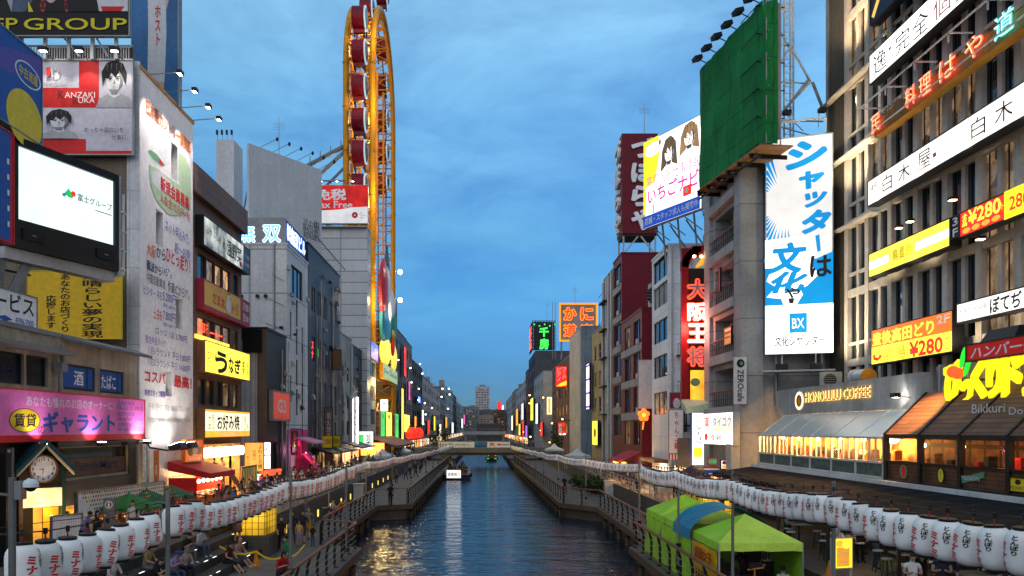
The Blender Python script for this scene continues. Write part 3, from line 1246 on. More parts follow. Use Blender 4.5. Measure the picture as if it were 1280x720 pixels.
b.box((-16.35,28.25,ZP),(-16.05,28.55,6.3),BLACK)
b.box((-16.45,28.15,ZP),(-15.95,28.65,ZP + .15),BLACK)
b.box((-16.37,28.23,6.3),(-16.03,28.57,6.42),DARKM)
tag(b.build('black_post',at=(-16.2,28.4,ZP)),'thick black post in front of the cafe gable','post')

# menu board with rows of dishes, in front of an orange-lit eatery below the shutter
MENU = mk('menu_white_sheet',(0.80,0.80,0.80),.5,var=.05)
rnd = random.Random(5)
els = []
for j in range(8):
 for i in range(40):
  c = rnd.choice([FOODI,REDI,ORNI,GRNI,YELI,BROWNI,FOODI])
  els.append(('e',.015 + i * .0243,.05 + j * .118,.031 + i * .0243,.135 + j * .118,c))
mp = Plane((-16.0,34.4,0),(.10,1,0))
sign_m('menu_board','long white menu board covered with rows of small dish photos','sign',mp,-1.3,5.9,3.55,4.75,els,MENU,GREYM,.12,0)
sign_m('menu_board','small menu board of dish photos below the cafe doorway lamp','sign',Plane((-15.6,30.4,0),(.5,.86,0)),-.1,1.15,3.2,4.1,
  [e for e in els[:320:3]],MENU,GREYM,.08,0)
ea = thing('street_eatery','orange lit counter front of an eatery under the long menu board','shop',(-16.6,37,ZP))
b = MB()
b.rect(FL,33.4,40.3,ZP,3.95,.03,mk('orange_tile',(.55,.24,.02),.5))
b.build('back_wall',ea)
b = MB()
for i in range(4):
 b.obox(FL,33.4 + i * 2.25,33.55 + i * 2.25,ZP,3.95,.04,.5,BROWNI)
b.obox(FL,33.4,40.3,ZP,3.2,.3,.6,BROWNI)
b.build('counter',ea)
for i in range(3):
 b = MB()
 b.ball(FL.pt(34.6 + i * 2.2,3.75,.35),.11,.11,.11,BULB)
 b.build('bulb',ea)
 lamp(ea,'POINT',FL.pt(34.6 + i * 2.2,3.6,.5),(1,.58,.18),70,size=.15)
b = MB()
b.box((-15.2,33.6,ZP),(-14.75,33.75,5.0 - .55),mk('slate_grey_board',(.10,.13,.18),.5))
ib = tag(b.build('information_board',at=(-15,33.6,ZP)),'slate grey information pillar with a white letter i in a ring','sign')
b = MB()
IP = PF(33.6)
for i in range(24):
 q,q2 = 2 * math.pi * i / 24,2 * math.pi * (i + 1) / 24
 b.face([IP.pt(-14.975 + r_ * math.cos(a),4.2 + r_ * math.sin(a),.01) for r_,a in ((.15,q),(.15,q2),(.13,q2),(.13,q))],WHI)
b.text(IP,'i',-15.005,-14.945,4.1,4.3,.01,WHI,off=.03)
b.build('symbol',ib)
sign_m('vertical_banner_sign','tall narrow white vertical sign beside the shutter of the corner store','sign',PL(-16.6),40.55,41.15,3.2,6.6,
  [('t','おいしいもの大好き',.25,.05,.75,.8,K_,VERT),('r',.3,.85,.7,.95,GRYI)],WHI,GREYM,.12,0)

# ---- white tower with the golf club advertisement
BRK = mk('buff_brick',(0.30,0.24,0.17),0.85,joint=(0.30,0.09,0.014,0.45),scale=.6)
WPAN = mk('white_wall_panel',(0.66,0.66,0.68),0.55,joint=(1.6,1.9,0.02,0.6),streak=.12)
SMOO = mk('white_smooth_render',(0.76,0.73,0.75),0.6,streak=.06,var=.05)
slots = []
for px0,px1,yt,yb in ((214,222,177,222),(195,204,260,305),(220,229,370,410),(207,215,463,495)):
 u0,v1 = FL.uv(px0,yt)
 u1,_ = FL.uv(px1,yt)
 _,v0 = FL.uv(px0,yb)
 slots.append((u0,u1,v0,v1))
tw = building('white_tower','tall narrow white building whose canal wall is painted with a golf club advertisement',-27,XL,41.6,49.2,25.2,SMOO,'L',
    slots,depth=.5,gl=[G_DK],nu=1,coping=mk('orange_coping',(.6,.3,.05),.5))
PF1 = PF(41.6)
b = MB()
b.obox(PF1,-27,-17.62,ZP,25.3,.01,.08,BRK)
b.build('brick_cladding',tw)
b = MB()
b.obox(PF1,-17.6,-16.98,8,25.4,.01,.12,WPAN)
b.build('corner_pilaster',tw)
ad = thing('painted_advertisement','golf club advertisement in red and blue lettering with green fairway on the white tower','advertisement',FL.pt(45,7,0))
b = MB()


def ppoly(b,P,pts,m,d):
 b.face([P.pt(*P.uv(x,y),d) for x,y in pts],m)


ppoly(b,FL,[(184,190),(190,178),(199,172),(207,182),(213,180)],LGRY,.006)
ppoly(b,FL,[(223,190),(232,196),(238,212),(239,250),(223,228)],LGRN,.006)
ppoly(b,FL,[(184,190),(213,183),(213,206),(200,207),(190,203)],LGRY,.01)
ppoly(b,FL,[(184,189),(188,187),(196,193),(206,207),(198,205),(190,198)],GRNI,.014)
ppoly(b,FL,[(186,206),(193,209),(213,224),(226,232),(238,244),(238,262),(226,270),(210,268),(196,252),(188,232)],LGRN,.018)
ppoly(b,FL,[(188,214),(199,214),(212,228),(220,240),(214,244),(200,238),(190,228)],LGRY,.022)
ppoly(b,FL,[(198,196),(205,208),(199,205)],REDI,.026)
b.build('artwork',ad)
b = MB()
ptext(b,FL,'日本原カントリー倶楽部',182,238,122,142,ORNI,.03,off=.02)
ptext(b,FL,'新規会員募集',200,236,219,238,REDI,.03,off=.03)
ptext(b,FL,'入会金10万円+税',199,237,239,252,REDI,.03)
ptext(b,FL,'ネット申込みで、',206,236,273,289,BLUI,.03)
ptext(b,FL,'超〜お得！',218,238,302,316,BLUI,.03)
ptext(b,FL,'大阪',183,194,302,318,ORNI,.03,off=.02)
ptext(b,FL,'から',195,206,306,321,NAVY,.03,off=.01)
ptext(b,FL,'ひとっ走り！',207,237,307,327,REDI,.03,off=.02)
ptext(b,FL,'難波から',183,201,324,337,NAVY,.03,off=.02)
ptext(b,FL,'145㌔',202,214,331,343,PURI,.03)
ptext(b,FL,'中国自動車道',183,206,340,352,NAVY,.03)
ptext(b,FL,'作東ICから7㌔',209,236,350,364,NAVY,.03)
ptext(b,FL,'ビジター 平日',179,202,356,367,PURI,.03)
ptext(b,FL,'5,200円',203,219,363,376,PURI,.03)
ptext(b,FL,'(昼食1,080円付)',203,219,378,384,PURI,.03)
ptext(b,FL,'土日祝',191,202,385,398,REDI,.03)
ptext(b,FL,'7,800円',203,219,387,400,PURI,.03)
ptext(b,FL,'(昼食1,080円付)',203,219,402,408,PURI,.03)
ptext(b,FL,'ロッジ 1泊 3,780円',194,233,408,418,PURI,.03)
ptext(b,FL,'宿泊弁当パック',181,206,418,428,PURI,.03)
ptext(b,FL,'1泊1ラウンド 平日 9,800円',185,237,432,443,PURI,.03)
ptext(b,FL,'1泊2ラウンド 平日 14,800円',185,237,446,457,PURI,.03)
ptext(b,FL,'コスパ',180,206,462,477,REDI,.03,off=.03)
ptext(b,FL,'最高！',217,239,468,484,REDI,.03,off=.03)
ptext(b,FL,'幹部スタッフ募集',180,206,486,495,PURI,.03,off=.02)
ptext(b,FL,'予約受付 TEL 0868-75-1144',184,236,503,513,GRYI,.03)
ptext(b,FL,'http://www.nihonbaracc.com',184,237,520,529,GRYI,.03)
b.build('lettering',ad)
for i,(y,pw) in enumerate(((42.6,520),(44.8,520),(47.0,520),(48.9,220))):
 spot_arm(FL,y,25.2,0,1.6,['first','second','third','fourth'][i] + ' lit flood lamp on a long arm over the top of the golf advertisement',(1,.90,.80),pw,
    'flood lamps above the golf advertisement',aim=FL.pt(y,15.5,-1),angle=75)
r = thing('flood_lamp','twin flood lamps on a bent arm lighting the foot of the golf advertisement','lamp',FL.pt(44,6.4,0))
b = MB()
b.path([FL.pt(41.8,6.9,.1),FL.pt(41.8,6.3,.4),FL.pt(42.5,6.15,1.0),FL.pt(44.5,6.2,1.2)],.045,DARKM,8)
b.build('arm',r)
for u in (43.6,45.2):
 b = MB()
 b.hexa([FL.pt(u - .5,6.1,.9),FL.pt(u + .5,6.1,.9),FL.pt(u + .5,6.25,1.5),FL.pt(u - .5,6.25,1.5),
   FL.pt(u - .5,6.35,.8),FL.pt(u + .5,6.35,.8),FL.pt(u + .5,6.55,1.4),FL.pt(u - .5,6.55,1.4)],DARKM)
 b.build('head',r)
 b = MB()
 b.face([FL.pt(u - .42,6.37,.79),FL.pt(u + .42,6.37,.79),FL.pt(u + .42,6.56,1.36),FL.pt(u - .42,6.56,1.36)],BULBW)
 b.build('lens',r)
 lamp(r,'SPOT',FL.pt(u,6.62,1.2),(1,.93,.80),130,FL.pt(u,14,-.5),.1,80)
lamp(r,'SPOT',FL.pt(47.2,6.6,1.3),(1,.93,.80),110,FL.pt(47.4,14,-.5),.1,80)


# ---- posters and screens on the brick flank
def portrait(x0,y0,x1,y1,hair,skin,top,long_=0.0):
 W_,H_ = x1 - x0,y1 - y0
 q = lambda pts: [(x0 + a * W_,y0 + c * H_) for a,c in pts]
 out_ = []
 if long_:
  out_.append(('p',q([(.12,.3),(.3,.04),(.6,.0),(.85,.2),(.95,.95),(.7,.9),(.3,.9),(.02,.97)]),hair))
 out_.append(('p',q([(0,1),(.08,.82),(.35,.70),(.65,.70),(.92,.80),(1,1)]),top))
 out_.append(('p',q([(.38,.5),(.62,.5),(.64,.74),(.5,.80),(.36,.74)]),skin))
 out_.append(('e',x0 + .27 * W_,y0 + .13 * H_,x0 + .73 * W_,y0 + .66 * H_,skin))
 out_.append(('p',q([(.18,.55),(.16,.25),(.30,.06),(.52,.0),(.74,.08),(.84,.28),(.80,.52),(.72,.36),(.62,.28),(.52,.37),(.42,.27),(.34,.40),(.27,.38)]),hair))
 out_ += [('p',q([(.62,.22),(.73,.36),(.71,.52),(.60,.64),(.66,.48)]),mk('print_shade',(.30,.27,.27),.6)),('p',q([(.36,.62),(.62,.62),(.58,.72),(.42,.72)]),mk('print_shade',(.3,.27,.27))),
    ('p',q([(.505,.40),(.535,.50),(.48,.50)]),mk('print_shade',(.3,.27,.27)))]
 for hx in (.30,.42,.56,.68):
  out_.append(('p',q([(hx,.09),(hx + .03,.07),(hx + .01,.26)]),mk('print_hair_light',(.16,.15,.16),.5)))
 for ex in (.40,.60):
  out_.append(('p',q([(ex - .07,.355),(ex + .06,.345),(ex + .06,.36),(ex - .07,.372)]),K_))
  out_.append(('e',x0 + (ex - .045) * W_,y0 + .385 * H_,x0 + (ex + .045) * W_,y0 + .415 * H_,K_))
 out_.append(('p',q([(.43,.555),(.5,.545),(.57,.555),(.5,.575)]),REDI if skin is not LGRY else GRYI))
 return out_


P41 = PF(41.3)
LAV = mk('lavender_sheet',(.66,.64,.74),.5,var=.06)
sign('portrait_billboard','red and white billboard with two black and white portraits above the video screen','billboard',P41,(44.5,169),78,196,[
 ('r',0,.29,.66,.5,REDI),('r',.46,0,.66,.29,REDI),('r',0,.83,.53,1,REDI),('r',.53,.955,1,1,REDI)] +
 portrait(.63,0,1.0,.5,K_,LGRY,GRYI) + portrait(.08,.52,.46,.83,K_,LGRY,GRYI) + [
 ('t','1',.15,.09,.19,.18,REDI,BOLD),('t','D',.20,.09,.27,.18,GRYI),
 ('t','Mixture Entertainment',.05,.20,.38,.23,GRYI),('t','DEEP GROUP',.05,.245,.38,.27,GRYI),
 ('t','K',.27,.335,.33,.42,K_),('t','ANZAKI',.335,.35,.635,.41,WHI),('t','R',.415,.40,.465,.48,K_),('t','UKA',.47,.41,.635,.465,WHI),
 ('t','めっちゃ面白いを',.53,.72,.92,.775,K_),('t','仕事に。',.80,.80,.97,.85,K_)],LAV,GREYM,.2,.05)
sign('dream_signboard','plain yellow signboard with three black columns of Japanese below the video screen','sign',P41,(45,160),342,426,[
 ('t','素晴らしい夢の実現',.58,.03,.81,.98,K_,BOLDV),('t','あなたのお店づくり',.35,.05,.46,.90,K_,BOLDV),('t','応援します',.20,.36,.31,.84,K_,BOLDV)],
 mk('mustard_sheet',(.98,.60,.02),.5,var=.08),YELI,.2,.6,rim=.02)
GRP = mk('bright_yellow_letter',(.85,.72,.02),.5,var=.03)
DENIM = mk('printed_denim',(.10,.14,.22),.6,scale=4)
PLAID = mk('printed_plaid',(.55,.08,.08),.6,joint=(.28,.28,.07,.25))
sign('group_billboard','black billboard with yellow capital letters and cropped torsos above the portrait billboard','billboard',PF(40.6),(-45,165),-60,48.5,[
 ('p',[(.20,0),(.5,0),(.5,.72),(.31,.72),(.24,.5)],BLACK),('p',[(.22,.3),(.30,.25),(.36,.72),(.30,.72)],GRYI),
 ('p',[(.32,.4),(.40,.3),(.44,.55),(.38,.72),(.30,.72)],DENIM),('p',[(.40,.60),(.43,.72),(.40,.72)],GRP),
 ('p',[(.48,.3),(.62,.25),(.68,.72),(.47,.72)],PLAID),('p',[(.52,.3),(.58,.3),(.62,.72),(.50,.72)],K_),
 ('e',.50,.42,.57,.62,SKIN),('p',[(.76,.3),(.99,.2),(.99,.715),(.82,.715)],LGRY),('p',[(.83,.66),(.97,.66),(.95,.715),(.84,.715)],REDI),
 ('p',[(.60,.25),(.78,.3),(.82,.72),(.64,.72)],K_),
 ('t','DEEP',.0,.795,.34,.93,GRP,{'off': .01}),('t','GROUP',.375,.795,.985,.93,GRP,{'off': .01})],K_,GREYM,.2,.05)
b = MB()
for i in range(5):
 x = -22.5 + i * 1.15
 b.box((x,40.75,25.2),(x + .14,40.9,26.5),PALEM)
for i in range(40):
 b.box((-22.2 + i * .125,41.0,25.3),(-22.16 + i * .125,41.03,25.9),PALEM)
b.box((-22.3,40.98,25.9),(-17.1,41.05,25.97),PALEM)
b.box((-22.3,40.98,25.22),(-17.1,41.05,25.3),PALEM)
b.tube((-20.5,40.8,26.4),(-19.6,40.8,25.3),.05,PALEM)
b.box((-22,42.2,25.3),(-17.6,42.3,26.4),BROWNI)
b.tube((-18.9,40.8,26.4),(-18.2,40.8,25.3),.05,PALEM)
t = tag(b.build('billboard_gallery',at=(-19.5,41,25.2)),'pale steel gallery with railings between the black billboard and the portrait billboard','gallery')
for i in range(3):
 spot_arm(P41,-21 + i * 1.7,25.25,.3,.9,['unlit','plain','last'][i] + ' flood lamp on an arm over the portrait billboard, ' + ['nearest the blue sign','middle of three','next to the tower corner'][i],
    group='lamps above the portrait billboard',power=(60,60,60)[i],aim=P41.pt(-21 + i * 1.7,20.5,0))
SKYB = mk('printed_sky_blue',(.05,.20,.46),.5,var=.35,scale=.5)
pst = sign('tower_poster','tall sky blue poster of a person in a white tank top with red katakana','billboard',PF(47),(169,228),-60,137,[
 ('p',[(.34,.15),(.42,.10),(.62,.10),(.72,.2),(.74,.55),(.70,.85),(.34,.85),(.36,.5)],LGRY),
 ('p',[(.70,.2),(.80,.02),(.95,.0),(.86,.25),(.74,.40)],SKIN),('p',[(.40,.0),(.62,.0),(.60,.13),(.5,.18),(.42,.13)],SKIN),
 ('p',[(.42,.85),(.70,.85),(.66,1),(.48,1)],SKIN),('t','ホスト',.50,.37,.62,.62,REDI,BOLDV)],SKYB,GREYM,.5,.05)
b = MB()
b.box((-19.8,47.7,25.3),(-17.6,48.3,31),DARKM)
b.build('support',pst)
b = MB()
b.tube((-19.5,47.4,31),(-19.5,47.4,33),.12,GREYM,6)
b.build('bracket',pst)

# blue sign beyond the screen and the video screen itself on its frame
bs = sign('resale_sign','dark blue sign with a white oval and a yellow curve beside the portrait billboard','sign',PL(-17.6),(-45,40),73,183,[
 ('p',[(0,.35),(1,.0),(1,.3),(0,.55)],PURI),('e',.42,.52,1.0,1.12,YELI),
 ('e',.55,.19,.97,.45,WHI),('e',.57,.205,.95,.435,BLUI),('t','中古流通',.61,.26,.91,.38,YELI,BOLD)],BLUI,GREYM,.4,0,at_left=False)
b = MB()
b.box((-18.2,26,10.4),(-17.9,26.3,22),GREYM)
b.box((-18.2,31.0,10.4),(-17.9,31.3,22),GREYM)
b.build('post',bs)
SC = Plane((-15.7,36,0),(.333,.943,0))
u0,_ = SC.uv(10,300)
_,sv1 = SC.uv(145,219)
_,sv0 = SC.uv(145,339)
BEZ = mk('screen_bezel',(.02,.02,.022),.35)
vs_ = thing('video_screen','large lit video screen with a black frame and dark speaker band','screen',SC.pt(-3,sv0,0))
b = MB()
b.obox(SC,u0,0,sv0,sv1,-.7,-.02,BEZ)
su0,su1,sb0,sb1 = u0 + .35,-.22,sv0 + 1.05,sv1 - .32
for a in ((u0,0,sb1,sv1),(u0,0,sv0,sb0),(u0,su0,sb0,sb1),(su1,0,sb0,sb1)):
 b.obox(SC,*a,-.019,.12,BEZ)
b.build('frame',vs_)
b = MB()
b.rect(SC,su0,su1,sb0,sb1,0,em('screen_glow',(.80,1.0,.96),1.05,.05))
b.build('display',vs_)
art(vs_,SC,su0,su1,sb0,sb1,0,[
 ('p',[(.45,.45),(.50,.36),(.55,.45)],GRNI),('p',[(.47,.42),(.505,.34),(.56,.43),(.545,.47),(.5,.47)],em('screen_green',(.02,.6,.1),.8,0)),
 ('e',.53,.36,.58,.44,em('screen_red',(.9,.05,.04),.8,0)),('p',[(.44,.44),(.475,.42),(.475,.48),(.44,.48)],em('screen_blue',(.03,.25,.7),.8,0)),
 ('t','富士グループ',.60,.365,.985,.475,NAVY,{'off': .01}),('r',.79,.53,.98,.545,GRNI)])
for u in (u0 + 1.0,u0 + 4.6):
 b = MB()
 b.obox(SC,u - .5,u + .5,sv0 + .35,sv0 + .75,.12,.18,BLACK)
 b.obox(SC,u - .1,u + .1,sv0 + .53,sv0 + .57,.18,.19,GREYM)
 b.build('speaker_panel',vs_)
b = MB()
b.obox(SC,.02,.2,sv0 - .2,sv1 + .02,-.75,.05,PALEM)
b.obox(SC,u0 - .05,0,sv0 - .45,sv0 - .02,-.65,-.1,PALEM)
b.build('edge_trim',vs_)
b = MB()
u42,_ = SC.uv(40,360)
for k in range(5):
 u = u0 + .2 + k * (u42 - u0 - 1.4) / 4
 b.tube(SC.pt(u,11.0,-.8),SC.pt(u,sv0 - .4,-.4),.07,GREYM,6)
 b.tube(SC.pt(u,11.0,-.8),SC.pt(u + 1.2,sv0 - .4,-.4),.05,GREYM,6)
 b.tube(SC.pt(u,13.2,-.7),SC.pt(u + 1.4,13.2,-.7),.05,GREYM,6)
b.obox(SC,u0 - 3,u42,10.9,14.5,-2.0,-1.9,BLACK)
b.build('support_frame',vs_)
b = MB()
for y in (36.8,38.2,39.8):
 for z in (14.9,15.8,16.7,17.6):
  b.tube((-17.3,y - .4,z),(-17.3,y + .8,z),.06,PALEM,5)
b.tube((-17.3,37.0,14.6),(-17.3,37,18.5),.06,PALEM,5)
b.tube((-17.3,40.4,14.6),(-17.3,40.4,18.5),.06,PALEM,5)
tag(b.build('steel_ladder',at=(-17.3,38,14.6)),'pale steel ladder frame against the brick behind the video screen','ladder')
sign('side_sign','narrow blue and red sign edge at the camera end of the video screen','sign',PL(-15.9),(-40,8),168,306,[('r',.9,0,1,1,REDI)] +
  [('r',.8,.25 + .14 * k,.86,.30 + .14 * k,WHI) for k in range(5)],BLUI,REDI,.25,0,at_left=False)
sign('service_sign','white service sign with black katakana and a phone number under the screen','sign',PL(-17.3),(-40,40),372,417,[
 ('t','サービス',.05,.08,.94,.58,K_,{'off': .02}),('p',[(.3,.78),(.46,.70),(.58,.78),(.46,.86)],BLUI),('t','4396-7000',.62,.68,.93,.86,BLUI)],
 WHI,GREYM,.2,0,at_left=False)

# ---- brown tiled restaurant building stacked with signs
BRT = mk('brown_tile',(0.20,0.12,0.075),0.6,joint=(0.6,0.3,0.012,0.5),scale=.5)
BRP = mk('brown_eave_panel',(0.27,0.135,0.07),0.55,joint=(1.8,0.55,0.02,0.35))
XB = -17.55
Y0,Y1 = 50.3,61.0
cw = [(51.6 + i * 1.7,53.2 + i * 1.7,z0,z1) for z0,z1 in ((16.4,18.1),(12.75,14.2),(8.75,10.4)) for i in range(4)]
cw += [(59.0,60.1,z0,z1) for z0,z1 in ((16.4,18.1),(12.75,14.2),(8.75,10.4))]
rb = building('restaurant_building','narrow brown tiled restaurant building stacked with lit signs under a deep eave',-27,XB,Y0,Y1,22.9,BRT,'L',
    cw + [(49.9,58.6,ZP + .01,6.3)],gl=[G_BL,G_DK,G_DIM,G_WARM],nu=1,cap=False)
for o in list(rb.children):                                     # the ground floor is an open shop, no window in it
 if o.name.startswith('window') and min(v.co.z for v in o.data.vertices) < 0.2:
  for c in list(o.children):
   bpy.data.objects.remove(c)
  bpy.data.objects.remove(o)
b = MB()
b.box((-27,49.9,21.4),(-17.15,61.2,23.1),BRP)
b.build('roof_eave',rb)
b = MB()
b.box((-20.2,49.9,ZP + .02),(-20.1,58.6,6.3),mk('warm_shop_wall',(.55,.30,.12),.7,scale=1.5,var=.5))
b.box((-20.1,49.8,ZP + .02),(-17.0,49.9,6.3),mk('warm_shop_wall',(.5,.3,.1)))
b.box((-20.1,58.6,ZP + .02),(-17.0,58.7,6.3),mk('warm_shop_wall',(.5,.3,.1)))
b.box((-20.1,49.9,6.2),(-17.0,58.6,6.29),BROWNI)
for i in range(7):
 b.box((-20.08,50.2 + i * 1.15,4.3),(-19.7,51.0 + i * 1.15,4.4 + .3 * (i % 3)),rnd.choice([REDI,YELI,WHI,ORNI]))
b.build('shop_interior',rb)
for i in range(4):
 lamp(rb,'POINT',(-18.4,51 + i * 2.1,5.6),(1,.60,.26),190,size=.25)
b = MB()
for i in range(4):
 b.ball((-18.6,51 + i * 2.1,5.9),.15,.15,.15,BULB)
b.build('ceiling_bulb',rb)
P_ = PL(XB + .02)
EC = em('soft_lit_grey',(.82,.86,.74),.55,.55)
sign('shabu_sign','grey white lit sign with brushed black characters, topmost on the brown building','sign',P_,(244,303.5),268,306,[
 ('r',.84,0,1,1,mk('slate_blue',(.10,.16,.22),.5)),('t','しゃぶしゃぶ',.06,.26,.42,.55,K_),('t','温野菜',.46,.22,.80,.82,K_,BOLD),
 ('e',.74,.72,.80,.92,REDI),('t','17:00',.88,.3,.98,.45,WHI),('t','24:00',.88,.6,.98,.75,WHI)],EC,DARKM,.5,0)
sign('yakitori_sign','yellow and maroon sign with a white chicken and opening hours','sign',P_,(245.5,303.5),347.5,385,[
 ('r',.78,0,1,1,mk('maroon_sheet',(.42,.03,.07),.5)),('r',0,.86,.78,1,mk('maroon_sheet',(.4,.03,.07))),
 ('t','だま太',.17,.30,.42,.72,REDI,BOLD),('t','トリ',.58,.32,.72,.78,REDI,BOLD),('t','やきとりの店',.15,.12,.36,.22,ORNI),
 ('e',.44,.25,.55,.80,LGRY),('e',.46,.12,.53,.36,LGRY),('p',[(.47,.14),(.5,.04),(.53,.14)],REDI),('p',[(.52,.24),(.565,.27),(.52,.30)],ORNI),
 ('r',.47,.80,.48,.88,ORNI),('r',.51,.80,.52,.88,ORNI),
 ('t','17:00',.83,.14,.97,.42,WHI),('t','翌5:00',.83,.56,.97,.84,WHI)],
 mk('amber_sheet',(.95,.55,.02),.45,var=.08),mk('maroon_sheet',(.4,.03,.07)),.45,0)
nn = thing('neon_window_sign','red neon lines glowing in the third floor window of the brown building','neon sign',P_.pt(51,12.8,0))
b = MB()
for k in range(9):
 b.obox(P_,50.6 + .35 * k,50.85 + .35 * k,13.35 + .12 * (k % 3),13.4 + .12 * (k % 3),-.1,-.06,N_R)
 b.obox(P_,50.6 + .35 * k,50.65 + .35 * k,13.3,13.9 - .1 * (k % 2),-.1,-.06,N_R)
 b.obox(P_,50.62 + .35 * k,50.9 + .35 * k,13.82,13.87,-.1,-.06,N_R)
b.obox(P_,50.5,56.6,13.02,13.09,-.1,-.05,N_R)
b.obox(P_,54.2,56.6,13.42,13.5,-.1,-.05,N_R)
b.build('tube',nn)
es = sign('eel_restaurant_sign','glowing yellow sign with huge black brush hiragana on the brown building','sign',P_,(245.5,303.5),424.5,465,[
 ('t','江戸焼',.03,.32,.24,.58,K_),('t','う',.20,.22,.46,.95,K_,{'off': .05}),('t','な',.49,.30,.60,.86,K_,{'off': .04}),('t','ぎ',.62,.30,.77,.84,K_,{'off': .04}),
 ('t','菜宮',.80,.34,.87,.80,K_,BOLDV),('t','高田',.91,.34,.97,.80,K_,VERT)],E_Y2,BROWNI,.5,0)
b = MB()
for k in range(13):
 b.obox(P_,50.1 + k * .5,50.5 + k * .5,12.68,12.92,.3,.45,em('amber_bulb_box',(1,.5,.06),2.2,.3))
b.build('bulb_strip',es)
sign('okonomiyaki_sign','cream and orange lit sign with black okonomiyaki lettering above the open restaurant','sign',P_,(245.5,303.5),510.5,547.5,[
 ('r',0,.76,1,1,E_O),('r',0,0,1,.10,E_O),
 ('t','大阪\n本店',.06,.20,.20,.74,K_),('t','お好み焼',.24,.16,.74,.74,K_,{'off': .03}),('t','元祖\nたこ焼',.78,.18,.97,.74,K_),('t','OKONOMIYAKI',.28,.81,.74,.95,WHI)],
 E_CR,BROWNI,.5,0)
# lantern strip over the opening
ls = thing('lantern_row','blazing row of small paper lanterns over the mouth of the open restaurant','lanterns',(-16.6,54,5.9))
for k in range(16):
 b = MB()
 b.lathe((-16.55,50.1 + k * .5,5.5),[(.09,0),(.17,.12),(.19,.3),(.17,.48),(.09,.6)],em('lantern_blaze',(1,.72,.36),6,.2),10)
 b.build('lantern',ls)
b = MB()
b.bar((-16.55,49.8,6.16),(-16.55,58.2,6.16),.05,.05,BROWNI)
b.build('rail',ls)
lamp(ls,'POINT',(-15.9,52,5.4),(1,.58,.24),150,size=.6)
lamp(ls,'POINT',(-15.9,56.5,5.4),(1,.58,.24),150,size=.6)
sign_m('takoyaki_panel','orange panel with three columns of black brush writing at the restaurant corner','sign',PF(59.9),-17.0,-15.6,4.2,6.3,[
 ('t','ふわとろ焼',.70,.08,.92,.9,K_,BOLDV),('t','自慢の',.42,.25,.60,.62,K_,VERT),('t','たこ焼',.12,.45,.32,.9,K_,VERT)],em('amber_panel',(1,.45,.08),.75),BROWNI,.15,0)
sign_m('food_poster','white food poster with blue and red marks below the orange panel','poster',PF(59.6),-16.9,-15.6,2.75,4.1,[
 ('r',.25,.12,.75,.2,YELI),('r',.2,.26,.7,.34,ORNI),('e',.78,.1,.9,.45,REDI),('e',.1,.5,.35,.8,BLUI),('e',.45,.55,.7,.9,FOODI),('e',.65,.65,.9,.95,LGRY)],E_W,BROWNI,.1,0)
sw = thing('wooden_stair','lit wooden stair with a slatted balustrade leading up into the open restaurant','stair',(-15.5,54,ZP))
WOOD = mk('warm_timber',(.34,.17,.06),.6,scale=3)
b = MB()
for k in range(6):
 b.box((-17.0,51.4 + k * .4,ZP + .01),(-15.6,51.8 + k * .4,ZP + .2 * (6 - k)),WOOD)
b.build('steps',sw)
b = MB()
b.bar((-15.55,51.4,4.6),(-15.55,53.8,3.5),.08,.4,WOOD)
b.bar((-15.55,54.0,4.75),(-15.55,57.6,4.75),.08,.12,WOOD)
for k in range(10):
 b.box((-15.6,54.0 + k * .38,ZP + .01),(-15.5,54.2 + k * .38,4.7),[WOOD,GRNI][k % 2])
b.build('balustrade',sw)
# neighbouring kiosk with a red awning and orange food signs at the foot of the white tower
rk = thing('snack_kiosk','brightly lit snack kiosk with a red awning at the foot of the white tower','kiosk',(-16.5,46.5,ZP))
b = MB()
b.box((-16.98,45.2,ZP + .01),(-16.9,49.3,4.6),em('kiosk_back_glow',(1,.62,.22),.9,.4))
b.box((-16.9,45.1,ZP + .01),(-15.4,45.2,4.6),REDI)
b.box((-16.9,49.3,ZP + .01),(-15.4,49.4,4.6),REDI)
b.build('wall',rk)
b = MB()
b.box((-15.8,45.2,ZP + .01),(-15.3,49.3,3.5),ORNI)
b.box((-15.85,45.2,3.5),(-15.25,49.3,3.56),WOOD)
for k in range(14):
 b.box((-15.7,45.4 + k * .27,3.56),(-15.45,45.55 + k * .27,3.66 + .08 * (k % 3)),rnd.choice([FOODI,WHI,REDI,YELI]))
b.build('counter',rk)
b = MB()
b.hexa([(-16.9,45.0,5.0),(-14.6,45.0,4.55),(-14.6,49.5,4.55),(-16.9,49.5,5.0),(-16.9,45.0,5.5),(-14.62,45.0,4.85),(-14.62,49.5,4.85),(-16.9,49.5,5.5)],
  mk('red_awning',(.55,.025,.03),.6,var=.15))
b.build('awning',rk)
b = MB()
for k in range(6):
 b.ball((-15.4,45.5 + k * .75,4.4),.09,.09,.12,BULB)
b.build('bulb',rk)
lamp(rk,'POINT',(-15.9,46.3,4.2),(1,.6,.25),90,size=.3)
lamp(rk,'POINT',(-15.9,48.4,4.2),(1,.6,.25),90,size=.3)
for (u0_,u1_,l_) in ((45.6,48.6,'orange red food sign with fried dumbbell shapes above the red awning'),):
 sign_m('fried_snack_sign',l_,'sign',PL(-16.4),u0_,u1_,5.4,7.0 - .35,[('e',.15,.30,.48,.74,FOODI),('e',.62,.30,.9,.72,FOODI),('p',[(.4,.42),(.7,.42),(.7,.6),(.4,.6)],LGRY),
   ('t','あげたてチーズ',.2,.08,.75,.18,WHI),('t','チーズドッグ',.22,.82,.8,.93,WHI)],em('dull_orange_lit',(.9,.14,.03),.55),ORNI,.2,0)
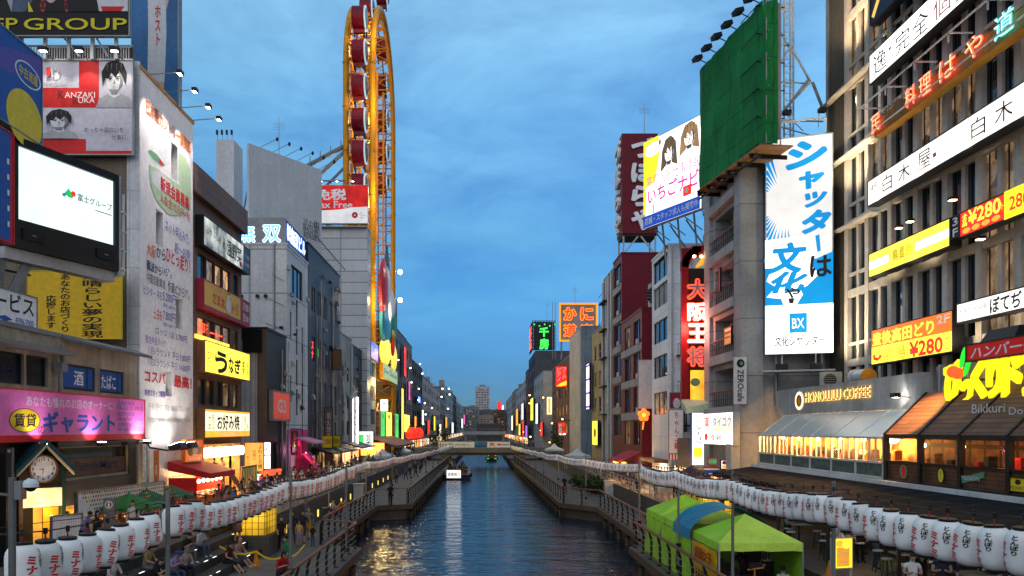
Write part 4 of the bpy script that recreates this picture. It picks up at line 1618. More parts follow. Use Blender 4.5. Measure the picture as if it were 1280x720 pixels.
sign_m('fried_snack_sign','narrow upright orange sign with a fried stick beside the fan unit','sign',PL(-16.8),42.3,43.2,4.2,6.2,[('e',.3,.08,.7,.45,FOODI),('e',.3,.6,.7,.95,FOODI),('r',.42,.4,.58,.65,LGRY)],ORNI,WHI,.15,0)
ac_unit(PL(-16.9),43.0,3.4,0,'outdoor fan unit on brackets beside the narrow orange sign',1.1,.8,.4)
for i in range(3):
 sign_m('red_menu_poster',['tall red menu poster behind the green parasols','second red menu poster behind the green parasols, nearer the fan unit','white and red price poster between two red menu posters'][i],'poster',
   PL(-16.85),41.5 + i * 1.15,42.4 + i * 1.15,ZP + .1,4.1,[('r',.2,.1,.8,.35,WHI if i < 2 else REDI),('r',.2,.45,.8,.5,YELI),('r',.2,.6,.8,.65,WHI if i < 2 else BLUI),('r',.2,.75,.7,.8,WHI if i < 2 else REDI)],
   REDI if i < 2 else WHI,WHI,.05,0)

# ---- alley, slate board and black building with a red square sign
SHEET = mk('white_corrugated_sheet',(.52,.54,.57),.5,joint=(.42,30,.05,.62),streak=.15)
DKB = mk('charcoal_panel',(.030,.033,.038),.5,joint=(2.2,.9,.03,.6),var=.3)
gb = building('black_building','low black building with a red square club sign beside the alley',-23,XL,66,72.4,15.2,DKB,'L',[(66.8,69.2,ZP + .01,6.2)],gl=[BLACK],coping=DARKM)
b = MB()
b.obox(PF(66),-23,-17.75,ZP,14.2,.01,.05,SHEET)
b.build('corrugated_sheet',gb)
b = MB()
b.obox(PF(66),-17.73,-16.98,ZP,15.1,.01,.09,mk('brown_strip',(.17,.12,.09),.6))
b.build('corner_strip',gb)
sign('blank_black_board','blank black board on the white corrugated wall beside the brown building','board',PF(65.7),(304,328),412,441,[],BLACK,DARKM,.2,0)
sign('square_club_sign','red square sign with white letters on the black building','sign',PL(XL),(336,358),487,526,[('t','G3',.26,.28,.76,.72,WHI,{'off': .03})] +
  [('p',[(.1 + .12 * k,1),(.15 + .12 * k,1),(.55 + .12 * k,.78),(.5 + .12 * k,.78)],ORNI) for k in range(3)],
  em('dull_red_lit',(.62,.06,.04),.55),GREYM,.3,.02,rim=.16)
for i,u in enumerate((66.8,71.8)):
 spot_arm(FL,u,15.2,.02,.9,'pale unlit lamp on the roof edge of the black building, ' + ['alley end','white building end'][i],group='lamps on the black building',lit=False)
sign_m('white_lightbox','bright white and yellow lightbox sign facing the bridge beside the orange panel','sign',PF(62.5),-17.1,-15.7,4.25,6.3,[
 ('p',[(.1,0),(.55,0),(.40,.4),(.55,.7),(.45,1),(.1,1)],E_Y),('e',.15,.75,.5,1.0,FOODI),('t','串',.66,.2,.82,.34,K_,BOLD),('r',.5,.46,.95,.5,K_),('t','ふ',.66,.6,.8,.72,K_)],E_W2,DARKM,.3,0)
rl = thing('red_lantern_row','row of glowing red paper lanterns under the white lightbox','lanterns',(-15.5,63,4))
for k in range(7):
 b = MB()
 b.lathe((-16.2 + .09 * k,61.9 + .45 * k,3.75),[(.1,0),(.2,.1),(.22,.22),(.2,.34),(.1,.44)],em('red_paper_lantern',(1,.09,.03),2.0,.2),10)
 b.build('lantern',rl)
b = MB()
b.tube((-16.3,61.6,4.24),(-15.5,65,4.24),.02,DARKM)
b.build('wire',rl)
eb = thing('izakaya_bar','orange lit bar front between the lightbox and the black building','shop',(-17,63,ZP))
b = MB()
b.box((-18.5,59.6,ZP + .01),(-17.2,65.6,4.2),em('izakaya_glow',(1,.36,.05),.55,.6))
b.build('room',eb)
b = MB()
for y in (59.6,61.5,63.4,65.4):
 b.box((-17.15,y,ZP + .01),(-17.0,y + .15,4.2),BROWNI)
b.box((-17.2,59.5,4.2),(-16.6,65.7,4.4),BROWNI)
b.build('frame',eb)

# ---- white building with blue neon roof signs
WB = mk('pale_white_wall_panel',(.70,.70,.71),.6,joint=(4.2,3.8,.05,.35),streak=.14,var=.1)
cw = [(74.3,79.2,19.2,21.9)]
cw += [(76.3,77.2,z,z + 2.4) for z in (8.5,11.2,14.0,16.6)]
cw += [(73.9,74.6,15.2,17.6),(78.7,79.4,14.4,16.8),(73.9,74.6,9.6,12),(78.7,79.4,9.2,11.6),(74.0,79.0,4.9,7.3)]
nb = building('white_building','white panelled building with blue neon characters around its roof edge',-29,XL,72.6,81.4,23.3,WB,'L',cw,gl=[G_DK,G_BL],nu=3,coping=WB)
b = MB()
b.box((-29,72.9,23.3),(-17.3,81.2,25.6),mk('pale_grey_band',(.42,.44,.47),.5))
b.build('roof_band',nb)
PN = PF(72.9)
n1 = thing('neon_roof_sign','blue neon roof sign with two large kanji facing the bridge','neon sign',PN.pt(-19.3,23.4,0))
b = MB()
for s,x0,x1 in (('無',297,320),('双',328,352)):
 u0_,v1_ = PN.uv(x0,281)
 u1_,v0_ = PN.uv(x1,304)
 b.text(PN,s,u0_,u1_,v0_,v1_,.12,N_BW,off=.055)
 b.text(PN,s,u0_ + .06,u1_ - .06,v0_ + .06,v1_ - .06,.16,N_B,off=.012)
b.build('tube',n1)
b = MB()
b.obox(PN,-21.6,-17.1,23.4,25.5,.02,.1,GREYM)
b.build('backing',n1)
PC = PL(-17.28)
n2 = thing('neon_roof_sign','blue white neon roof sign on the canal edge of the white building','neon sign',PC.pt(77,23.4,0))
b = MB()
b.text(PC,'㈱無双ビル',73.3,80.8,23.7,25.3,.18,N_BW,off=.03)
b.build('tube',n2)
b = MB()
b.obox(PC,73,81.1,23.42,25.5,.03,.12,BLUI)
b.build('backing',n2)
ps = thing('pink_shop','bright pink shop front with a sloping flowered cloth under the white building','shop',(-17,77,ZP))
PKM = mk('pink_paint',(.62,.05,.24),.5,var=.1)
b = MB()
holed(b,FL,72.7,81.3,ZP + .01,7.2,[(73.6,78.5,ZP + .02,5.7)],PKM,.9,.06)
b.build('wall',ps)
b = MB()
b.rect(FL,73.6,78.5,ZP + .02,5.7,-.83,em('pink_room_glow',(1,.20,.35),.9,.6))
b.build('room',ps)
b = MB()
for y in (74,75.6,77.4):
 b.obox(FL,y,y + .1,ZP + .02,5.7,-.1,.02,mk('red_trim',(.5,.02,.03),.4))
b.obox(FL,75.0,75.2,3,5.6,-.3,-.2,N_K)
b.obox(FL,77.9,78.1,3,5.6,-.3,-.2,N_K)
b.build('door_frame',ps)
b = MB()
b.hexa([(-16.9,75.5,6.4),(-15.2,75.5,5.9),(-15.2,81.2,5.9),(-16.9,81.2,6.4),(-16.9,75.5,6.5),(-15.2,75.5,6.05),(-15.2,81.2,6.05),(-16.9,81.2,6.5)],mk('pale_pink_awning',(.72,.30,.45),.6))
b.build('awning',ps)
b = MB()
CLO = mk('red_flower_cloth',(.58,.03,.12),.7,var=.5,scale=2.2)
b.hexa([(-17,76,ZP + .02),(-14.3,76.3,ZP + .02),(-14.3,79.5,ZP + .02),(-17,79.6,ZP + .02),(-16.9,76,5.0),(-16.4,76.3,5.0),(-16.4,78.8,5.0),(-16.9,78.9,5.0)],CLO)
for k in range(26):
 t_ = rnd.random()
 yy = 76.4 + rnd.random() * 2.6
 b.box((-14.31 - 2.1 * t_,yy,ZP + .1 + 2.4 * t_),(-14.24 - 2.1 * t_,yy + .18,ZP + .25 + 2.4 * t_),rnd.choice([WHI,PINI,YELI,LGRY,BLUI]))
b.build('cloth',ps)
lamp(ps,'POINT',(-15.8,76.5,5.3),(1,.25,.5),70,size=.3)
sign_m('yellow_window_sign','red square and yellow window sign above the pink shop front','sign',PL(-16.98),74.2,76.4,5.0 + 2.4 - 2.2,7.1,[('t','バー',.3,.5,.6,.9,N_Y),('r',.3,.1,.7,.42,REDI)],BLACK,FR_D,.1,0)

# ---- dark grey office building
DG = mk('dark_grey_panel',(.065,.075,.09),.5,joint=(1.45,3.3,.05,.35),streak=.2,var=.15)
cw = []
for i in range(5):
 y = 83.2 + i * 3.1
 cw += [(y,y + 1.7,19.0,21.4),(y,y + 1.7,14.0,16.4),(y,y + 1.5,8.8,12.2),(y + .1,y + 1.4,5.5,8.0)]
db = building('grey_office','dark grey panelled office building next to the blue neon white building',-30,XL,81.6,99.5,25.4,DG,'L',cw,gl=[G_BL,CURT,G_BL,G_DK],nu=1,fr=FR_L,coping=DARKM)
sign_m('window_neon','red and green neon sign in a window of the dark grey office','neon sign',PL(XL),83.3,84.8,14.1,16.2,[('t','スナ',.2,.1,.8,.9,N_R,BOLDV)],BLACK,FR_D,.05,-.13)
sign_m('window_neon','small green neon figure in the second window of the dark grey office','neon sign',PL(XL),86.4,87.9,14.1,16.2,[('r',.3,.3,.45,.7,N_G),('r',.55,.4,.7,.9,N_R)],BLACK,FR_D,.05,-.13)
sign_m('projecting_board','brown projecting board on the dark grey office wall','sign',PF(94.5),-16.95,-15.9,13.9,16.2,[],BROWNI,FR_D,.25,0)
for i in range(2):
 sign_m('small_yellow_sign',['small yellow hanging sign under the dark grey office, first','second small yellow hanging sign under the dark grey office, beyond the timber board'][i],'sign',
   PF(86.5 + 5 * i),-16.6,-15.5,5.3,6.6,[('t','居酒屋',.15,.3,.85,.7,K_)],YELI,DARKM,.1,0)
sign_m('timber_board','tall weathered timber sign board between two small yellow signs','sign',PF(88.5),-16.7,-15.8,3.4,9.6,[('t','炭火焼鳥',.25,.1,.75,.55,LGRY,VERT)],mk('weathered_timber',(.22,.17,.12),.7),DARKM,.15,0)
b = MB()
for y,c in ((83,BLACK),(89,BLACK),(95,BLACK)):
 b.hexa([(-16.9,y,5.3),(-14.9,y,4.7),(-14.9,y + 5,4.7),(-16.9,y + 5,5.3),(-16.9,y,5.5),(-14.9,y,4.9),(-14.9,y + 5,4.9),(-16.9,y + 5,5.5)],c)
b.build('awning',db)
b = MB()
for i in range(5):
 b.obox(FL,82.5 + i * 3.3,84.7 + i * 3.3,ZP + .02,4.6,.01,.05,em('warm_doorway',(1,.5,.16),.45,.6))
b.build('doorway',db)
b = MB()
b.box((-17.6,81.4,25.5),(-17.4,99.4,25.6),GREYM)
for i in range(19):
 b.bar((-17.5,81.6 + i,25.5),(-16.4,81.9 + i,26.2),.04,.04,GREYM)
b.tube((-16.4,81.6,26.2),(-16.4,99.8,26.2),.06,GREYM)
b.build('roof_railing',db)

# ---- blank billboard, chimney slab, tax free board and the building of the wheel
BLK = mk('weathered_white_sheet',(.60,.60,.61),.6,streak=.12,var=.1)
BB = Plane((-17.3,90,0),(.536,.844,0))
bu0,_ = BB.uv(311,200)
bz0,bz1 = 27.0,35.0
bb = thing('blank_billboard','huge blank grey billboard with a few lines of black lettering in one corner','billboard',BB.pt(bu0 / 2,25.5,0))
b = MB()
b.obox(BB,bu0,0,bz0 - 1.2,bz1,-.3,0,BLK)
b.build('panel',bb)
b = MB()
for s,px0,px1,y0,y1 in (('スポンサー募集中',379,399,272,281),('06-6725-0601',379,399,279,288),('東西商品販売',379,399,288,297)):
 ptext(b,BB,s,px0,px1,y0,y1,K_,.02)
b.build('lettering',bb)
b = MB()
for k in range(4):
 u = bu0 + .8 + k * 2.8
 b.tube(BB.pt(u,25.4,-.45),BB.pt(u,bz1 - .5,-.45),.12,GREYM)
 b.tube(BB.pt(u + .5,25.4,-3.2),BB.pt(u,bz1 - 2,-.45),.09,GREYM)
b.build('support_frame',bb)
for k in range(6):
 u = bu0 + 1.6 + k * 1.65
 b = MB()
 b.tube(BB.pt(u,bz1,-.4),BB.pt(u + .9,bz1 + .9,1.2),.03,GREYM)
 b.ball(BB.pt(u + .9,bz1 + .85,1.25),.14,.14,.22,DARKM,8,5)
 b.build('lamp_arm',bb)
antenna(-21.4,88,35,5.0,'thin tall antenna standing up behind the blank grey billboard')
SL = thing('chimney_slab','plain grey square shaft with four little lamps on top, beside the blank billboard','tower',(-29,96,20))
b = MB()
b.box((-30.2,95,10),(-28.2,98.5,40),BLK)
b.build('shaft',SL)
b = MB()
for k in range(4):
 x = -30.1 + k * .55
 b.tube((x,95.2,40),(x,95.2,40.7),.03,GREYM)
 b.box((x - .12,94.95,40.6),(x + .08,95.2,41.1),DARKM)
b.build('lamp',SL)
SID = mk('pale_white_siding',(.56,.58,.60),.5,joint=(14,1.55,.07,.4),streak=.1,var=.08)
tx = building('siding_building','tall pale grey siding building under the tax free board',-26,-16.3,118,121.5,35.6,SID,'L',[],coping=GREYM)
sign('tax_free_board','red and white tax free billboard on top of the grey siding building','billboard',PF(117.9),(386,461),233,281,[
 ('p',[(0,0),(1,0),(1,.56),(.75,.58),(.5,.64),(.25,.66),(0,.66)],em('taxfree_red',(.72,.012,.010),.6,.25)),
 ('t','免税',.12,.10,.64,.40,WHI,{'off': .035}),('t','Tax Free',.10,.42,.74,.60,WHI,{'off': .03}),
 ('e',.73,.70,.83,.86,REDI),('p',[(.76,.80),(.78,.74),(.80,.80)],WHI),('t','Japan.\nTax-free\nShop',.86,.70,.96,.88,GRYI)],em('board_white',(.9,.9,.93),.55),GREYM,.6,.1)
for i in range(3):
 spot_arm(PF(117.2),-22.5 + i * 2.2,41.6,0,.7,['first','second','third'][i] + ' lamp glowing over the tax free board',group='lamps over the tax free board')
b = MB()
for i in range(24):
 b.box((-24.5 + i * .35,117.6,35.65),(-24.47 + i * .35,117.65,36.1),GREYM)
b.box((-24.6,117.3,35.5),(-16.3,117.85,35.64),GREYM)
tag(b.build('billboard_ledge',at=(-20,117.5,35.5)),'narrow steel ledge under the tax free board','ledge')

# ---- the oval ferris wheel, seen almost edge on
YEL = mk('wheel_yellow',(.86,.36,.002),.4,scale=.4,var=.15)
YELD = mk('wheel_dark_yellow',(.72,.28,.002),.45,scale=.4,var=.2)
WY0,WY1,WZT = 132.0,162.5,64.0
WYc,WR = (WY0 + WY1) / 2,(WY1 - WY0) / 2
fw = thing('ferris_wheel_ride','tall oval yellow ferris wheel of steel tubes rising over the canal','ferris wheel',(-19.5,WYc,ZP))


def oval(x,off,z0=ZP,n=20):
 r_ = WR - off
 pts = [(x,WY0 + off,z0),(x,WY0 + off,WZT)]
 pts += [(x,WYc - r_ * math.cos(math.pi * i / n),WZT + r_ * math.sin(math.pi * i / n)) for i in range(1,n)]
 return pts + [(x,WY1 - off,WZT),(x,WY1 - off,z0)]


def along(x,off,s):
 """point at arc length s along the oval"""
 r_ = WR - off
 Ls = WZT - ZP
 if s <= Ls:
  return Vector((x,WY0 + off,ZP + s))
 if s <= Ls + math.pi * r_:
  a = (s - Ls) / r_
  return Vector((x,WYc - r_ * math.cos(a),WZT + r_ * math.sin(a)))
 return Vector((x,WY1 - off,WZT - (s - Ls - math.pi * r_)))


XO,XI = -17.4,-21.6
for nm,x in (('outer_frame',XO),('inner_frame',XI)):
 b = MB()
 b.path(oval(x,0),.44,YEL,10)
 b.path(oval(x,1.9),.26,YEL,8)
 L0,L1 = 2 * (WZT - ZP) + math.pi * WR,2 * (WZT - ZP) + math.pi * (WR - 1.9)
 n = 74
 for k in range(n):
  p = along(x,0,L0 * k / n)
  q = along(x,1.9,L1 * (k + .5) / n)
  p2 = along(x,0,L0 * (k + 1) / n)
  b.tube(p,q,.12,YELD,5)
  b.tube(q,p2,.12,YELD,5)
  if k % 3 == 0:
   b.lathe(p,[(.53,-.1),(.53,.1)],YELD,10) if WY0 - 1 < p.y < WY0 + .1 or p.y > WY1 - .1 else None
 b.build(nm,fw)
b = MB()
n = 62
for k in range(1,n):
 for off in (0,1.9):
  Lk = 2 * (WZT - ZP) + math.pi * (WR - off)
  p,q = along(XO,off,Lk * k / n),along(XI,off,Lk * k / n)
  if p.z < 28 and p.y < WYc:
   continue
  if off == 0 and k % 2 == 0:
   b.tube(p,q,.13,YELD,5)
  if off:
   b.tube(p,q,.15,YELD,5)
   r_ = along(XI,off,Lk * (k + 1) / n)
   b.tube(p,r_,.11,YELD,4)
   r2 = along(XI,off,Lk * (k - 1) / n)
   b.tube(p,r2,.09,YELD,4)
b.build('cross_bracing',fw)
b = MB()
for x in (-20.2,-18.7):
 b.path(oval(x,1.0,20),.11,DARKM,6)
b.build('cabin_track',fw)
b = MB()
for y in (WY0 + 6,WYc,WY1 - 6):                               # inner tower carrying the drive
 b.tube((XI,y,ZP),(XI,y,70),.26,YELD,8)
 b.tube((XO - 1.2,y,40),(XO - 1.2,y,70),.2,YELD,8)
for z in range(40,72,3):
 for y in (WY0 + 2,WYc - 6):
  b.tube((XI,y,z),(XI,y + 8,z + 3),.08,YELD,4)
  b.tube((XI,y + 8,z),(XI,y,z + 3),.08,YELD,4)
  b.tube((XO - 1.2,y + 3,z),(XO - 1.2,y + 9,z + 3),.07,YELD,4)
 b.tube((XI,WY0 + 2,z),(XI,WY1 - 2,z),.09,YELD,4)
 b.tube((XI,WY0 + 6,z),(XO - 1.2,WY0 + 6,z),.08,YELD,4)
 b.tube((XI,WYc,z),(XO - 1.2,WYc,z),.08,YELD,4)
b.build('inner_tower',fw)
for z in (14,27,44,58,70):
 lamp(fw,'POINT',(-19.4,WY0 + 6.2,z),(1,.70,.24),1500,size=.5)
 lamp(fw,'POINT',(-15.2,WY0 - 2.5,z),(1,.70,.24),700,size=.4)
b = MB()
RED_ = mk('cabin_red',(.26,.012,.03),.4,var=.15,scale=1)
GREYB = mk('truss_grey',(.22,.25,.28),.5,.3)


def cabin(loc,label,first=None):
 r = thing('ferris_cabin',label,'cabin',loc,'round cabins of the ferris wheel')
 b = MB()
 prof = []
 for k in range(7):                                           # ribbed drum
  x = -1.0 + k * .27
  prof += [(1.82,x),(1.82,x + .17),(1.74,x + .19),(1.74,x + .26)]
 b.lathe(loc,[(1.3,-1.1)] + prof + [(1.8,.93)],RED_,24,'X')
 b.build('body',r)
 b = MB()
 b.lathe(loc,[(1.88,.92),(1.90,1.12),(1.68,1.14),(1.64,.98)],em('cabin_ring_light',(.55,.80,1.0),.55,0),24,'X')
 b.build('rim',r)
 b = MB()
 b.lathe(loc,[(1.64,.97),(1.60,1.12),(1.2,1.28),(.5,1.38)],G_BL,24,'X')
 b.build('window',r)
 b = MB()
 b.box((loc[0] - .9,loc[1] - .35,loc[2] - 2.35),(loc[0] + .8,loc[1] + .35,loc[2] - 1.75),RED_)
 for s in (-.75,.75):
  b.box((loc[0] + s - .1,loc[1] - .1,loc[2] - 2.75),(loc[0] + s + .1,loc[1] + .5,loc[2] - 2.2),DARKM)
 b.build('underframe',r)
 return r


zs = [zat(py,WY0 - .6) for py in (20,62,105,148,188,230)]
for i,z in enumerate(zs):
 cabin((-19.5,WY0 + .2,z),['highest round red cabin on the near side of the wheel, just below its crown','second round red cabin from the top of the wheel',
         'third round red cabin from the top of the wheel','fourth round red cabin from the top of the wheel',
         'fifth round red cabin down, the last wholly clear of the tax free board','round red cabin half hidden behind the tax free board'][i])
cabin((-19.5,WYc - 6.5,WZT + WR - 1.6),'red cabin tilted at the very crown of the wheel')
for i,z in enumerate([zat(py,WY1) for py in (-4,62,105,150,190,228)]):
 cabin((-19.5,WY1 - .2,z),['red cabin behind the crown on the back side of the wheel','first small cabin seen through the back leg of the wheel','second small cabin seen through the back leg of the wheel',
        'third small cabin seen through the back leg of the wheel','fourth small cabin seen through the back leg of the wheel','lowest small cabin seen through the back leg of the wheel'][i])
# grey truss arms tying the wheel to the roof
tr = thing('bracing_truss','dark grey truss arms tying the yellow wheel to the roof behind the blank billboard','truss',(-24,128,36))
b = MB()
hub = Vector((-28.0,130,zat(235,130)))
for yz in ((428,184),(428,188),(430,205)):
 pass
A_ = Vector((-21.9,132,zat(183,132)))
B_ = Vector((-36.5,131,zat(246,131)))
b.tube(A_,B_,.36,GREYB,8)
b.tube(A_ + Vector((0,0,-.9)),Vector((-26.0,131,zat(222,131))),.3,GREYB,8)
b.tube(A_ + Vector((0,0,-3.4)),Vector((-25.4,131,zat(240,131))),.22,GREYB,8)
b.tube(Vector((-26.2,131,zat(218,131))),Vector((-23.2,131,36)),.5,GREYB,8)
b.tube(Vector((-26.2,131,zat(226,131))),Vector((-21.5,131,zat(226,131))),.12,GREYB,6)
b.tube(Vector((-26.2,131,zat(238,131))),Vector((-21.5,131,zat(238,131))),.14,GREYB,6)
b.build('arm',tr)
b = MB()
for k in range(9):
 x = -35 + k * 1.6
 zc = B_.z + (A_.z - B_.z) * (x - B_.x) / (A_.x - B_.x)
 b.box((x - .06,130.9,zc),(x + .06,131.1,zc + 1.5 - .1 * k),GREYB)
for k in range(7):
 a = 2 * math.pi * k / 7
 b.tube((-23 + .8 * math.cos(a),131 + .8 * math.sin(a),41.5),(-23 + .8 * math.cos(a),131 + .8 * math.sin(a),44.5),.04,GREYM)
for z in (42,43,44.4):
 for k in range(10):
  a,a2 = 2 * math.pi * k / 10,2 * math.pi * (k + 1) / 10
  b.tube((-23 + .8 * math.cos(a),131 + .8 * math.sin(a),z),(-23 + .8 * math.cos(a2),131 + .8 * math.sin(a2),z),.035,GREYM,4)
b.build('railing',tr)

# coloured folk figure hung on the outer face of the wheel (a plain rounded carnival figure)
fg = thing('carnival_sculpture','huge colourful rounded festival figure with a dark pointed cap hung on the yellow wheel','sculpture',(-16,147,19))
b = MB()
SX = -16.75
b.ball((SX,145,32.0),.8,3.6,3.4,mk('sculpture_grey',(.50,.50,.54),.4),16,10)
b.ball((SX + .1,150,29.5),.8,4.6,3.0,mk('sculpture_white',(.70,.68,.66),.4),16,10)
b.ball((SX,141,31),.8,2.4,5.0,mk('sculpture_maroon',(.36,.03,.08),.4),16,10)
b.build('torso',fg)
b = MB()
CAPN = mk('sculpture_navy',(.05,.09,.15),.4)
for k in range(7):
 b.ball((SX - .2,147 + .15 * k,34.4 + .75 * k),.75 - .09 * k,2.5 - .34 * k,.8,CAPN,12,8)
b.build('cap',fg)
b = MB()
b.ball((SX,144,25.5),.9,4.6,4.4,mk('sculpture_blue',(.02,.20,.40),.4),16,10)
b.ball((SX + .2,152.5,26.0),.8,3.2,3.4,mk('sculpture_green',(.03,.28,.14),.4),16,10)
b.build('robe',fg)
b = MB()
b.ball((SX + .7,143.5,27),.35,1.6,1.9,WHI,12,8)
b.ball((SX + .7,150,24.2),.35,2.4,.8,mk('sculpture_yellow',(.75,.50,.02),.4),12,8)
b.ball((SX + .7,149,21.8),.35,1.4,1.6,REDI,12,8)
b.build('ornament',fg)
b = MB()
GLB = em('glowing_globe',(1,.66,.10),1.1,.1)
b.ball((SX,143.5,20.6),.95,2.8,2.6,GLB,16,10)
b.ball((SX + .1,153,20.2),.95,2.6,2.8,GLB,16,10)
b.build('globe',fg)
b = MB()
for k in range(4):
 b.ball((SX - .3,147,17.5 + k * .6),.9,5.0 - k * .3,.45,mk('sculpture_bronze',(.16,.12,.10),.4,.4),18,8)
b.build('base',fg)
for z in (35,27,20):
 lamp(fg,'POINT',(-13.2,142,z),(1,.85,.6),260,size=.3)
sign('discount_store_sign','slanting pale green sign with purple lettering low between the legs of the yellow wheel','sign',PL(-16.9),(473,492),453,472,[
 ('t','Don Quijote',.06,.28,.94,.70,PURI,{'off': .02,'shear': .2})],em('sign_pale_green',(.45,.62,.30),.7),YEL,.5,.2)
b = MB()
for z in (15.6,10.2):
 b.tube((XO,WY0,z),(XO,WY1,z),.28,YEL,8)
for k in range(6):
 b.tube((XO,WY0 + 5 * k,10.2),(XO,WY0 + 2.5 + 5 * k,11.6),.12,YEL)
b.build('tie_beam',fw)
lot = building('store_block','grey store block with shutters behind the legs of the yellow wheel',-40,-22.2,122,165,35.0,SID,'L',[],coping=GREYM)
for i,(yy,s,m,c) in enumerate(((134.5,'免税',E_G,'green lit tax free banner beside the leg of the wheel'),(142,'激安',BLZ_Y,'bright yellow lit banner low between the wheel legs'),
         (157,'免税',E_G,'green lit banner beyond the yellow banner under the wheel'))):
 sign_m('store_banner',c,'sign',PL(-16.7),yy,yy + (5.5 if i != 1 else 8.5),5.6,10.2,[('t',s,.15,.3,.85,.75,WHI if i != 1 else REDI),('e',.3,.05,.7,.28,LGRY if i != 1 else YELI)],m,GREYM,.3,0)
sign_m('store_lightbox','small bright white lightbox above the green and yellow banners','sign',PF(139),-17.0,-15.7,10.2,12.2,[('r',.2,.3,.8,.4,GRYI)],E_W2,GREYM,.3,0)
b = MB()
b.hexa([(-17,118,5.9),(-12.2,118,4.6),(-12.2,150,4.6),(-17,150,5.9),(-17,118,6.3),(-12.2,118,4.9),(-12.2,150,4.9),(-17,150,6.3)],mk('brown_awning',(.20,.07,.05),.6))
for k in range(9):
 b.tube((-12.3,118.2 + k * 3.95,ZP),(-12.3,118.2 + k * 3.95,4.7),.06,DARKM)
tag(b.build('street_awning',at=(-14.6,134,ZP)),'long dark red brown awning over the promenade below the wheel','awning')
b = MB()
b.box((-18.2,165.5,ZP),(-17.2,168,33),mk('dark_shaft',(.12,.13,.15),.6))
pl = tag(b.build('service_shaft',at=(-17.7,166,ZP)),'narrow dark shaft standing against the back leg of the wheel','shaft')
for i,py in enumerate((340,375)):
 r = thing('star_lamp',['upper','lower'][i] + ' dazzling white lamp on an arm beyond the back leg of the wheel','lamp',(-16.6,165,zat(py,165)),'lamps beside the wheel')
 b = MB()
 b.tube((-18,165.4,zat(py,165) - .2),(-16.4,165,zat(py,165)),.06,DARKM)
 b.build('arm',r)
 b = MB()
 b.ball((-16.3,165,zat(py,165)),.42,.42,.42,em('star_lamp_glow',(1,.93,.75),30,0),12,8)
 b.build('globe',r)

# ---- small buildings before the wheel
BEI = mk('pale_beige_render',(.46,.45,.43),.7,streak=.25)
b1 = building('narrow_building','narrow pale beige building with drainpipes before the yellow wheel',-27,XL,100,108.4,18.8,BEI,'L',
    [(y,y + 1.6,z,z + 1.8) for y in (101,104.8) for z in (6.5,9.8,13.2)],coping=GREYM)
b = MB()
b.tube((-16.85,107.6,ZP),(-16.85,107.6,18),.16,PALEM,8)
b.path([(-16.8,106.4,5),(-16.8,106.4,11),(-16.4,107.6,12.2),(-16.4,107.6,5)],.26,PALEM,8)
b.build('pipe',b1)
b2 = building('dark_fronted_building','narrow black fronted building with large grey windows before the yellow wheel',-27,XL,108.6,117.6,18.2,mk('black_render',(.04,.042,.047),.6),'L',
    [(110.5,116.2,z,z + 2.9) for z in (5.6,9.9,14.2)],gl=[G_BL,CURT],nu=3,fr=FR_L,coping=DARKM)
b3 = building('balcony_building','pale building with banded balconies directly before the yellow wheel leg',-21.5,XL + .2,121.8,131.4,19.6,mk('band_grey',(.42,.44,.47),.6,streak=.2),'L',
    [(122.5,130.6,z,z + 2.3) for z in (4.4,8.0,11.6,15.2)],gl=[G_DK,G_DIM,G_BL],nu=4,coping=GREYM)
sign_m('blue_video_sign','small blue and violet lit display on the roof corner before the wheel','sign',PL(XL + .3),122,130.5,17.6,20.2,[('r',.05,.6,.95,.9,E_P),('t','カラオケ',.1,.15,.9,.55,WHI)],
  em('violet_display',(.12,.22,1.0),1.0,.4),GREYM,.4,0)
sign_m('upright_white_sign','tall upright white lit sign on the promenade before the wheel','sign',PF(107.6),-16.9,-15.9,5.2,11.4,[('t','うどん',.2,.2,.8,.8,REDI,VERT)],BLZ_W,GREYM,.2,0)
sign_m('small_lightbox','small green and white lightbox under the tall upright white sign','sign',PF(112),-16.8,-14.6,4.6,7.0,[('r',.1,.2,.4,.8,E_G),('t','薬',.5,.2,.9,.8,GRNI)],E_W,GREYM,.2,0)
sign_m('red_lightbox','red orange lit shop sign low beside the brown awning','sign',PF(116),-16.9,-13.6,3.6,5.4,[('t','金龍ラーメン',.1,.3,.9,.7,WHI)],BLZ_O,GREYM,.2,0)
for i,(y,m) in enumerate(((101,'white'),(108,'cream'))):
 rr = thing('lit_shop_window',['warm lit shop window with a white lantern under the beige building','warm lit shop window under the black fronted building'][i],'shop',(-16.9,y,ZP))
 b = MB()
 b.obox(FL,y,y + 6,ZP + .02,4.8,.02,.1,em('street_shop_glow',(1,.60,.25),1.3,.5))
 b.build('pane',rr)
 b = MB()
 b.hexa([(-16.9,y,5.6),(-14.6,y,4.9),(-14.6,y + 6.5,4.9),(-16.9,y + 6.5,5.6),(-16.9,y,5.75),(-14.6,y,5.05),(-14.6,y + 6.5,5.05),(-16.9,y + 6.5,5.75)],[NAVY,BLACK][i])
 b.build('awning',rr)
 lamp(rr,'POINT',(-15,y + 3,4.4),(1,.62,.28),160,size=.4)

# ---- the long receding row on this bank and on the other
FARM = [mk('far_white_render',(.40,.41,.43),.7,streak=.2),mk('far_grey_render',(.26,.28,.31),.7,streak=.2),mk('far_tan_render',(.34,.30,.25),.7,streak=.2),
  mk('far_dark_render',(.08,.09,.11),.7),mk('far_brick',(.22,.13,.10),.75),mk('far_pale_tile',(.48,.49,.50),.6,joint=(3,3,.05,.6))]
rowr = random.Random(21)
COLW = ['pale','grey','tan','dark','brick red','white tiled']


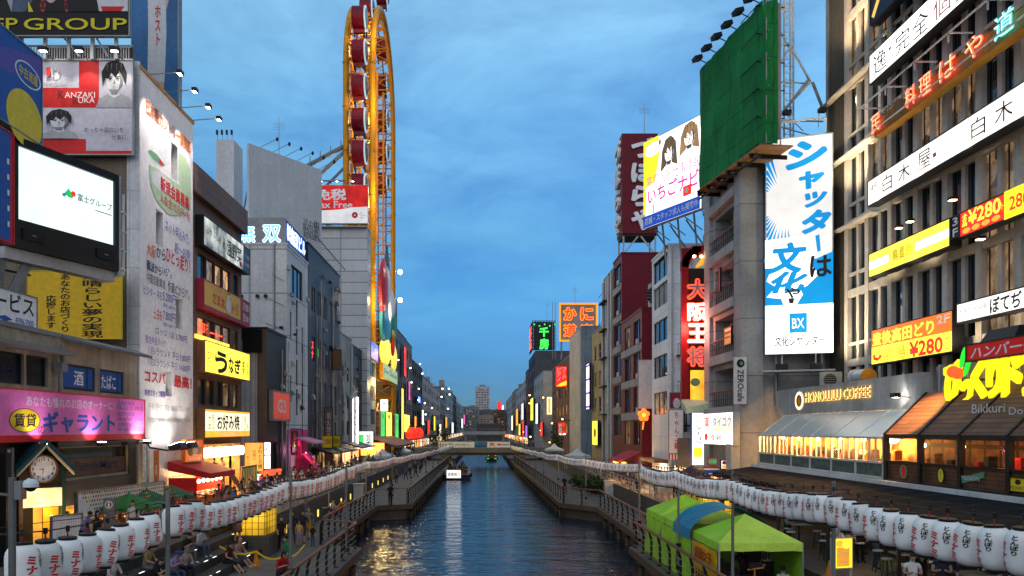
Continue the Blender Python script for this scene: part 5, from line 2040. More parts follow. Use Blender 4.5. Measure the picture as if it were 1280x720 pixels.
def far_building(side,X,pa,pb,ptop,ci,label,signs=0,rot=None):
 ya,yb = yat(pa,X),yat(pb,X)
 y0,y1 = min(ya,yb),max(ya,yb)
 z1 = zat(ptop,y0)
 n = max(2,min(5,int((y1 - y0) / 4)))
 m = max(3,min(9,int((z1 - 6) / 3.6)))
 cw = grid(y0 + .5,y1 - .5,n,(y1 - y0) / n * .55,6,z1 - 1,m,(z1 - 7) / m * .52)
 xa,xb = (X - 11,X) if side == 'L' else (X,X + 11)
 fw_ = grid(xb - 3.2,xb - .3,1,1.4,6,z1 - 1,m,(z1 - 7) / m * .5) if side == 'L' else grid(xa + .3,xa + 3.2,1,1.4,6,z1 - 1,m,(z1 - 7) / m * .5)
 t = building('city_building',label,xa,xb,y0 + .05,y1 - .05,z1,FARM[ci],side,cw,fw_,gl=[G_DK,G_BL,G_DK,G_DIM,CURT,G_COOL],nu=2,coping=DARKM)
 b = MB()
 for k in range(rowr.randint(1,3)):
  xx = (X - 2 - rowr.random() * 4) if side == 'L' else (X + 2 + rowr.random() * 4)
  yy = y0 + (y1 - y0) * rowr.random() * .7 + .5
  hh = 1.5 + 2.5 * rowr.random()
  b.box((xx - 1.2,yy,z1 - .6),(xx + 1.2,yy + 2.5,z1 + hh),rowr.choice(FARM[:3]))
  b.tube((xx,yy,z1 + hh),(xx,yy,z1 + hh + 3),.05,GREYM)
 b.build('roof_housing',t)
 b = MB()
 for k in range(n):
  yy = y0 + .6 + (y1 - y0 - 1.2) * k / n
  P = PL(X) if side == 'L' else PR(X)
  a = (yy,yy + (y1 - y0) / n * .7)
  if side == 'R':
   a = (-a[1],-a[0])
  b.obox(P,a[0],a[1],ZP + .05,4.6,.01,.06,rowr.choice([em('far_shop_glow',(1,.55,.2),1.3,.6),em('far_shop_amber',(1,.36,.06),1.2,.6),em('far_shop_white',(1,.9,.75),1.4,.6)]))
 b.build('shop_window',t)
 return t


FLW = [(494.5,508,409,1),(508,515,426,2),(515,528,449,3),(528,539,470,0),(539,550,481,5),(550,557,484,1),(557,566,483,0),(566,570.5,492,3),
  (570.5,575,503,2),(575,580,505,5),(580,585,508,1),(585,590,512,0)]
ordn = ['first','second','third','fourth','fifth','sixth','seventh','eighth','ninth','tenth','eleventh','twelfth','thirteenth']
for i,(a,c,tp,ci) in enumerate(FLW):
 far_building('L',-17.0,a,c,tp,ci,f'{COLW[ci]} city building beyond the wheel on the wheel bank, {ordn[i]} in the row')
# signs and lamps along the far row
fs = [(503,506,432,470,E_R,'red upright lit sign far down the wheel bank'),(500,502.5,485,555,BLZ_O,'tall thin orange lit sign just beyond the wheel'),
  (503.5,510,518,540,BLZ_Y,'blazing yellow lit block sign beyond the wheel'),(509,511,476,500,E_P,'small pink lit sign far beyond the wheel'),
  (521,524,495,503,N_B,'small blue and red lit sign on the dark far building'),(576.5,578,523,535,E_W2,'narrow white lit sign far along the wheel bank'),
  (579,580.5,518,530,E_P,'narrow pinkish lit sign far along the wheel bank')]
fs += [(516.5,519,520,541,E_O,'small orange upright lit sign under the dark far building'),(526,528,512,530,E_W2,'slim white upright sign past the dark far building'),
  (533,536,525,543,E_R,'small red upright lit sign halfway down the wheel bank'),(541,543,520,538,E_Y,'small yellow upright lit sign halfway down the wheel bank'),
  (548,550.5,530,545,E_CR,'cream lit sign low on the far wheel bank'),(556,558,521,535,E_O,'tiny orange upright sign near the bridge on the wheel bank'),
  (564,566,528,542,E_W2,'tiny white upright sign near the bridge on the wheel bank')]
for i,(a,c,y0_,y1_,m,l) in enumerate(fs):
 sign('upright_sign',l,'sign',PL(-16.4),(a,c),y0_,y1_,[('t','酒場',.2,.2,.8,.8,K_,VERT)] if i in (0,2,3) else [],m,DARKM,.3,0)
for i,(px,py,X) in enumerate(((513,460,-16),(514.5,478,-16),(523.5,486,-15.5),(523,500,-15.5),(531,504,-15.5),(532,518,-15.5),(529,530,-15.5),(540,510,-15),(553,486,-15),(561,486,-15),(562,493,-15),
        (560,511,-15),(552,496,-15),(498,450,-16.4),(525,455,-16),(528,467,-16))):
 Y = yat(px,X)
 r = thing('far_lamp','lit white lamp on a bracket along the far buildings of the wheel bank','lamp',(X,Y,zat(py,Y)),'lamps along the far buildings of the wheel bank')
 b = MB()
 k = Y / 200
 b.ball((X,Y,zat(py,Y)),.2 * k,.2 * k,.18 * k,em('far_lamp_glow',(1,.80,.50),6,0),8,6)
 b.build('globe',r)
 b = MB()
 b.tube((X - 1.4,Y,zat(py,Y) - .3),(X,Y,zat(py,Y)),.05,DARKM)
 b.build('arm',r)
for i,(px,py) in enumerate(((514,541),(522.5,540.5))):
 Y = yat(px,-15.2)
 b = MB()
 z = zat(py,Y)
 b.lathe((-15.2,Y,z - 1.4),[(.5,0),(1.1,.4),(1.3,1.2),(1.1,2.0),(.5,2.6)],em('big_red_paper_lantern',(.9,.04,.02),1.0,.2),14)
 b.lathe((-15.2,Y,z + 1.2),[(.55,0),(.55,.25)],BLACK,12)
 b.lathe((-15.2,Y,z - 1.6),[(.5,0),(.55,.2)],BLACK,12)
 tag(b.build('big_red_lantern',at=(-15.2,Y,z)),['huge','second huge'][i] + ' round red paper lantern on the promenade beyond the wheel','lantern')
# far towers closing the view
def tower(label,xa,xb,Y,ptop,ci,n,m,dep=20,z0=-1,gl=None):
 x0,x1 = xat(xa,Y),xat(xb,Y)
 z1 = zat(ptop,Y)
 t = thing('tower_block',label,'building',((x0 + x1) / 2,Y,0))
 b = MB()
 hs = grid(x0 + .5,x1 - .5,n,(x1 - x0) / n * .55,8,z1 - 2,m,(z1 - 10) / m * .5)
 holed(b,PF(Y),x0,x1,0,z1,hs,FARM[ci],.5)
 b.box((x0,Y + .6,0),(x1,Y + dep,z1),FARM[ci])
 b.build('wall',t)
 b = MB()
 b.box((x0 + (x1 - x0) * .3,Y + 3,z1),(x0 + (x1 - x0) * .7,Y + 9,z1 + (z1 * .035)),FARM[1])
 b.build('roof_housing',t)
 r2 = random.Random(label)
 for h in hs:
  b = MB()
  b.rect(PF(Y),*h[:4],-.5,r2.choice(gl or [G_DK,G_DK,G_BL,G_DIM]))
  b.build('window',t)
 return t


tower('tall pale apartment tower closing the canal view',594,612,760,483,0,5,16)
tower('long dark block in front of the apartment tower',597,620,560,512,3,5,6)
tower('tan block with a flat roof at the canal end',599,617,480,519,2,4,5)
tower('blue grey block at the canal end beside the far row',581,599,520,508,1,4,7)
tower('brown block at the canal end behind the white upright sign',616,631,500,512,4,3,6)
tower('low dark block at the canal end under the apartment tower',596,628,400,530,3,8,2)
b = MB()
b.box((-8,330,5.2),(9,334,6.5),mk('pale_blue_steel',(.35,.42,.48),.5))
for x in (-7,8):
 b.box((x - .4,331,-1),(x + .4,333,5.2),GREYM)
for k in range(18):
 b.box((-8 + k,329.9,6.5),(-7.9 + k,330,7.5),GREYM)
b.box((-8,329.9,7.5),(9,330,7.6),GREYM)
tag(b.build('footbridge',at=(0,332,0)),'pale steel footbridge far down the canal','bridge')

# pipes, cables, vents and meter boxes on the plain walls of the wheel bank
cl_r = random.Random(31)
VENT = mk('vent_hood_grey',(.34,.35,.36),.5,.2)
for t_,ya,yb,z1 in ((nb,72.9,81.2,23),(db,81.9,99.2,24.5),(gb,70,72.2,15),(b1,100.2,108.2,18),(b2,108.8,117.4,17.5),(lot,123,131,30)):
 XX = -22.2 if t_ is lot else XL
 b = MB()
 for k in range(max(2,int((yb - ya) / 4))):
  y = cl_r.uniform(ya,yb)
  b.tube((XX + .1,y,ZP),(XX + .1,y,z1 * cl_r.uniform(.6,1)),cl_r.choice([.035,.05,.08]),cl_r.choice([PALEM,GREYM,DARKM]),6)
 b.build('downpipe',t_)
 b = MB()
 for k in range(int((yb - ya) * 1.0)):
  y,z = cl_r.uniform(ya,yb),cl_r.uniform(7,z1 - 1)
  w_ = cl_r.uniform(.2,.45)
  b.hexa([(XX + .005,y - w_,z),(XX + .3,y - w_,z),(XX + .3,y + w_,z),(XX + .005,y + w_,z),(XX + .005,y - w_,z + w_ * 1.3),(XX + .2,y - w_,z + w_),(XX + .2,y + w_,z + w_),(XX + .005,y + w_,z + w_ * 1.3)],cl_r.choice([VENT,ACB,VENT,DARKM]))
 b.build('vent_hood',t_)
b = MB()
for k in range(7):
 y,z = 66.3,7 + k * 1.2
 b.tube((-20 + .3 * k,72.55,8 + k * 2.1),(-17.2,72.55,8 + k * 2.1 - .6),.02,DARKM,4)
for x in (-20.2,-18.1):
 b.tube((x,72.5,15),(x,72.5,23.2),.06,PALEM,6)
for x in (-21,-19.6,-18.9):
 b.box((x,72.3,18.6),(x + .25,72.59,18.85),DARKM)
b.build('wall_cable',nb)

# ================================================================== GREEN TENT SIDE
# ---- office building with concrete fins and stacked restaurant signs
FINC = mk('pale_fin_white_concrete',(.56,.50,.43),.75,streak=.2,scale=.4)
OFX = 21.0
OY0,OY1 = 20.0,48.6
PO = PR(OFX)
of = thing('office_building','large office building with pale concrete fins and long lit restaurant signs','building',(28,35,ZR))
FL_Z = [3.1 + 3.98 * k for k in range(10)]
b = MB()
b.box((OFX + .32,OY0,ZR),(40,OY1,42.6),mk('dark_core',(.05,.05,.055),.7))
b.box((OFX + .88,OY1 + .01,ZR),(40,51.4,43),mk('louvre_back',(.05,.05,.05),.6))
b.build('core',of)
b = MB()
k = 0
y = OY0
FY = []
while y < OY1 + .1:
 wd = .44 if k % 2 == 0 else .30
 FY.append(y)
 b.box((OFX - (.02 if k % 2 == 0 else -.08),y - wd / 2,ZR),(OFX + .31,y + wd / 2,42.5),FINC)
 y += 1.3
 k += 1
b.build('fin',of)
b = MB()
for z in FL_Z:
 b.box((OFX + .005,OY0,z - .26),(OFX + .30,OY1,z + .16),FINC)
 b.box((OFX + .06,OY0,z + .95),(OFX + .29,OY1,z + 1.12),FINC)
b.build('spandrel',of)
G_OFF = [G_DK,G_DK,G_DK,G_DK,G_DK,G_DK,G_DIM,G_DK]
G_AMB = glass('amber_lantern_window',(.2,.05,.01),.2,(1,.36,.04),1.6)
r2 = random.Random(3)
n_ = 0
for z in FL_Z[1:-1]:
 for i in range(0,len(FY) - 2,2):
  b = MB()
  g_ = r2.choice(G_OFF)
  if z > 33 and FY[i] > 44:
   g_ = G_AMB
  b.rect(PO,-FY[i + 2],-FY[i],z + .16,z + 3.72,-.22,g_)
  b.obox(PO,-FY[i + 1] - .03,-FY[i + 1] + .03,z + .16,z + 3.7,-.21,-.17,FR_D)
  for q in (0,1):
   b.obox(PO,-FY[i + q + 1] + .44,-FY[i + q + 1] + .49,z + .16,z + 3.7,-.21,-.165,FR_D)
  b.build('window',of)
b = MB()
for i in range(13):
 yy = OY1 + .12 + i * .225
 b.box((OFX + .02,yy,ZR),(OFX + .5,yy + .06,43),mk('louvre_bronze',(.16,.14,.11),.45,.5))
for z in range(4,43,2):
 b.box((OFX + .5,OY1 + .1,z),(OFX + .56,51.3,z + .08),mk('louvre_bronze',(.2,.17,.14)))
b.box((OFX - .02,51.15,ZR),(OFX + .86,51.45,43.2),GREYM)
b.build('louvre_screen',of)
b = MB()
for z in (FL_Z[4] - .25,FL_Z[6] - .2,FL_Z[5] - .2):
 b = MB()
 b.box((OFX - .42,44.6,z),(OFX - .03,51.4,z + .10),FINC)
 b.build('ledge',of)
lamp(of,'SPOT',(OFX - 3.2,47,9.6),(1,.80,.50),1700,(OFX,48,17),.2,90)
lamp(of,'SPOT',(OFX - 2.0,46,19.4),(1,.80,.50),1200,(OFX,48.5,26),.2,80)
lamp(of,'SPOT',(OFX - 2.0,46,27.5),(1,.72,.40),1100,(OFX,48.5,34),.2,80)

PS = PR(OFX - .45)
BKM = mk('sign_box_black',(.02,.02,.022),.5)
sign('navy_sign','dark navy sign with gold brush strokes at the top of the finned office','sign',PS,(1100,1190),-60,33,[
 ('t','八',.02,.35,.52,.94,em('gold_letter',(1,.62,.12),.9,0),BOLD)],mk('navy_sheet',(.02,.035,.07),.5),BKM,.5,0)
sign('private_room_sign','long white lit sign with black brush kanji, uppermost white one on the finned office','sign',PS,(1100,1330),70,107,[
 ('t','逸',.03,.15,.135,.85,K_),('e',.15,.35,.17,.45,PINI),('t','完',.20,.2,.30,.85,K_),('t','全',.32,.2,.42,.85,K_),('t','個',.45,.2,.55,.85,REDI),('t','室',.58,.2,.68,.85,K_)],
 E_W2,BKM,.55,0)
ns = sign('folk_food_sign','ochre tiled board with red neon characters and one cyan one, on the finned office','sign',PS,(1106,1330),152,172,[],
   mk('ochre_tile',(.42,.22,.03),.5,joint=(.3,.12,.012,.5)),mk('ochre_tile',(.4,.2,.03)),.5,0,rim=.03)
b = MB()
b2 = MB()
for s,pa,pb,m in (('民',1106,1117,N_R),('芸',1121,1131,None),('割',1134,1146,None),('料',1149,1163,N_R),('理',1167,1183,N_R),('は',1193,1215,N_R),('や',1226,1250,N_R),('道',1264,1290,N_C)):
 ua,_ = PS.uv(pa,100)
 ub,_ = PS.uv(pb,100)
 v0_ = ns.location.z + .1
 if m:
  b.text(PS,s,ua,ub,v0_,v0_ + .95,.66,m,off=.02)
  b2.text(PS,s,ua + .04,ub - .04,v0_ + .04,v0_ + .91,.70,em('neon_core',(1,.42,.20),2.2,0) if m is N_R else em('pale_cyan',(.6,1,1),1.6,0),off=-.012)
 else:
  b2.text(PS,s,ua,ub,v0_,v0_ + .9,.66,BROWNI,off=.03)
b.build('neon_lettering',ns)
b2.build('lettering',ns)
b = MB()
zt = ns.location.z
b.tube((OFX - 1.9,20,zt + 1.35),(OFX - 1.9,42.9,zt + 1.35),.05,PALEM)
b.tube((OFX - 1.5,20,zt + .02),(OFX - 1.5,42.9,zt + .02),.04,PALEM)
for i in range(9):
 yy = 21 + i * 2.7
 b.bar((OFX - 1.9,yy,zt + 1.35),(OFX - .9,yy,zt + 1.35),.06,.06,PALEM)
 b.bar((OFX - 1.9,yy,zt + 1.35),(OFX - 1.9,yy,zt + .95),.06,.06,PALEM)
b.build('support_rail',ns)
sign('tavern_sign','long white lit sign with thin black kanji and 4F, across the finned office','sign',PS,(1098,1330),227,259,[
 ('t','4F',.02,.22,.075,.50,K_),('t','白',.115,.20,.185,.80,K_),('t','木',.23,.20,.31,.80,K_),('t','屋',.36,.18,.44,.80,K_),
 ('r',.455,.48,.475,.62,PINI),('t','白',.665,.20,.735,.80,K_),('t','木',.78,.20,.86,.80,K_),('t','屋',.91,.18,.985,.80,K_)],E_W,BKM,.55,0)
sign('skewer_sign','yellow lit sign with two white strips on the third floor of the finned office','sign',PS,(1098,1202.5),318,348,[
 ('r',.005,.36,.28,.66,E_W2),('r',.62,.36,.995,.66,E_W2),('t','鳥貴族',.33,.25,.58,.75,YELI,{'off': .02})],E_Y2,BKM,.5,0)
sign('floor_number_sign','black sign with a white 3F between the yellow and the red sign','sign',PS,(1203,1214.5),272,300,[('t','3\nF',.2,.08,.8,.92,WHI,{'off': .03})],BKM,BKM,.5,0)
sign('price_sign','red and yellow lit price sign reading 280 yen on the finned office','sign',PS,(1214.5,1330),266,298,[
 ('t','全\n品',.03,.12,.10,.62,E_Y2,BOLD),('t','¥280',.11,.06,.50,.64,E_Y2,{'off': .03}),('t','均一',.505,.3,.53,.6,E_Y2),
 ('e',.04,.70,.14,.90,E_O),('e',.16,.70,.26,.90,E_O),('e',.28,.70,.38,.90,E_O),('e',.40,.70,.50,.90,E_O),('r',.545,0,1,1,E_Y),('t','280円',.60,.2,.95,.8,E_R,BOLD)],E_R,BKM,.5,0)
sign('chicken_tavern_sign','orange over yellow lit sign with kanji and 2F, above the coffee shop','sign',PS,(1101,1206),413,457,[
 ('r',0,0,1,.5,E_OR),('t','豊後高田どり',.02,.10,.80,.47,E_Y2,{'off': .03}),('t','2F',.83,.06,.97,.28,WHI,{'off': .03}),
 ('p',[(.03,.72),(.07,.70),(.06,.78),(.11,.82),(.13,.72),(.16,.80),(.10,.90),(.04,.86)],E_R),('t','酒場',.18,.58,.47,.95,E_O,{'off': .02}),('t','¥280',.52,.56,.90,.96,E_R,{'off': .04}),('t','均一',.93,.6,.97,.9,K_,VERT)],
 E_Y2,BKM,.5,0)
sign('okonomiyaki_strip_sign','white lit strip sign with black brush lettering beside the 2F sign','sign',PS,(1210.5,1330),380,405,[
 ('t','大阪お好み焼',.03,.30,.36,.62,GRYI),('t','ぼてぢゅう',.40,.12,.95,.9,K_,{'off': .03})],E_W,BKM,.5,0)
for px,py in ((1233,299),(1130,285),(1144,277),(1198,250)):
 u,v = PS.uv(px,py)
 r = thing('facade_lamp','small warm downlight on the finned office ' + {1233: 'under the red price sign',1130: 'between fins over the yellow sign, lower',1144: 'between fins over the yellow sign, upper',1198: 'just under the white tavern sign'}[px],'lamp',PS.pt(u,v,.2))
 b = MB()
 b.obox(PS,u - .15,u + .15,v,v + .12,.1,.4,DARKM)
 b.build('body',r)
 b = MB()
 b.obox(PS,u - .12,u + .12,v - .03,v - .002,.12,.38,BULB)
 b.build('lens',r)

for i,(y,z) in enumerate(((42.5,21.9),(38.5,21.9),(34.5,21.9),(31,21.9),(42.5,17.9),(39,17.9),(35.5,13.8),(32,13.8),(41,13.6),(30,17.9))):
 lamp(of,'SPOT',(OFX - 1.5,y,z - 3.2),(1,.78,.52),110,(OFX,y + .5,z),.25,120)


# ---- coffee shop with a glazed lean-to, and the wood fronted steak house beside it
CON = mk('board_marked_concrete',(.46,.47,.48),.8,joint=(.5,30,.01,.75),streak=.25)
PFa = PR(17.5)
cf = thing('coffee_shop','coffee shop with a concrete fascia over a glazed lean-to full of warm light','shop',(18,42,ZR))
b = MB()
b.box((17.5,33.6,8.0),(17.9,50.2,9.5),CON)
b.box((17.9,22,ZR),(OFX - .4,50.2,8.4),mk('podium_dark',(.08,.08,.085),.7))
b.build('wall',cf)
ALU = mk('white_aluminium',(.55,.58,.58),.4,.2)
b = MB()
ys = [33.55 + i * 2.51 for i in range(7)]
for y in ys:
 b.bar((16.0,y,6.85),(17.5,y,8.02),.09,.09,ALU)
 b.box((15.95,y - .05,5.25),(16.06,y + .05,6.9),ALU)
 b.bar((17.5,y,8.0),(17.5,y,5.3),.07,.07,ALU)
for z in (5.22,5.82,6.82):
 b.box((15.95,33.5,z),(16.06,48.7,z + .09),ALU)
for i in range(6):
 for q in (.28,.5,.72):
  yy = ys[i] + 2.51 * q
  b.box((15.97,yy - .035,5.9),(16.04,yy + .035,6.83),ALU)
b.build('glazing_bars',cf)
ROOFG = glass('frosted_roof_glass',(.42,.46,.45),.25)
PANEL = mk('green_leaf_panel',(.10,.15,.13),.6,var=.6,scale=4)
CLEAR = bpy.data.materials.new('clear_window_glass')
CLEAR.use_nodes = True
_t = CLEAR.node_tree
_t.nodes.clear()
_o = _nn(_t,'ShaderNodeOutputMaterial')
_mx = _nn(_t,'ShaderNodeMixShader')
_tr = _nn(_t,'ShaderNodeBsdfTransparent')
_gl = _nn(_t,'ShaderNodeBsdfGlossy')
_gl.inputs['Roughness'].default_value = 0.03
_fr = _nn(_t,'ShaderNodeFresnel')
_fr.inputs['IOR'].default_value = 1.22
_t.links.new(_fr.outputs[0],_mx.inputs[0])
_t.links.new(_tr.outputs[0],_mx.inputs[1])
_t.links.new(_gl.outputs[0],_mx.inputs[2])
_t.links.new(_mx.outputs[0],_o.inputs['Surface'])
for i in range(6):
 y0,y1 = ys[i] + .05,ys[i + 1] - .05
 b = MB()
 b.face([(16.02,y0,6.9),(17.48,y0,8.03),(17.48,y1,8.03),(16.02,y1,6.9)],ROOFG)
 b.build('roof_pane',cf)
 b = MB()
 b.rect(PR(16.0),-y1,-y0,5.91,6.82,0,CLEAR)
 b.build('window_pane',cf)
 b = MB()
 b.obox(PR(16.0),-y1,-y0,5.31,5.82,-.03,.0,PANEL)
 b.build('lower_panel',cf)
b = MB()
b.box((17.55,33.6,5.3),(17.6,48.7,7.9),mk('cafe_warm_wall',(.62,.34,.12),.7,var=.5,scale=1.4))
b.box((16.05,33.6,5.2),(17.55,48.7,5.3),BROWNI)
for i in range(30):
 yy = 34 + i * .49
 b.box((16.9,yy,5.31),(17.2,yy + .2 + .1 * (i % 3),5.95 + .13 * ((i * 7) % 4)),[BROWNI,K_,BROWNI,ORNI,K_][(i * 3) % 5])
b.build('interior',cf)
for i in range(6):
 b = MB()
 b.ball((16.9,ys[i] + 1.25,6.75),.10,.10,.10,BULB)
 b.build('bulb',cf)
 lamp(cf,'POINT',(16.8,ys[i] + 1.25,6.65),(1,.50,.13),190,size=.15)
b = MB()
GOLD = em('glowing_gold_letter',(1,.60,.16),1.7,0)
u0,v1 = PFa.uv(1008.5,491)
_,v0 = PFa.uv(1008.5,503.5)
u1,_ = PFa.uv(1090,491)
b.text(PFa,'HONOLULU COFFEE',u0,u1,v0,v1,.06,GOLD,off=.03,ext=.05)
b.text(PFa,'HONOLULU COFFEE',u0 + .03,u1,v0 + .02,v1,.12,BROWNI,off=.0)
b.build('fascia_lettering',cf)
b = MB()
u,v = PFa.uv(1000,501)
b.face([PFa.pt(u + .62 * math.cos(q),v + .5 * math.sin(q),.05) for q in [2 * math.pi * i / 28 for i in range(28)]],em('logo_ring',(1,.85,.5),1.6,0))
b.face([PFa.pt(u + .42 * math.cos(q),v + .34 * math.sin(q),.06) for q in [2 * math.pi * i / 28 for i in range(28)]],ORNI)
b.face([PFa.pt(u - .1,v - .25,.07),PFa.pt(u + .15,v - .1,.07),PFa.pt(u + .05,v + .28,.07),PFa.pt(u - .05,v + .05,.07)],YELI)
b.build('round_logo',cf)
b = MB()
b.box((15.6,20,5.05),(16.2,48.9,5.2),mk('white_gutter',(.6,.6,.6),.5))
b.build('gutter',cf)
b = MB()
b.face([PR(17.45).pt(-35.8 + .95 * math.cos(q),7.2 + .62 * math.sin(q),0) for q in [2 * math.pi * i / 24 for i in range(24)]],E_B)
b.build('blue_disc',cf)
spot_arm(PFa,-34.4,8.5,0,.6,'black lamp on a short arm at the end of the concrete coffee shop fascia',power=60,aim=PFa.pt(-35.5,8.8,0))

sh = thing('steak_house','steak house clad in dark wood boards with a sloping timber roof and amber windows','restaurant',(17,28,ZR))
DW = planks('dark_wood_boards',(.20,.085,.04),row=.16,length=2.4,axis=1)
DWV = mk('wood_wall_boards',(.16,.07,.035),.6,joint=(1.6,.14,.012,.3),scale=1.5,var=.5)
BRICKR = mk('dark_red_brick',(.16,.06,.045),.8,joint=(.24,.08,.012,.5))
b = MB()
b.box((17.6,20,5.2),(17.9,33.3,8.6),BRICKR)
b.build('wall',sh)
sy = [20.3 + i * 2.6 for i in range(6)]
for i in range(5):
 y0,y1 = sy[i] + .06,sy[i + 1] - .06
 b = MB()
 b.hexa([(15.95,y0,6.95),(17.6,y0,8.55),(17.6,y1,8.55),(15.95,y1,6.95),(15.93,y0,7.03),(17.58,y0,8.65),(17.58,y1,8.65),(15.93,y1,7.03)],DW)
 b.build('roof_panel',sh)
 b = MB()
 b.rect(PR(16.0),-y1 + .1,-y0 - .1,6.0,6.85,0,CLEAR)
 b.build('window_pane',sh)
 b = MB()
 b.obox(PR(16.0),-y1,-y0,5.25,5.95,-.05,.0,DWV)
 b.build('lower_panel',sh)
b = MB()
for y in sy:
 b.box((15.9,y - .09,5.2),(16.08,y + .09,7.0),BLACK)
 b.bar((15.9,y,7.0),(17.58,y,8.66),.12,.1,BLACK)
b.box((15.92,20.3,5.95),(16.06,33.3,6.0),BLACK)
b.box((15.92,20.3,6.85),(16.06,33.3,7.0),BLACK)
b.box((15.88,20.3,5.15),(16.05,33.3,5.25),BLACK)
b.build('frame',sh)
b = MB()
b.box((17.5,20.3,5.3),(17.58,33.3,8.0),mk('steak_warm_wall',(.30,.12,.04),.7,var=.8,scale=1.8,joint=(.9,1.1,.08,.2)))
b.box((16.1,20.3,5.15),(17.5,33.3,5.24),BROWNI)
for i in range(22):
 yy = 20.8 + i * .56
 b.box((16.9,yy,5.25),(17.2,yy + .3,5.9 + .2 * ((i * 5) % 3)),[BROWNI,K_,REDI,FOODI][i % 4])
b.build('interior',sh)
for i in range(5):
 b = MB()
 b.ball((16.8,sy[i] + 1.3,6.6),.08,.08,.08,BULB)
 b.build('bulb',sh)
 lamp(sh,'POINT',(16.7,sy[i] + 1.3,6.5),(1,.42,.10),10,size=.15)
lamp(sh,'SPOT',(15.6,31.6,9.6),(1,.50,.14),900,(16.8,32.2,7.6),.1,70)
for i,(s,m,y) in enumerate((('!',YELI,29.3),('',REDI,31.9))):
 b = MB()
 P = PR(15.98)
 b.face([P.pt(-y + .27 * math.cos(q),5.6 + .27 * math.sin(q),.02) for q in [2 * math.pi * i_ / 20 for i_ in range(20)]],K_ if s else GRNI)
 b.face([P.pt(-y + .17 * math.cos(q),5.6 + .24 * math.sin(q),.025) for q in [2 * math.pi * i_ / 20 for i_ in range(20)]],m)
 if s:
  b.text(P,s,-y - .03,-y + .03,5.48,5.75,.03,GRNI,off=.03)
 tag(b.build('round_plaque',at=(15.97,y,5.6)),['oval black and yellow plaque with an exclamation mark on the steak house boards','small round red and green plaque on the steak house boards'][i],'plaque')
P = PR(15.98)
b = MB()
b.face([P.pt(-27.5 - .75,5.36,.02),P.pt(-27.5 + .75,5.66,.02),P.pt(-27.5 + .75,5.86,.02),P.pt(-27.5 - .75,5.56,.02)],GRNI)
b.text(Plane((15.955,27.5,0),(0,-1,0)),'MISSION',-.5,.5,5.54,5.68,.01,LGRY)
tag(b.build('street_plaque',at=(15.97,27.5,5.6)),'tilted green street name plaque on the steak house boards','plaque')
sign_m('monkey_plaque','small yellow and black plaque on the steak house boards beyond the green one','plaque',P,-25.5,-24.6,5.33,5.78,[('t','MONKEY',.1,.6,.9,.85,K_),('e',.35,.15,.65,.5,K_)],YELI,K_,.03,0,rim=.03)
b = MB()
Pq = PR(16.7)
b.text(Pq,'Bikkuri',-28.4,-26.6,7.75,8.05,.18,LGRY)
b.text(Pq,'Donkey',-26.4,-24.6,7.6,7.9,.18,LGRY)
b.build('roof_lettering',sh)
PB = PR(17.35)
dl = thing('channel_letter_sign','big glowing yellow rounded katakana letters with cherries and leaves over the steak house','sign',PB.pt(-28,8.1,0))
YL_ = em('channel_yellow',(1,.78,.01),1.15,.03)
b = MB()
u = -31.4
for s,wd in (('び',1.12),('っ',.62),('く',.90),('り',.85),('ド',1.08),('ン',1.0),('キ',1.0),('ー',1.0)):
 h_ = .95 if s == 'っ' else 1.55
 v_ = 8.05 if s == 'っ' else 8.2
 b.text(PB,s,u,u + wd * .97,v_,v_ + h_,.02,YL_,off=.06,ext=.14)
 u += wd
b.build('lettering',dl)
b = MB()
b.obox(PB,-31.3,-23.5,8.0,8.08,-.1,.02,BLACK)
b.obox(PB,-31.3,-23.5,8.9,8.98,-.1,.02,BLACK)
b.build('rail',dl)
b = MB()
EG = em('leaf_green_glow',(.02,.85,.04),.9,0)
for cx,cy,a in ((-30.05,9.75,.35),(-29.75,9.45,.55)):
 pts = []
 for q in range(16):
  t_ = 2 * math.pi * q / 16
  x,y_ = .16 * math.sin(t_),.42 * math.cos(t_)
  pts.append(PB.pt(cx + x * math.cos(a) + y_ * math.sin(a),cy - x * math.sin(a) + y_ * math.cos(a),.2))
 b.face(list(reversed(pts)),EG)
b.build('leaf',dl)
b = MB()
ER = em('cherry_glow',(1,.12,.02),1.0,0)
b.ball(PB.pt(-30.55,9.3,.25),.22,.22,.22,ER)
b.ball(PB.pt(-30.2,9.22,.28),.21,.21,.21,ER)
b.build('cherry',dl)
sign('hamburg_sign','dark red lit sign with slanted white katakana above the yellow letters','sign',PB,(1218,1330),431,453,[('t','ハンバーグ',.06,.18,.85,.86,WHI,{'off': .03,'shear': .2})],
  em('maroon_lit',(.42,.008,.01),.55),BKM,.3,0)
b = MB()
b.box((18.6,29.6,8.4),(19.8,31.4,9.9),GREYM)
b.hexa([(18.3,29.3,9.9),(20.1,29.3,9.9),(20.1,31.7,9.9),(18.3,31.7,9.9),(18.9,29.6,10.9),(19.9,29.6,10.9),(19.9,31.4,10.9),(18.9,31.4,10.9)],DARKM)
tag(b.build('roof_ventilator',at=(19.2,30.5,8.4)),'dark boxy roof ventilator with a slanted hood in front of the 2F sign','ventilator')
b = MB()
b.box((17.95,24,8.4),(18.0,33.3,9.7),GREYM)
for i in range(10):
 b.box((17.9,24 + i,8.4),(18.05,24.06 + i,9.75),PALEM)
tag(b.build('roof_screen',at=(18,28.6,8.4)),'low grey metal screen on the roof behind the yellow letters','screen')
b = MB()
b.lathe((19.5,43.2,9.9),[(.4,-.7),(.4,.6),(.46,.62),(.46,.8)],PALEM,18,'Y')
b.lathe((19.5,43.2,9.9),[(.08,-.75),(.41,-.74),(.41,-.71)],mk('orange_cap',(.72,.32,.03),.5),18,'Y')
b.box((19.2,42.8,8.4),(19.8,43.6,9.52),GREYM)
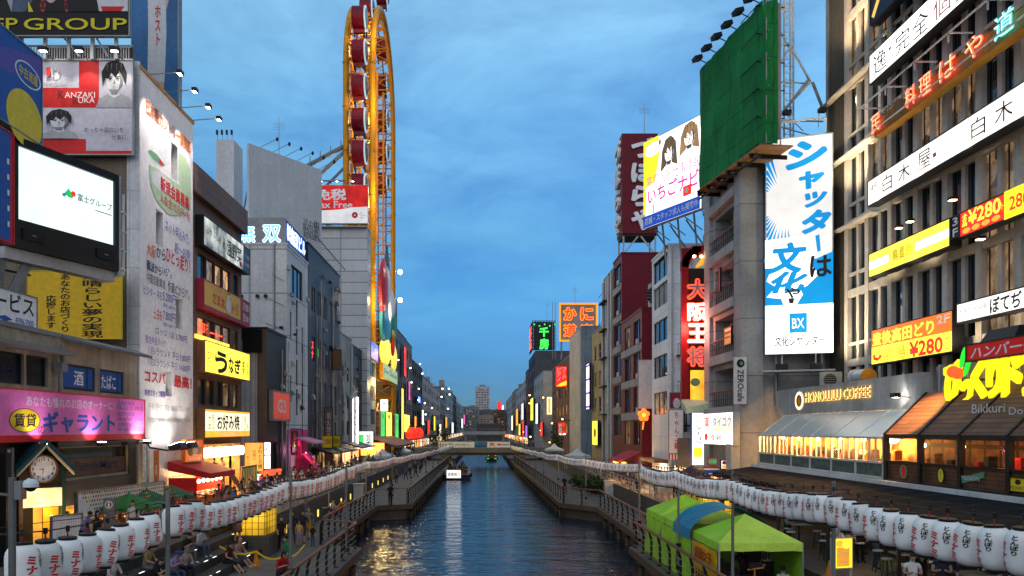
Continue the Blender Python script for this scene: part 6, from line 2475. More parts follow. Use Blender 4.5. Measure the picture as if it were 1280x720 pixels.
tag(b.build('roof_duct',at=(19.5,43.2,8.4)),'round roof duct with an orange end behind the coffee shop fascia','duct')
for i in range(3):
 ac_unit(PF(45.2),18.6 + i * 1.15,8.4 + .9 * (i == 0),0,['outdoor fan unit on the coffee shop roof below the blue shutter billboard','second outdoor fan unit on the coffee shop roof','third outdoor fan unit on the coffee shop roof, next to the fins'][i],1.0,.9,.5)

# black canvas roofs over the terrace
AWN = mk('charcoal_canvas',(.018,.019,.022),.95,spec=.08,var=.15)
for nm,y0,y1,x1,za,zb,l in (('terrace_awning',20.0,36.4,12.6,5.1,4.7,'huge charcoal canvas awning over the dining terrace under the coffee shop'),
         ('terrace_awning',36.9,49.0,13.4,5.1,4.72,'smaller charcoal awning under the far end of the coffee shop')):
 r = thing(nm,l,'awning',((16 + x1) / 2,(y0 + y1) / 2,ZR))
 b = MB()
 n = int((y1 - y0) / 1.6)
 for k in range(n):
  a,c = y0 + (y1 - y0) * k / n,y0 + (y1 - y0) * (k + 1) / n
  m_ = (a + c) / 2
  for q0,q1,d0,d1 in ((a,m_,0,-.04),(m_,c,-.04,0)):
   b.face([(16,q0,za + d0),(x1,q0,zb + d0),(x1,q1,zb + d1),(16,q1,za + d1)],AWN)
   b.face([(16,q0,za + d0 - .05),(16,q1,za + d1 - .05),(x1,q1,zb + d1 - .05),(x1,q0,zb + d0 - .05)],AWN)
   b.face([(x1,q0,zb + d0),(x1,q0,zb + d0 - .22),(x1,q1,zb + d1 - .22),(x1,q1,zb + d1)],AWN)
 b.build('canvas',r)
 b = MB()
 k = 0
 y = y0 + .2
 while y < y1:
  b.box((x1 - .06,y,ZR),(x1 + .04,y + .1,zb - .06),DARKM)
  b.bar((x1,y + .05,zb - .1),(16,y + .05,za - .1),.06,.06,DARKM)
  y += 5.2
 b.build('post',r)
te = thing('terrace_shop','dark shopfront under the awnings with scattered lit windows','shop',(16,34,ZR))
b = MB()
b.box((16.05,20,ZR),(17.85,50.2,5.04),mk('terrace_black',(.02,.02,.022),.6))
b.build('wall',te)
for i,(y,w_,z,h_,m) in enumerate(((46.5,2.2,4.1,.5,E_W2),(34.5,1.5,3.2,.6,E_W),(32.5,1.0,2.9,.5,E_G),(30.2,1.6,3.2,.7,E_W),(27.5,1.2,3.0,.6,E_Y),(25,1.5,3.2,.5,E_Y2),(23,1.2,3.1,.6,E_W))):
 b = MB()
 b.obox(PR(16.04),-y - w_ / 2,-y + w_ / 2,z,z + h_,0,.06,m)
 b.build('lit_window',te)

# ---- concrete building with balconies, the tall blue billboard
GC = mk('grey_concrete',(.44,.445,.45),.75,streak=.15,scale=.5,joint=(20,3.5,.03,.45))
Pg = PR(16.0)
lv = [4.9,8.45,11.9,15.3,18.8,22.2]
gb2 = building('balcony_block','grey concrete building with open dark balconies and a broad end pillar',16,30,51.5,60.0,24.2,GC,'R',
    [(52.9,57.9,z + .28,z + 2.75) for z in lv[1:-1]],gl=[BLACK],depth=1.9,nu=3,fr=FR_D,coping=GREYM)
b = MB()
b.box((15.7,51.3,ZR),(17.1,52.6,24.3),GC)
b.box((15.75,58.5,ZR),(16.2,59.9,23.8),GC)
for z in lv[1:]:
 b.box((15.6,52.62,z - .35),(15.98,58.48,z + .25),GC)
b.build('pillar',gb2)
b = MB()
for i,z in enumerate(lv[1:-1]):
 for k in range(12):
  b.box((15.75,53 + k * .42,z + .26),(15.79,53.04 + k * .42,z + 1.25),DARKM)
 b.box((15.72,52.7,z + 1.22),(15.82,58.4,z + 1.3),mk('balcony_rail_red',(.22,.04,.03),.5))
 b.box((15.74,52.7,z + .7),(15.80,58.4,z + .74),DARKM)
b.build('balcony_railing',gb2)
b = MB()
for i,z in enumerate(lv[1:-1]):
 b.box((17.3,53.2,z + .3),(17.85,54.2,z + 2.3),GREYM)
 b.ball((16.8,56.5,z + 2.4),.16,.16,.16,mk('dim_globe',(.3,.2,.1),.5))
 b.box((16.9,55.0,z + .3),(17.4,55.9,z + 1.5),[BROWNI,GRYI,REDI,DARKM][i % 4])
 b.tube((16.4,54.9,z + .3),(16.4,54.9,z + 2.7),.06,GREYM)
b.build('balcony_contents',gb2)
sign_m('orange_balcony_sign','small orange sign on the balcony rail below the pillar top','sign',Pg,-54.4,-52.8,12.6,13.7,[('r',.1,.2,.9,.35,BROWNI),('r',.1,.5,.8,.6,BROWNI)],em('orange_dull',(.9,.30,.05),.5),DARKM,.1,.3)
sign_m('red_balcony_strip','thin red lit strip on a balcony beside the white characters','sign',Pg,-55.6,-55.3,16.3,17.9,[],E_R,DARKM,.1,.3)
zc = thing('cafe_blade_sign','white blade sign with a dark logo and sideways cafe lettering on the grey pillar','sign',PF(51.2).pt(15.6,8.8,0))
PZ = PF(51.2)
b = MB()
b.obox(PZ,15.25,15.98,8.75,11.6,0,.25,LGRY)
b.build('cabinet',zc)
b = MB()
vs,fs,(a_,b_,c_,e_) = tmesh('ZEROcafe',.02)
sc_ = 1.95 / (b_ - a_)
b.mesh([PZ.pt(15.42 + (y - c_) * .38 / (e_ - c_),10.85 - (x - a_) * sc_,.26) for x,y,z in vs],fs,K_)
b.build('lettering',zc)
b = MB()
b.face([PZ.pt(15.61 + .24 * math.cos(q),11.22 + .26 * math.sin(q),.26) for q in [2 * math.pi * i / 20 for i in range(20)]],K_)
b.face([PZ.pt(15.66 + .1 * math.cos(q),11.22 + .12 * math.sin(q),.265) for q in [2 * math.pi * i / 12 for i in range(12)]],GRNI)
b.build('logo',zc)
BXP = Plane((20.65,49.6,0),(.936,-.352,0))
bu0,_ = BXP.uv(957,300)
_,bv1 = BXP.uv(1041,169)
_,bv0 = BXP.uv(1041,441.5)
BXB = em('billboard_blue',(.0,.30,.72),.80,.05)
els = []
cx,cy = .30,.30
for k in range(60):                                            # rays of a burst
 a = 2 * math.pi * k / 60
 da = .048
 if k * 6 > 255 or k * 6 < 80:
  continue
 def ray(an,rr):
  return cx + rr * math.cos(an),cy + rr * math.sin(an) * .31
 lim = 1e9                                                  # where the ray leaves the burst field
 ca,sa = math.cos(a),math.sin(a) * .31
 if ca > 1e-6: lim = min(lim,(.99 - cx) / ca)
 if ca < -1e-6: lim = min(lim,(.01 - cx) / ca)
 if sa > 1e-6: lim = min(lim,(.60 - cy) / sa)
 if sa < -1e-6: lim = min(lim,(.005 - cy) / sa)
 lim = min(lim,1.15) * .985
 if lim > .34:
  els.append(('p',[ray(a,max(.30,lim * .40)),ray(a - da * .98,lim),ray(a + da * .98,lim)],BXB))
els += [('p',[(0,.57),(.25,.56),(.5,.55),(.75,.57),(1,.54),(1,.775),(0,.775)],BXB),
  ('p',[(.0,.47),(.60,.46),(.72,.53),(.68,.60),(.80,.64),(.62,.69),(.52,.705),(.56,.73),(.46,.778),(.28,.778),(.24,.745),(.02,.735),(.16,.69),(.02,.66),(.10,.60),(0,.60)],E_W2),
  ('t','シ',.30,.025,.92,.155,BXB,{'off': .06,'shear': .25}),('t','ャ',.50,.165,.88,.25,BXB,{'off': .06,'shear': .25}),('t','ッ',.58,.262,.92,.335,BXB,{'off': .06,'shear': .25}),('t','タ',.54,.345,.98,.455,BXB,{'off': .06,'shear': .25}),
  ('p',[(.74,.465),(.80,.46),(.82,.535),(.77,.54)],BXB),('t','は',.66,.555,.98,.655,K_,{'off': .03}),
  ('t','文',.02,.485,.62,.63,BXB,{'off': .045,'shear': .25}),('t','化',.08,.62,.64,.72,BXB,{'off': .045,'shear': .25}),('t','や',.28,.695,.52,.745,K_,{'off': .03}),('t','！',.34,.745,.44,.78,K_,{'off': .03}),
  ('r',0,.775,1,1,E_W2),('r',.36,.815,.62,.905,BXB),('t','BX',.40,.838,.58,.885,WHI,{'off': .02}),('t','文化シヤッター',.14,.918,.88,.966,K_,BOLD)]
bx = sign_m('shutter_billboard','very tall lit billboard with a white burst, sky blue field and brush lettering','billboard',BXP,bu0,0,bv0,bv1,els,em('billboard_white',(1,.98,.95),.72,.06),PALEM,.5,0,rim=.06)
b = MB()
b.obox(BXP,bu0 - .1,.1,bv0 - 1.1,bv0 - 1.0,-.3,1.2,PALEM)
for u in (bu0 * .75,bu0 * .25):
 b.obox(BXP,u - .04,u + .04,bv0 - 1.0,bv0,.1,.2,PALEM)
 b.obox(BXP,u - .35,u + .35,bv0 - .98,bv0 - .62,.7,1.0,DARKM)
b.obox(BXP,bu0 + .8,bu0 + 3.4,bv1 + .9,bv1 + 1.0,.4,.5,PALEM)
for u in (bu0 + .8,bu0 + 3.35):
 b.obox(BXP,u,u + .07,bv1 + .01,bv1 + .9,.4,.5,PALEM)
b.build('lamp_ledge',bx)
b = MB()
for u in (bu0 + .6,bu0 + 3.2):
 b.tube(BXP.pt(u,bv0 - 3,-.4),BXP.pt(u,bv1,-.25),.12,GREYM,8)
for k in range(5):
 b.tube(BXP.pt(bu0 + .6,bv0 + k * 2.6,-.3),BXP.pt(bu0 + 3.2,bv0 + k * 2.6 + 1.3,-.3),.06,GREYM)
b.build('support_frame',bx)

# ---- scaffold board wrapped in green netting, its lattice mast
NET = mk('green_netting',(.012,.24,.06),.85,var=.35,scale=.35,joint=(1.7,1.9,.04,.55))
NP = Plane((16.04,48,0),(.127,-.99,0))
nu0,_ = NP.uv(875,100)
nv0,nv1 = 23.55,31.75
gn = thing('netted_scaffold','scaffold wrapped in dark green netting high above the grey concrete building','scaffold',NP.pt(nu0 / 2,nv0,0))
b = MB()
nx_,nz_ = 40,34
rn = random.Random(9)
wv = [[.045 * math.sin(i * .31 + j * .22) + .03 * math.sin(j * .33 - i * .45 + 1) + .02 * math.sin(i * 1.7 + j * .3) + .012 * rn.random() for j in range(nz_ + 1)] for i in range(nx_ + 1)]
pts = []
for i in range(nx_ + 1):
 for j in range(nz_ + 1):
  sag = .06 * math.sin(math.pi * ((i / nx_ * 5) % 1))
  pts.append(NP.pt(nu0 * (1 - i / nx_),nv0 + (nv1 - nv0) * j / nz_ - (.35 * rn.random() if j == 0 else 0),wv[i][j] + sag))
b.mesh(pts,[(i * (nz_ + 1) + j,(i + 1) * (nz_ + 1) + j,(i + 1) * (nz_ + 1) + j + 1,i * (nz_ + 1) + j + 1) for i in range(nx_) for j in range(nz_)],NET)
pts = []
for i in range(9):
 for j in range(nz_ + 1):
  p = NP.pt(.0,nv0 + (nv1 - nv0) * j / nz_,0)
  pts.append(p + Vector((i / 8 * .8,.05 * math.sin(i + j * .7),0)) + NP.N * wv[nx_][j] * (1 - i / 8))
b.mesh(pts,[(i * (nz_ + 1) + j,(i + 1) * (nz_ + 1) + j,(i + 1) * (nz_ + 1) + j + 1,i * (nz_ + 1) + j + 1) for i in range(8) for j in range(nz_)],NET)
b.build('netting',gn,smooth=True)
b = MB()
for k in range(7):
 u = nu0 * k / 6
 b.tube(NP.pt(u,nv0 - .3,-.15),NP.pt(u,nv1 + .1,-.15),.04,GREYM)
 b.tube(NP.pt(u,nv0 - .3,-1.0),NP.pt(u,nv1 + .1,-1.0),.04,GREYM)
for k in range(6):
 v = nv0 + k * 1.6
 b.tube(NP.pt(nu0,v,-.15),NP.pt(.3,v,-.15),.035,GREYM)
 b.tube(NP.pt(-.3,v,.35),NP.pt(-.3,v,-1.4),.035,DARKM)
 b.tube(NP.pt(-.3,v + .1,.2),NP.pt(-2.6,v + .1,.2),.03,DARKM)
b.obox(NP,nu0,0,nv0 + .3,nv1 - .1,-.95,-.85,mk('board_back',(.30,.31,.32),.7))
b.build('scaffold_poles',gn)
b = MB()
for k in range(12):
 u = nu0 * k / 12
 b.obox(NP,u - .02,u + .72,nv0 - .35,nv0 - .28,-1.4,.55,WOOD)
for k in range(6):
 u = nu0 * (k + .5) / 6
 b.obox(NP,u - .05,u + .05,nv0 - .6,nv0 - .36,-1.8,.5,DARKM)
 b.ball(NP.pt(u,nv0 - .5,.1),.2,.2,.14,GREYM,8,5)
b.obox(NP,nu0,0,nv0 - .7,nv0 - .6,.1,.2,DARKM)
b.build('platform',gn)
for i in range(6):
 u = nu0 * (i + .3) / 6
 b = MB()
 b.tube(NP.pt(u,nv1 + .0,-.1),NP.pt(u,nv1 + .25,.5),.035,DARKM)
 b.hexa([NP.pt(u - .32,nv1 + .25,.35),NP.pt(u + .32,nv1 + .25,.35),NP.pt(u + .32,nv1 + .1,.85),NP.pt(u - .32,nv1 + .1,.85),
   NP.pt(u - .32,nv1 + .5,.42),NP.pt(u + .32,nv1 + .5,.42),NP.pt(u + .32,nv1 + .35,.92),NP.pt(u - .32,nv1 + .35,.92)],DARKM)
 b.build('floodlight',gn)
ms = thing('lattice_mast','pale steel lattice mast with diagonal struts standing between the netting and the office','mast',(18,50.5,24))
b = MB()
YM = 50.5
X_ = lambda px: xat(px,YM)
Z_ = lambda py: zat(py,YM)
b.box((X_(960) - .09,YM,24),(X_(964) + .05,YM + .25,Z_(8)),PALEM)
for px in (989,997,1001):
 b.tube((X_(px),YM + 1.2,22),(X_(px),YM + 1.2,Z_(-30)),.055,PALEM,6)
for k in range(30):
 z = 22 + k * .42
 b.tube((X_(989),YM + 1.2,z),(X_(1001),YM + 1.2,z + .42),.022,PALEM,4)
 b.tube((X_(989),YM + 1.2,z + .42),(X_(1001),YM + 1.2,z + .42),.022,PALEM,4)
for (a,c,e,f,r_) in ((968,18,990,55,.05),(990,55,968,95,.05),(988,50,1018,100,.07),(1018,100,1032,130,.09),(1015,100,968,150,.07),(966,52,990,52,.045),(966,100,1016,100,.05),(966,148,1033,148,.05),
      (966,153,1033,170,.04),(972,0,980,130,.02),(1012,98,975,146,.09),(984,140,1008,160,.03),(968,8,990,8,.08),(975,4,990,0,.06)):
 b.tube((X_(a),YM + .3,Z_(c)),(X_(e),YM + .5,Z_(f)),r_,PALEM if r_ < .09 else GREYM,6)
for k in range(28):
 b.tube((X_(968),YM + .15,24 + k * .35),(X_(971),YM + .15,24 + k * .35),.015,PALEM,4)
b.tube((X_(971),YM + .15,24),(X_(971),YM + .15,33.5),.03,PALEM,5)
b.build('frame',ms)
for i,(px,py) in enumerate(((983,142),(1027,139))):
 b = MB()
 b.box((X_(px) - .22,YM - .3,Z_(py + 2)),(X_(px) + .22,YM + .1,Z_(py - 3)),DARKM)
 b.tube((X_(px) - .15,YM,Z_(py + 2)),(X_(px) - .2,YM,Z_(py + 20)),.025,PALEM,5)
 b.build('floodlight',ms)

# ---- job advertisement billboard
IP_ = Plane((17.5,66,0),(.42,-.908,0))
iu0,_ = IP_.uv(811,200)
_,iv1 = IP_.uv(811,180)
_,iv0 = IP_.uv(811,287)
EPK = em('lit_pink_letter',(1,.04,.42),.8,0)
EBL = em('lit_royal_blue',(.02,.09,.55),.7,0)
HAIR1 = em('lit_dark_hair',(.22,.15,.08),.5,.2)
HAIR2 = em('lit_brown_hair',(.55,.32,.14),.6,.2)
LSK = em('lit_pale_skin',(1.0,.93,.88),1.2,0)
els = portrait(.28,.06,.62,.50,HAIR1,LSK,E_W2,1) + portrait(.62,.02,1.0,.42,HAIR2,LSK,E_W2,1) + [
 ('p',[(0,0),(.28,0),(.30,.2),(.22,.5),(0,.55)],E_Y),('p',[(0,.55),(.06,.6),(.02,.84),(0,.84)],E_Y),('e',.03,.05,.34,.20,E_W2),('t','いちごナビ',.06,.09,.26,.16,PINI),('e',.29,.05,.33,.12,ORNI),
 ('t','高収入お仕事情報',.06,.42,1.0,.56,EPK),('t','いちごナビ',.08,.56,1.12 - .14,.74,EPK,{'off': .03}),
 ('r',.18,.76,.66,.86,EBL),('r',.20,.765,.66,.855,E_W2),('t','いちごナビ 求人',.23,.78,.64,.84,GRNI),('r',.72,.70,.86,.81,E_R),('e',.75,.72,.81,.78,WHI),
 ('r',0,.865,1,1,EBL),('t','店舗・スタッフ求人も掲載中',.03,.89,.97,.97,WHI,{'off': .02})]
ib_ = sign_m('job_billboard','bright job advertising billboard with two long haired women and magenta lettering','billboard',IP_,iu0,0,iv0,iv1,els,E_W2,PALEM,.4,0)
b = MB()
for k in range(4):
 u = iu0 + .6 + k * 2.1
 b.tube(IP_.pt(u,21.5,-1.4),IP_.pt(u,iv1 - .3,-.2),.08,GREYM)
 b.tube(IP_.pt(u,iv0 - .2,-.2),IP_.pt(u,22,-2.4),.07,GREYM)
 b.tube(IP_.pt(u,iv0,-.1),IP_.pt(u + 1.5,iv0 - 1.3,-.6),.05,GREYM)
b.build('support_frame',ib_)

# ---- light blue white building with five storeys of ribbon windows
LBW = mk('cool_white_siding',(.84,.87,.92),.55,joint=(3.4,2.2,.03,.7),streak=.14,var=.1)
lb = building('white_block','cool white building with ribbon windows under the job advertising billboard',16,27,72.4,79.6,23.2,LBW,'R',
    [(73.0,79.0,z,z + 2.0) for z in (8.6,11.9,15.1,18.3,21.0 - .3)],[(17.0,17.6,z,z + 2.0) for z in (7,10.3,13.6)],gl=[G_DK,G_BL,CURT,G_DIM],nu=3,coping=WHITE)
b = MB()
for x in (16.25,17.9):
 b.tube((x,72.25,ZR),(x,72.25,23),.09,PALEM,8)
b.build('downpipe',lb)
b = MB()
for z in (7.6,10.4,13.6):
 b.box((16.6,71.7,z - .1),(18.0,72.38,z),DARKM)
 for k in range(8):
  b.box((16.62 + k * .19,71.7,z),(16.65 + k * .19,71.73,z + .9),DARKM)
 b.box((16.6,71.69,z + .9),(18.0,71.74,z + .95),DARKM)
b.build('balcony',lb)
ac_unit(PF(74),20.0,23.2,0,'outdoor fan unit on the roof of the cool white building, below the job billboard',1.3,1.0,.6)
ac_unit(PF(74),21.5,23.2,0,'second outdoor fan unit on the roof of the cool white building',1.3,1.0,.6)
# gyoza restaurant blade sign
Pk = PF(60.4)
osx = thing('gyoza_blade_sign','tall red blade sign with four huge outlined neon kanji beside the grey balconies','neon sign',Pk.pt(15.2,9.3,0))
REDB = mk('lacquer_red',(.30,.01,.014),.35,var=.08)
b = MB()
b.obox(Pk,14.2,14.7,9.4,20.2,-.1,.25,REDB)
for k in range(8):
 a = math.pi / 2 * k / 7
 x = 15.1 - .9 * math.cos(a)
 b.obox(Pk,x,x + .5,18.6 + 1.0 * math.sin(a),19.3 + 1.0 * math.sin(a),-.2,.35,REDB)
b.obox(Pk,15.0,15.98,19.9,20.35,-.2,.35,REDB)
b.obox(Pk,14.7,15.98,9.4,18.8,-.12,-.02,DARKM)
b.build('cabinet',osx)
b,b2 = MB(),MB()
for i,(s,y0_,y1_) in enumerate((('大',349,376),('阪',378,403),('王',404,430),('将',433,459))):
 u0,v1 = Pk.uv(857,y0_)
 u1,v0 = Pk.uv(884,y1_)
 b.text(Pk,s,u0,u1,v0,v1,.30,N_R,off=.075)
 b2.text(Pk,s,u0 + .07,u1 - .07,v0 + .07,v1 - .07,.36,N_W if i in (1,2) else mk('unlit_letter_face',(.34,.28,.32),.5),off=.025)
b.build('neon_outline',osx)
b2.build('letter_face',osx)
b = MB()
u0,v1 = Pk.uv(863,463)
u1,v0 = Pk.uv(885,500)
b.obox(Pk,u0,u1,v0,v1,-.1,.2,em('menu_amber',(1,.40,.03),1.1,.4))
b.build('lit_menu',osx)
b = MB()
b.face([Pk.pt(15.2 + .35 * math.cos(q),10.6 + .3 * math.sin(q),.21) for q in [2 * math.pi * i / 16 for i in range(16)]],GRNI)
b.face([Pk.pt(15.2,18.7,.3),Pk.pt(15.9,19.1,.3),Pk.pt(15.9,19.8,.3),Pk.pt(15.2,18.9,.3)],em('menu_amber',(1,.4,.03)))
b.build('menu_picture',osx)
for i in range(4):
 b = MB()
 b.ball(Pk.pt(16.05,10.9 - .55 * i,.4),.09,.09,.09,BULB)
 b.build('bulb',osx)
b = MB()
for k in range(2):
 b.ball(Pk.pt(15.05 + .5 * k,19.55,.5),.12,.12,.10,BULB)
b.build('top_bulb',osx)
b = MB()
b.hexa([Pk.pt(14.2,9.0,.0),Pk.pt(16,9.0,0),Pk.pt(16,8.7,1.6),Pk.pt(14.2,8.3,1.6),Pk.pt(14.2,9.4,0),Pk.pt(16,9.4,0),Pk.pt(16,9.1,1.6),Pk.pt(14.2,8.7,1.6)],LGRN)
b.build('hood',osx)
lamp(osx,'POINT',(14.6,59.3,14.5),(1,.25,.18),260,size=.5)
# drug store signs
sign('drugstore_sign','wide white lit drug store sign with blue and red characters under the grey balconies','sign',PR(15.6),(885.5,925),517,555,[
 ('t','薬',.05,.12,.26,.48,E_R,BOLD),('r',.34,.08,.95,.62,E_CR),('t','タイコク',.36,.14,.94,.44,em('lit_indigo',(.10,.12,.75),.8,0),{'off': .02}),('t','DRUG',.38,.48,.6,.58,E_O),
 ('t','免税',.30,.68,.66,.92,E_R,BOLD),('e',.08,.64,.20,.88,E_R)],E_W2,PALEM,.4,0,at_left=True)
sign_m('drugstore_blade_sign','tall white blade sign with blue border, beside the wide drug store sign','sign',PF(60.9),15.0,15.98,4.6,8.45,[
 ('r',.0,0,.08,1,BLUI),('r',.92,0,1,1,BLUI),('t','楽',.25,.05,.75,.22,E_O),('t','タイコク',.25,.25,.75,.62,BLUI,BOLDV),('r',.2,.66,.8,.84,E_Y),('t','免税',.25,.88,.75,.96,REDI)],E_W2,BLUI,.3,0)
sign_m('paper_banner_sign','tall white sign with red brush writing and striped hem below the cool white building','sign',PF(69.5),15.3,16.55,5.2,8.9,[
 ('t','ちゃんこ鍋',.38,.06,.66,.9,REDI,BOLDV)],WHI,GREYM,.15,0)
sign_m('maroon_banner','maroon banner with a white oval above the tall white sign','sign',PF(70),15.5,16.5,8.95,10.3,[('e',.3,.35,.9,1.0,LGRY)],mk('maroon_cloth',(.40,.03,.06),.6),GREYM,.1,0)
b = MB()
for k in range(5):
 b.box((15.3 + k * .25,69.3,4.75),(15.42 + k * .25,69.4,5.18),REDI)
 b.box((15.42 + k * .25,69.3,4.75),(15.55 + k * .25,69.4,5.18),WHI)
b.box((15.3,69.28,5.16),(16.55,69.42,5.195),GREYM)
tag(b.build('striped_valance',at=(15.9,69.4,4.75)),'red and white striped cloth hem under the tall white sign','valance')
b = MB()
for k,m in enumerate((REDI,WHI,BLUI,BLUI,WHI,REDI)):
 b.box((13.9,53.0,4.75 - .1 * k),(14.9,53.02,4.85 - .1 * k),m)
b.tube((13.88,53,3.9),(13.88,53,4.95),.02,GREYM)
tag(b.build('striped_flag',at=(14.4,53,4.4)),'small horizontal red white and blue striped flag under the drug store sign','flag')
sf = thing('street_shops','row of small lit shopfronts below the drug store sign','shop',(15.9,62,ZR))
b = MB()
for y,l_,m in ((52.6,3.0,E_O),(56,3,em('far_shop_glow',(1,.55,.2))),(60.5,4,em('far_shop_amber',(1,.36,.06))),(66,4,em('far_shop_glow',(1,.5,.2))),(73,2.5,em('far_shop_white',(1,.9,.75)))):
 b.obox(Pg,-y - l_,-y,ZR + .05,4.2,.02,.1,m)
b.build('shop_window',sf)
b = MB()
b.obox(Pg,-70,-60.2,ZR,6.5,-3,-.02,mk('alley_wall',(.12,.11,.11),.8))
b.obox(Pg,-60.1,-51.6,4.25,4.6,.02,.9,DARKM)
b.obox(Pg,-79.5,-72.5,4.3,4.6,.02,1.2,BROWNI)
b.build('wall',sf)
lamp(sf,'POINT',(14.6,56,3.6),(1,.6,.25),120,size=.3)
lamp(sf,'POINT',(14.6,64,3.6),(1,.45,.15),120,size=.3)
lamp(sf,'POINT',(14.6,75,3.6),(1,.7,.4),120,size=.3)
sign_m('green_lightbox','small green lit sign under the drug store sign','sign',PF(53.6),14.3,14.9,4.95,5.4,[('t','タイ料理',.1,.3,.9,.75,WHI)],em('thai_green',(.03,.35,.08),.7),REDI,.15,0)
sign_m('red_lightbox','small white and red lit sign under the drug store sign, beside the green one','sign',PF(52.9),14.9,15.9,4.7,5.3,[('r',.1,.55,.9,.9,E_O),('e',.1,.1,.4,.5,REDI)],E_W,DARKM,.15,0)
b = MB()
b.box((15.2,51.4,ZR),(15.75,52.4,4.6),GREYM)
b.box((15.15,51.35,4.6),(15.8,52.45,6.3),PALEM)
tag(b.build('service_cabinet',at=(15.5,52,ZR)),'tall grey utility cabinet standing before the grey pillar','cabinet')

# ---- maroon building with the roof tower of white kana
MAR = mk('maroon_tile',(.20,.010,.026),.5,joint=(.9,.35,.012,.75),var=.15)
MBW = mk('maroon_band',(.36,.37,.42),.6,streak=.15)
mb1 = building('maroon_building','maroon tiled building whose roof carries a tower sign of white kana',15.5,26,94,100,27.0,MAR,'R',[(94.6,99.4,z,z + 2.4) for z in (6.5,9.9,13.4,16.9,20.4,23.7)],gl=[G_DK,G_BL],nu=3,coping=MAR)
mb2 = building('maroon_building','lower maroon building with grey banded windows before the maroon sign tower',15.5,24,82,93.9,19.1,MAR,'R',[(y,y + 3.6,z,z + 2.5) for y in (83,88.4) for z in (5.6,9.0,12.4,15.7)],gl=[G_DK,G_BL,G_DIM],nu=3,coping=MAR)
for t_,ya,yb,zz__ in ((mb1,94.05,99.95,(9.0,12.5,16,19.5,22.9)),(mb2,82.05,93.85,(8.2,11.6,15.0))):
 b = MB()
 for z in zz__:
  b.box((15.38,ya,z),(15.49,yb,z + .75),MBW)
  b.box((15.2,ya + .8,z + .7),(15.37,ya + 1.7,z + 1.2),PALEM)
 b.build('window_band',t_)
ac_unit(PF(83.5),17.2,19.1,0,'large white outdoor fan unit on the roof of the lower maroon building',1.6,2.4,1.0)
ac_unit(PF(83.5),19.1,19.1,0,'second large outdoor fan unit on the roof of the lower maroon building',1.5,2.2,1.0)
zt_ = thing('roof_tower_sign','square maroon roof tower with four big white kana on each face','sign',(17.7,97,27.1))
b = MB()
b.box((15.7,95,29.4),(19.75,98.6,40.7),MAR)
b.build('tower',zt_)
b = MB()
for x in (15.9,19.5):
 for y in (95.2,98.4):
  b.bar((x,y,27.05),(x,y,29.4),.18,.18,PALEM)
for a,c in ((15.9,17.7),(19.5,17.7)):
 b.bar((a,95.2,27.1),(c,95.2,29.3),.15,.15,PALEM)
b.box((15.8,95.1,29.1),(19.65,98.5,29.39),DARKM)
b.build('legs_frame',zt_)
b = MB()
PZ1,PZ2 = PF(94.98),PR(15.68)
KAN = mk('white_kana',(.80,.82,.84),.5)
for i,s in enumerate('づぼらや'):
 z1_ = 40.2 - i * 2.72
 b.text(PZ1,s,16.7,19.4,z1_ - 2.35,z1_,.02,KAN,off=.05,ext=.2)
 b.text(PZ2,s,-98.3,-95.4,z1_ - 2.35,z1_,.02,KAN,off=.05,ext=.3)
b.build('lettering',zt_)
antenna(18.6,97,40.7,4.2,'thin antenna on top of the maroon roof tower')
sign_m('blank_board','plain cream upright panel on the wall of the lower maroon building','board',PF(81.6),15.0,16.6,9.2,14.0,[],mk('cream_white_panel',(.66,.64,.65),.5),GREYM,.2,0)
b = MB()
Pfl = PF(80.2)
for k in range(5):
 a = 2 * math.pi * k / 5 + .3
 b.ball(Pfl.pt(15.3 + .34 * math.cos(a),8.6 + .38 * math.sin(a),.1),.27,.12,.27,em('orange_flower_neon',(1,.16,.02),2.0,.2),10,6)
b.ball(Pfl.pt(15.3,8.6,.2),.16,.14,.16,N_Y,10,6)
b.tube(Pfl.pt(15.3,8,.1),Pfl.pt(15.2,7.2,.1),.07,N_O)
tag(b.build('flower_neon',at=(15.3,80.2,8.6)),'orange red neon flower on the corner of the lower maroon building','neon sign')
b = MB()
b.hexa([(13.2,82,4.0),(15.4,82,4.9),(15.4,89,4.9),(13.2,89,4.0),(13.2,82,4.1),(15.4,82,5.05),(15.4,89,5.05),(13.2,89,4.1)],mk('red_awning',(.55,.025,.03)))
b.tube((13.3,82.1,ZR),(13.3,82.1,4.05),.05,DARKM)
b.tube((13.3,88.9,ZR),(13.3,88.9,4.05),.05,DARKM)
tag(b.build('red_awning',at=(14.3,85.5,ZR)),'sloping red awning over the foot of the lower maroon building','awning')
for i,(y,p_) in enumerate(((81.2,200),(86,120),(70,160))):
 r = thing('warm_lantern',['glowing orange lantern beside the red awning','glowing orange lantern under the red awning','glowing golden lantern below the tall white sign'][i],'lantern',(13.6,y,3.4))
 b = MB()
 b.lathe((13.6,y,3.2),[(.15,0),(.3,.15),(.34,.45),(.3,.75),(.15,.9)],em('orange_lantern',(1,.42,.06),3.2,.2),12)
 b.build('shade',r)
 b = MB()
 b.lathe((13.6,y,4.1),[(.16,0),(.16,.08)],BLACK,10)
 b.tube((13.6,y,4.18),(13.6,y,4.6),.015,BLACK)
 b.build('cap',r)
 lamp(r,'POINT',(13.1,y - .4,3.5),(1,.5,.15),p_,size=.3)

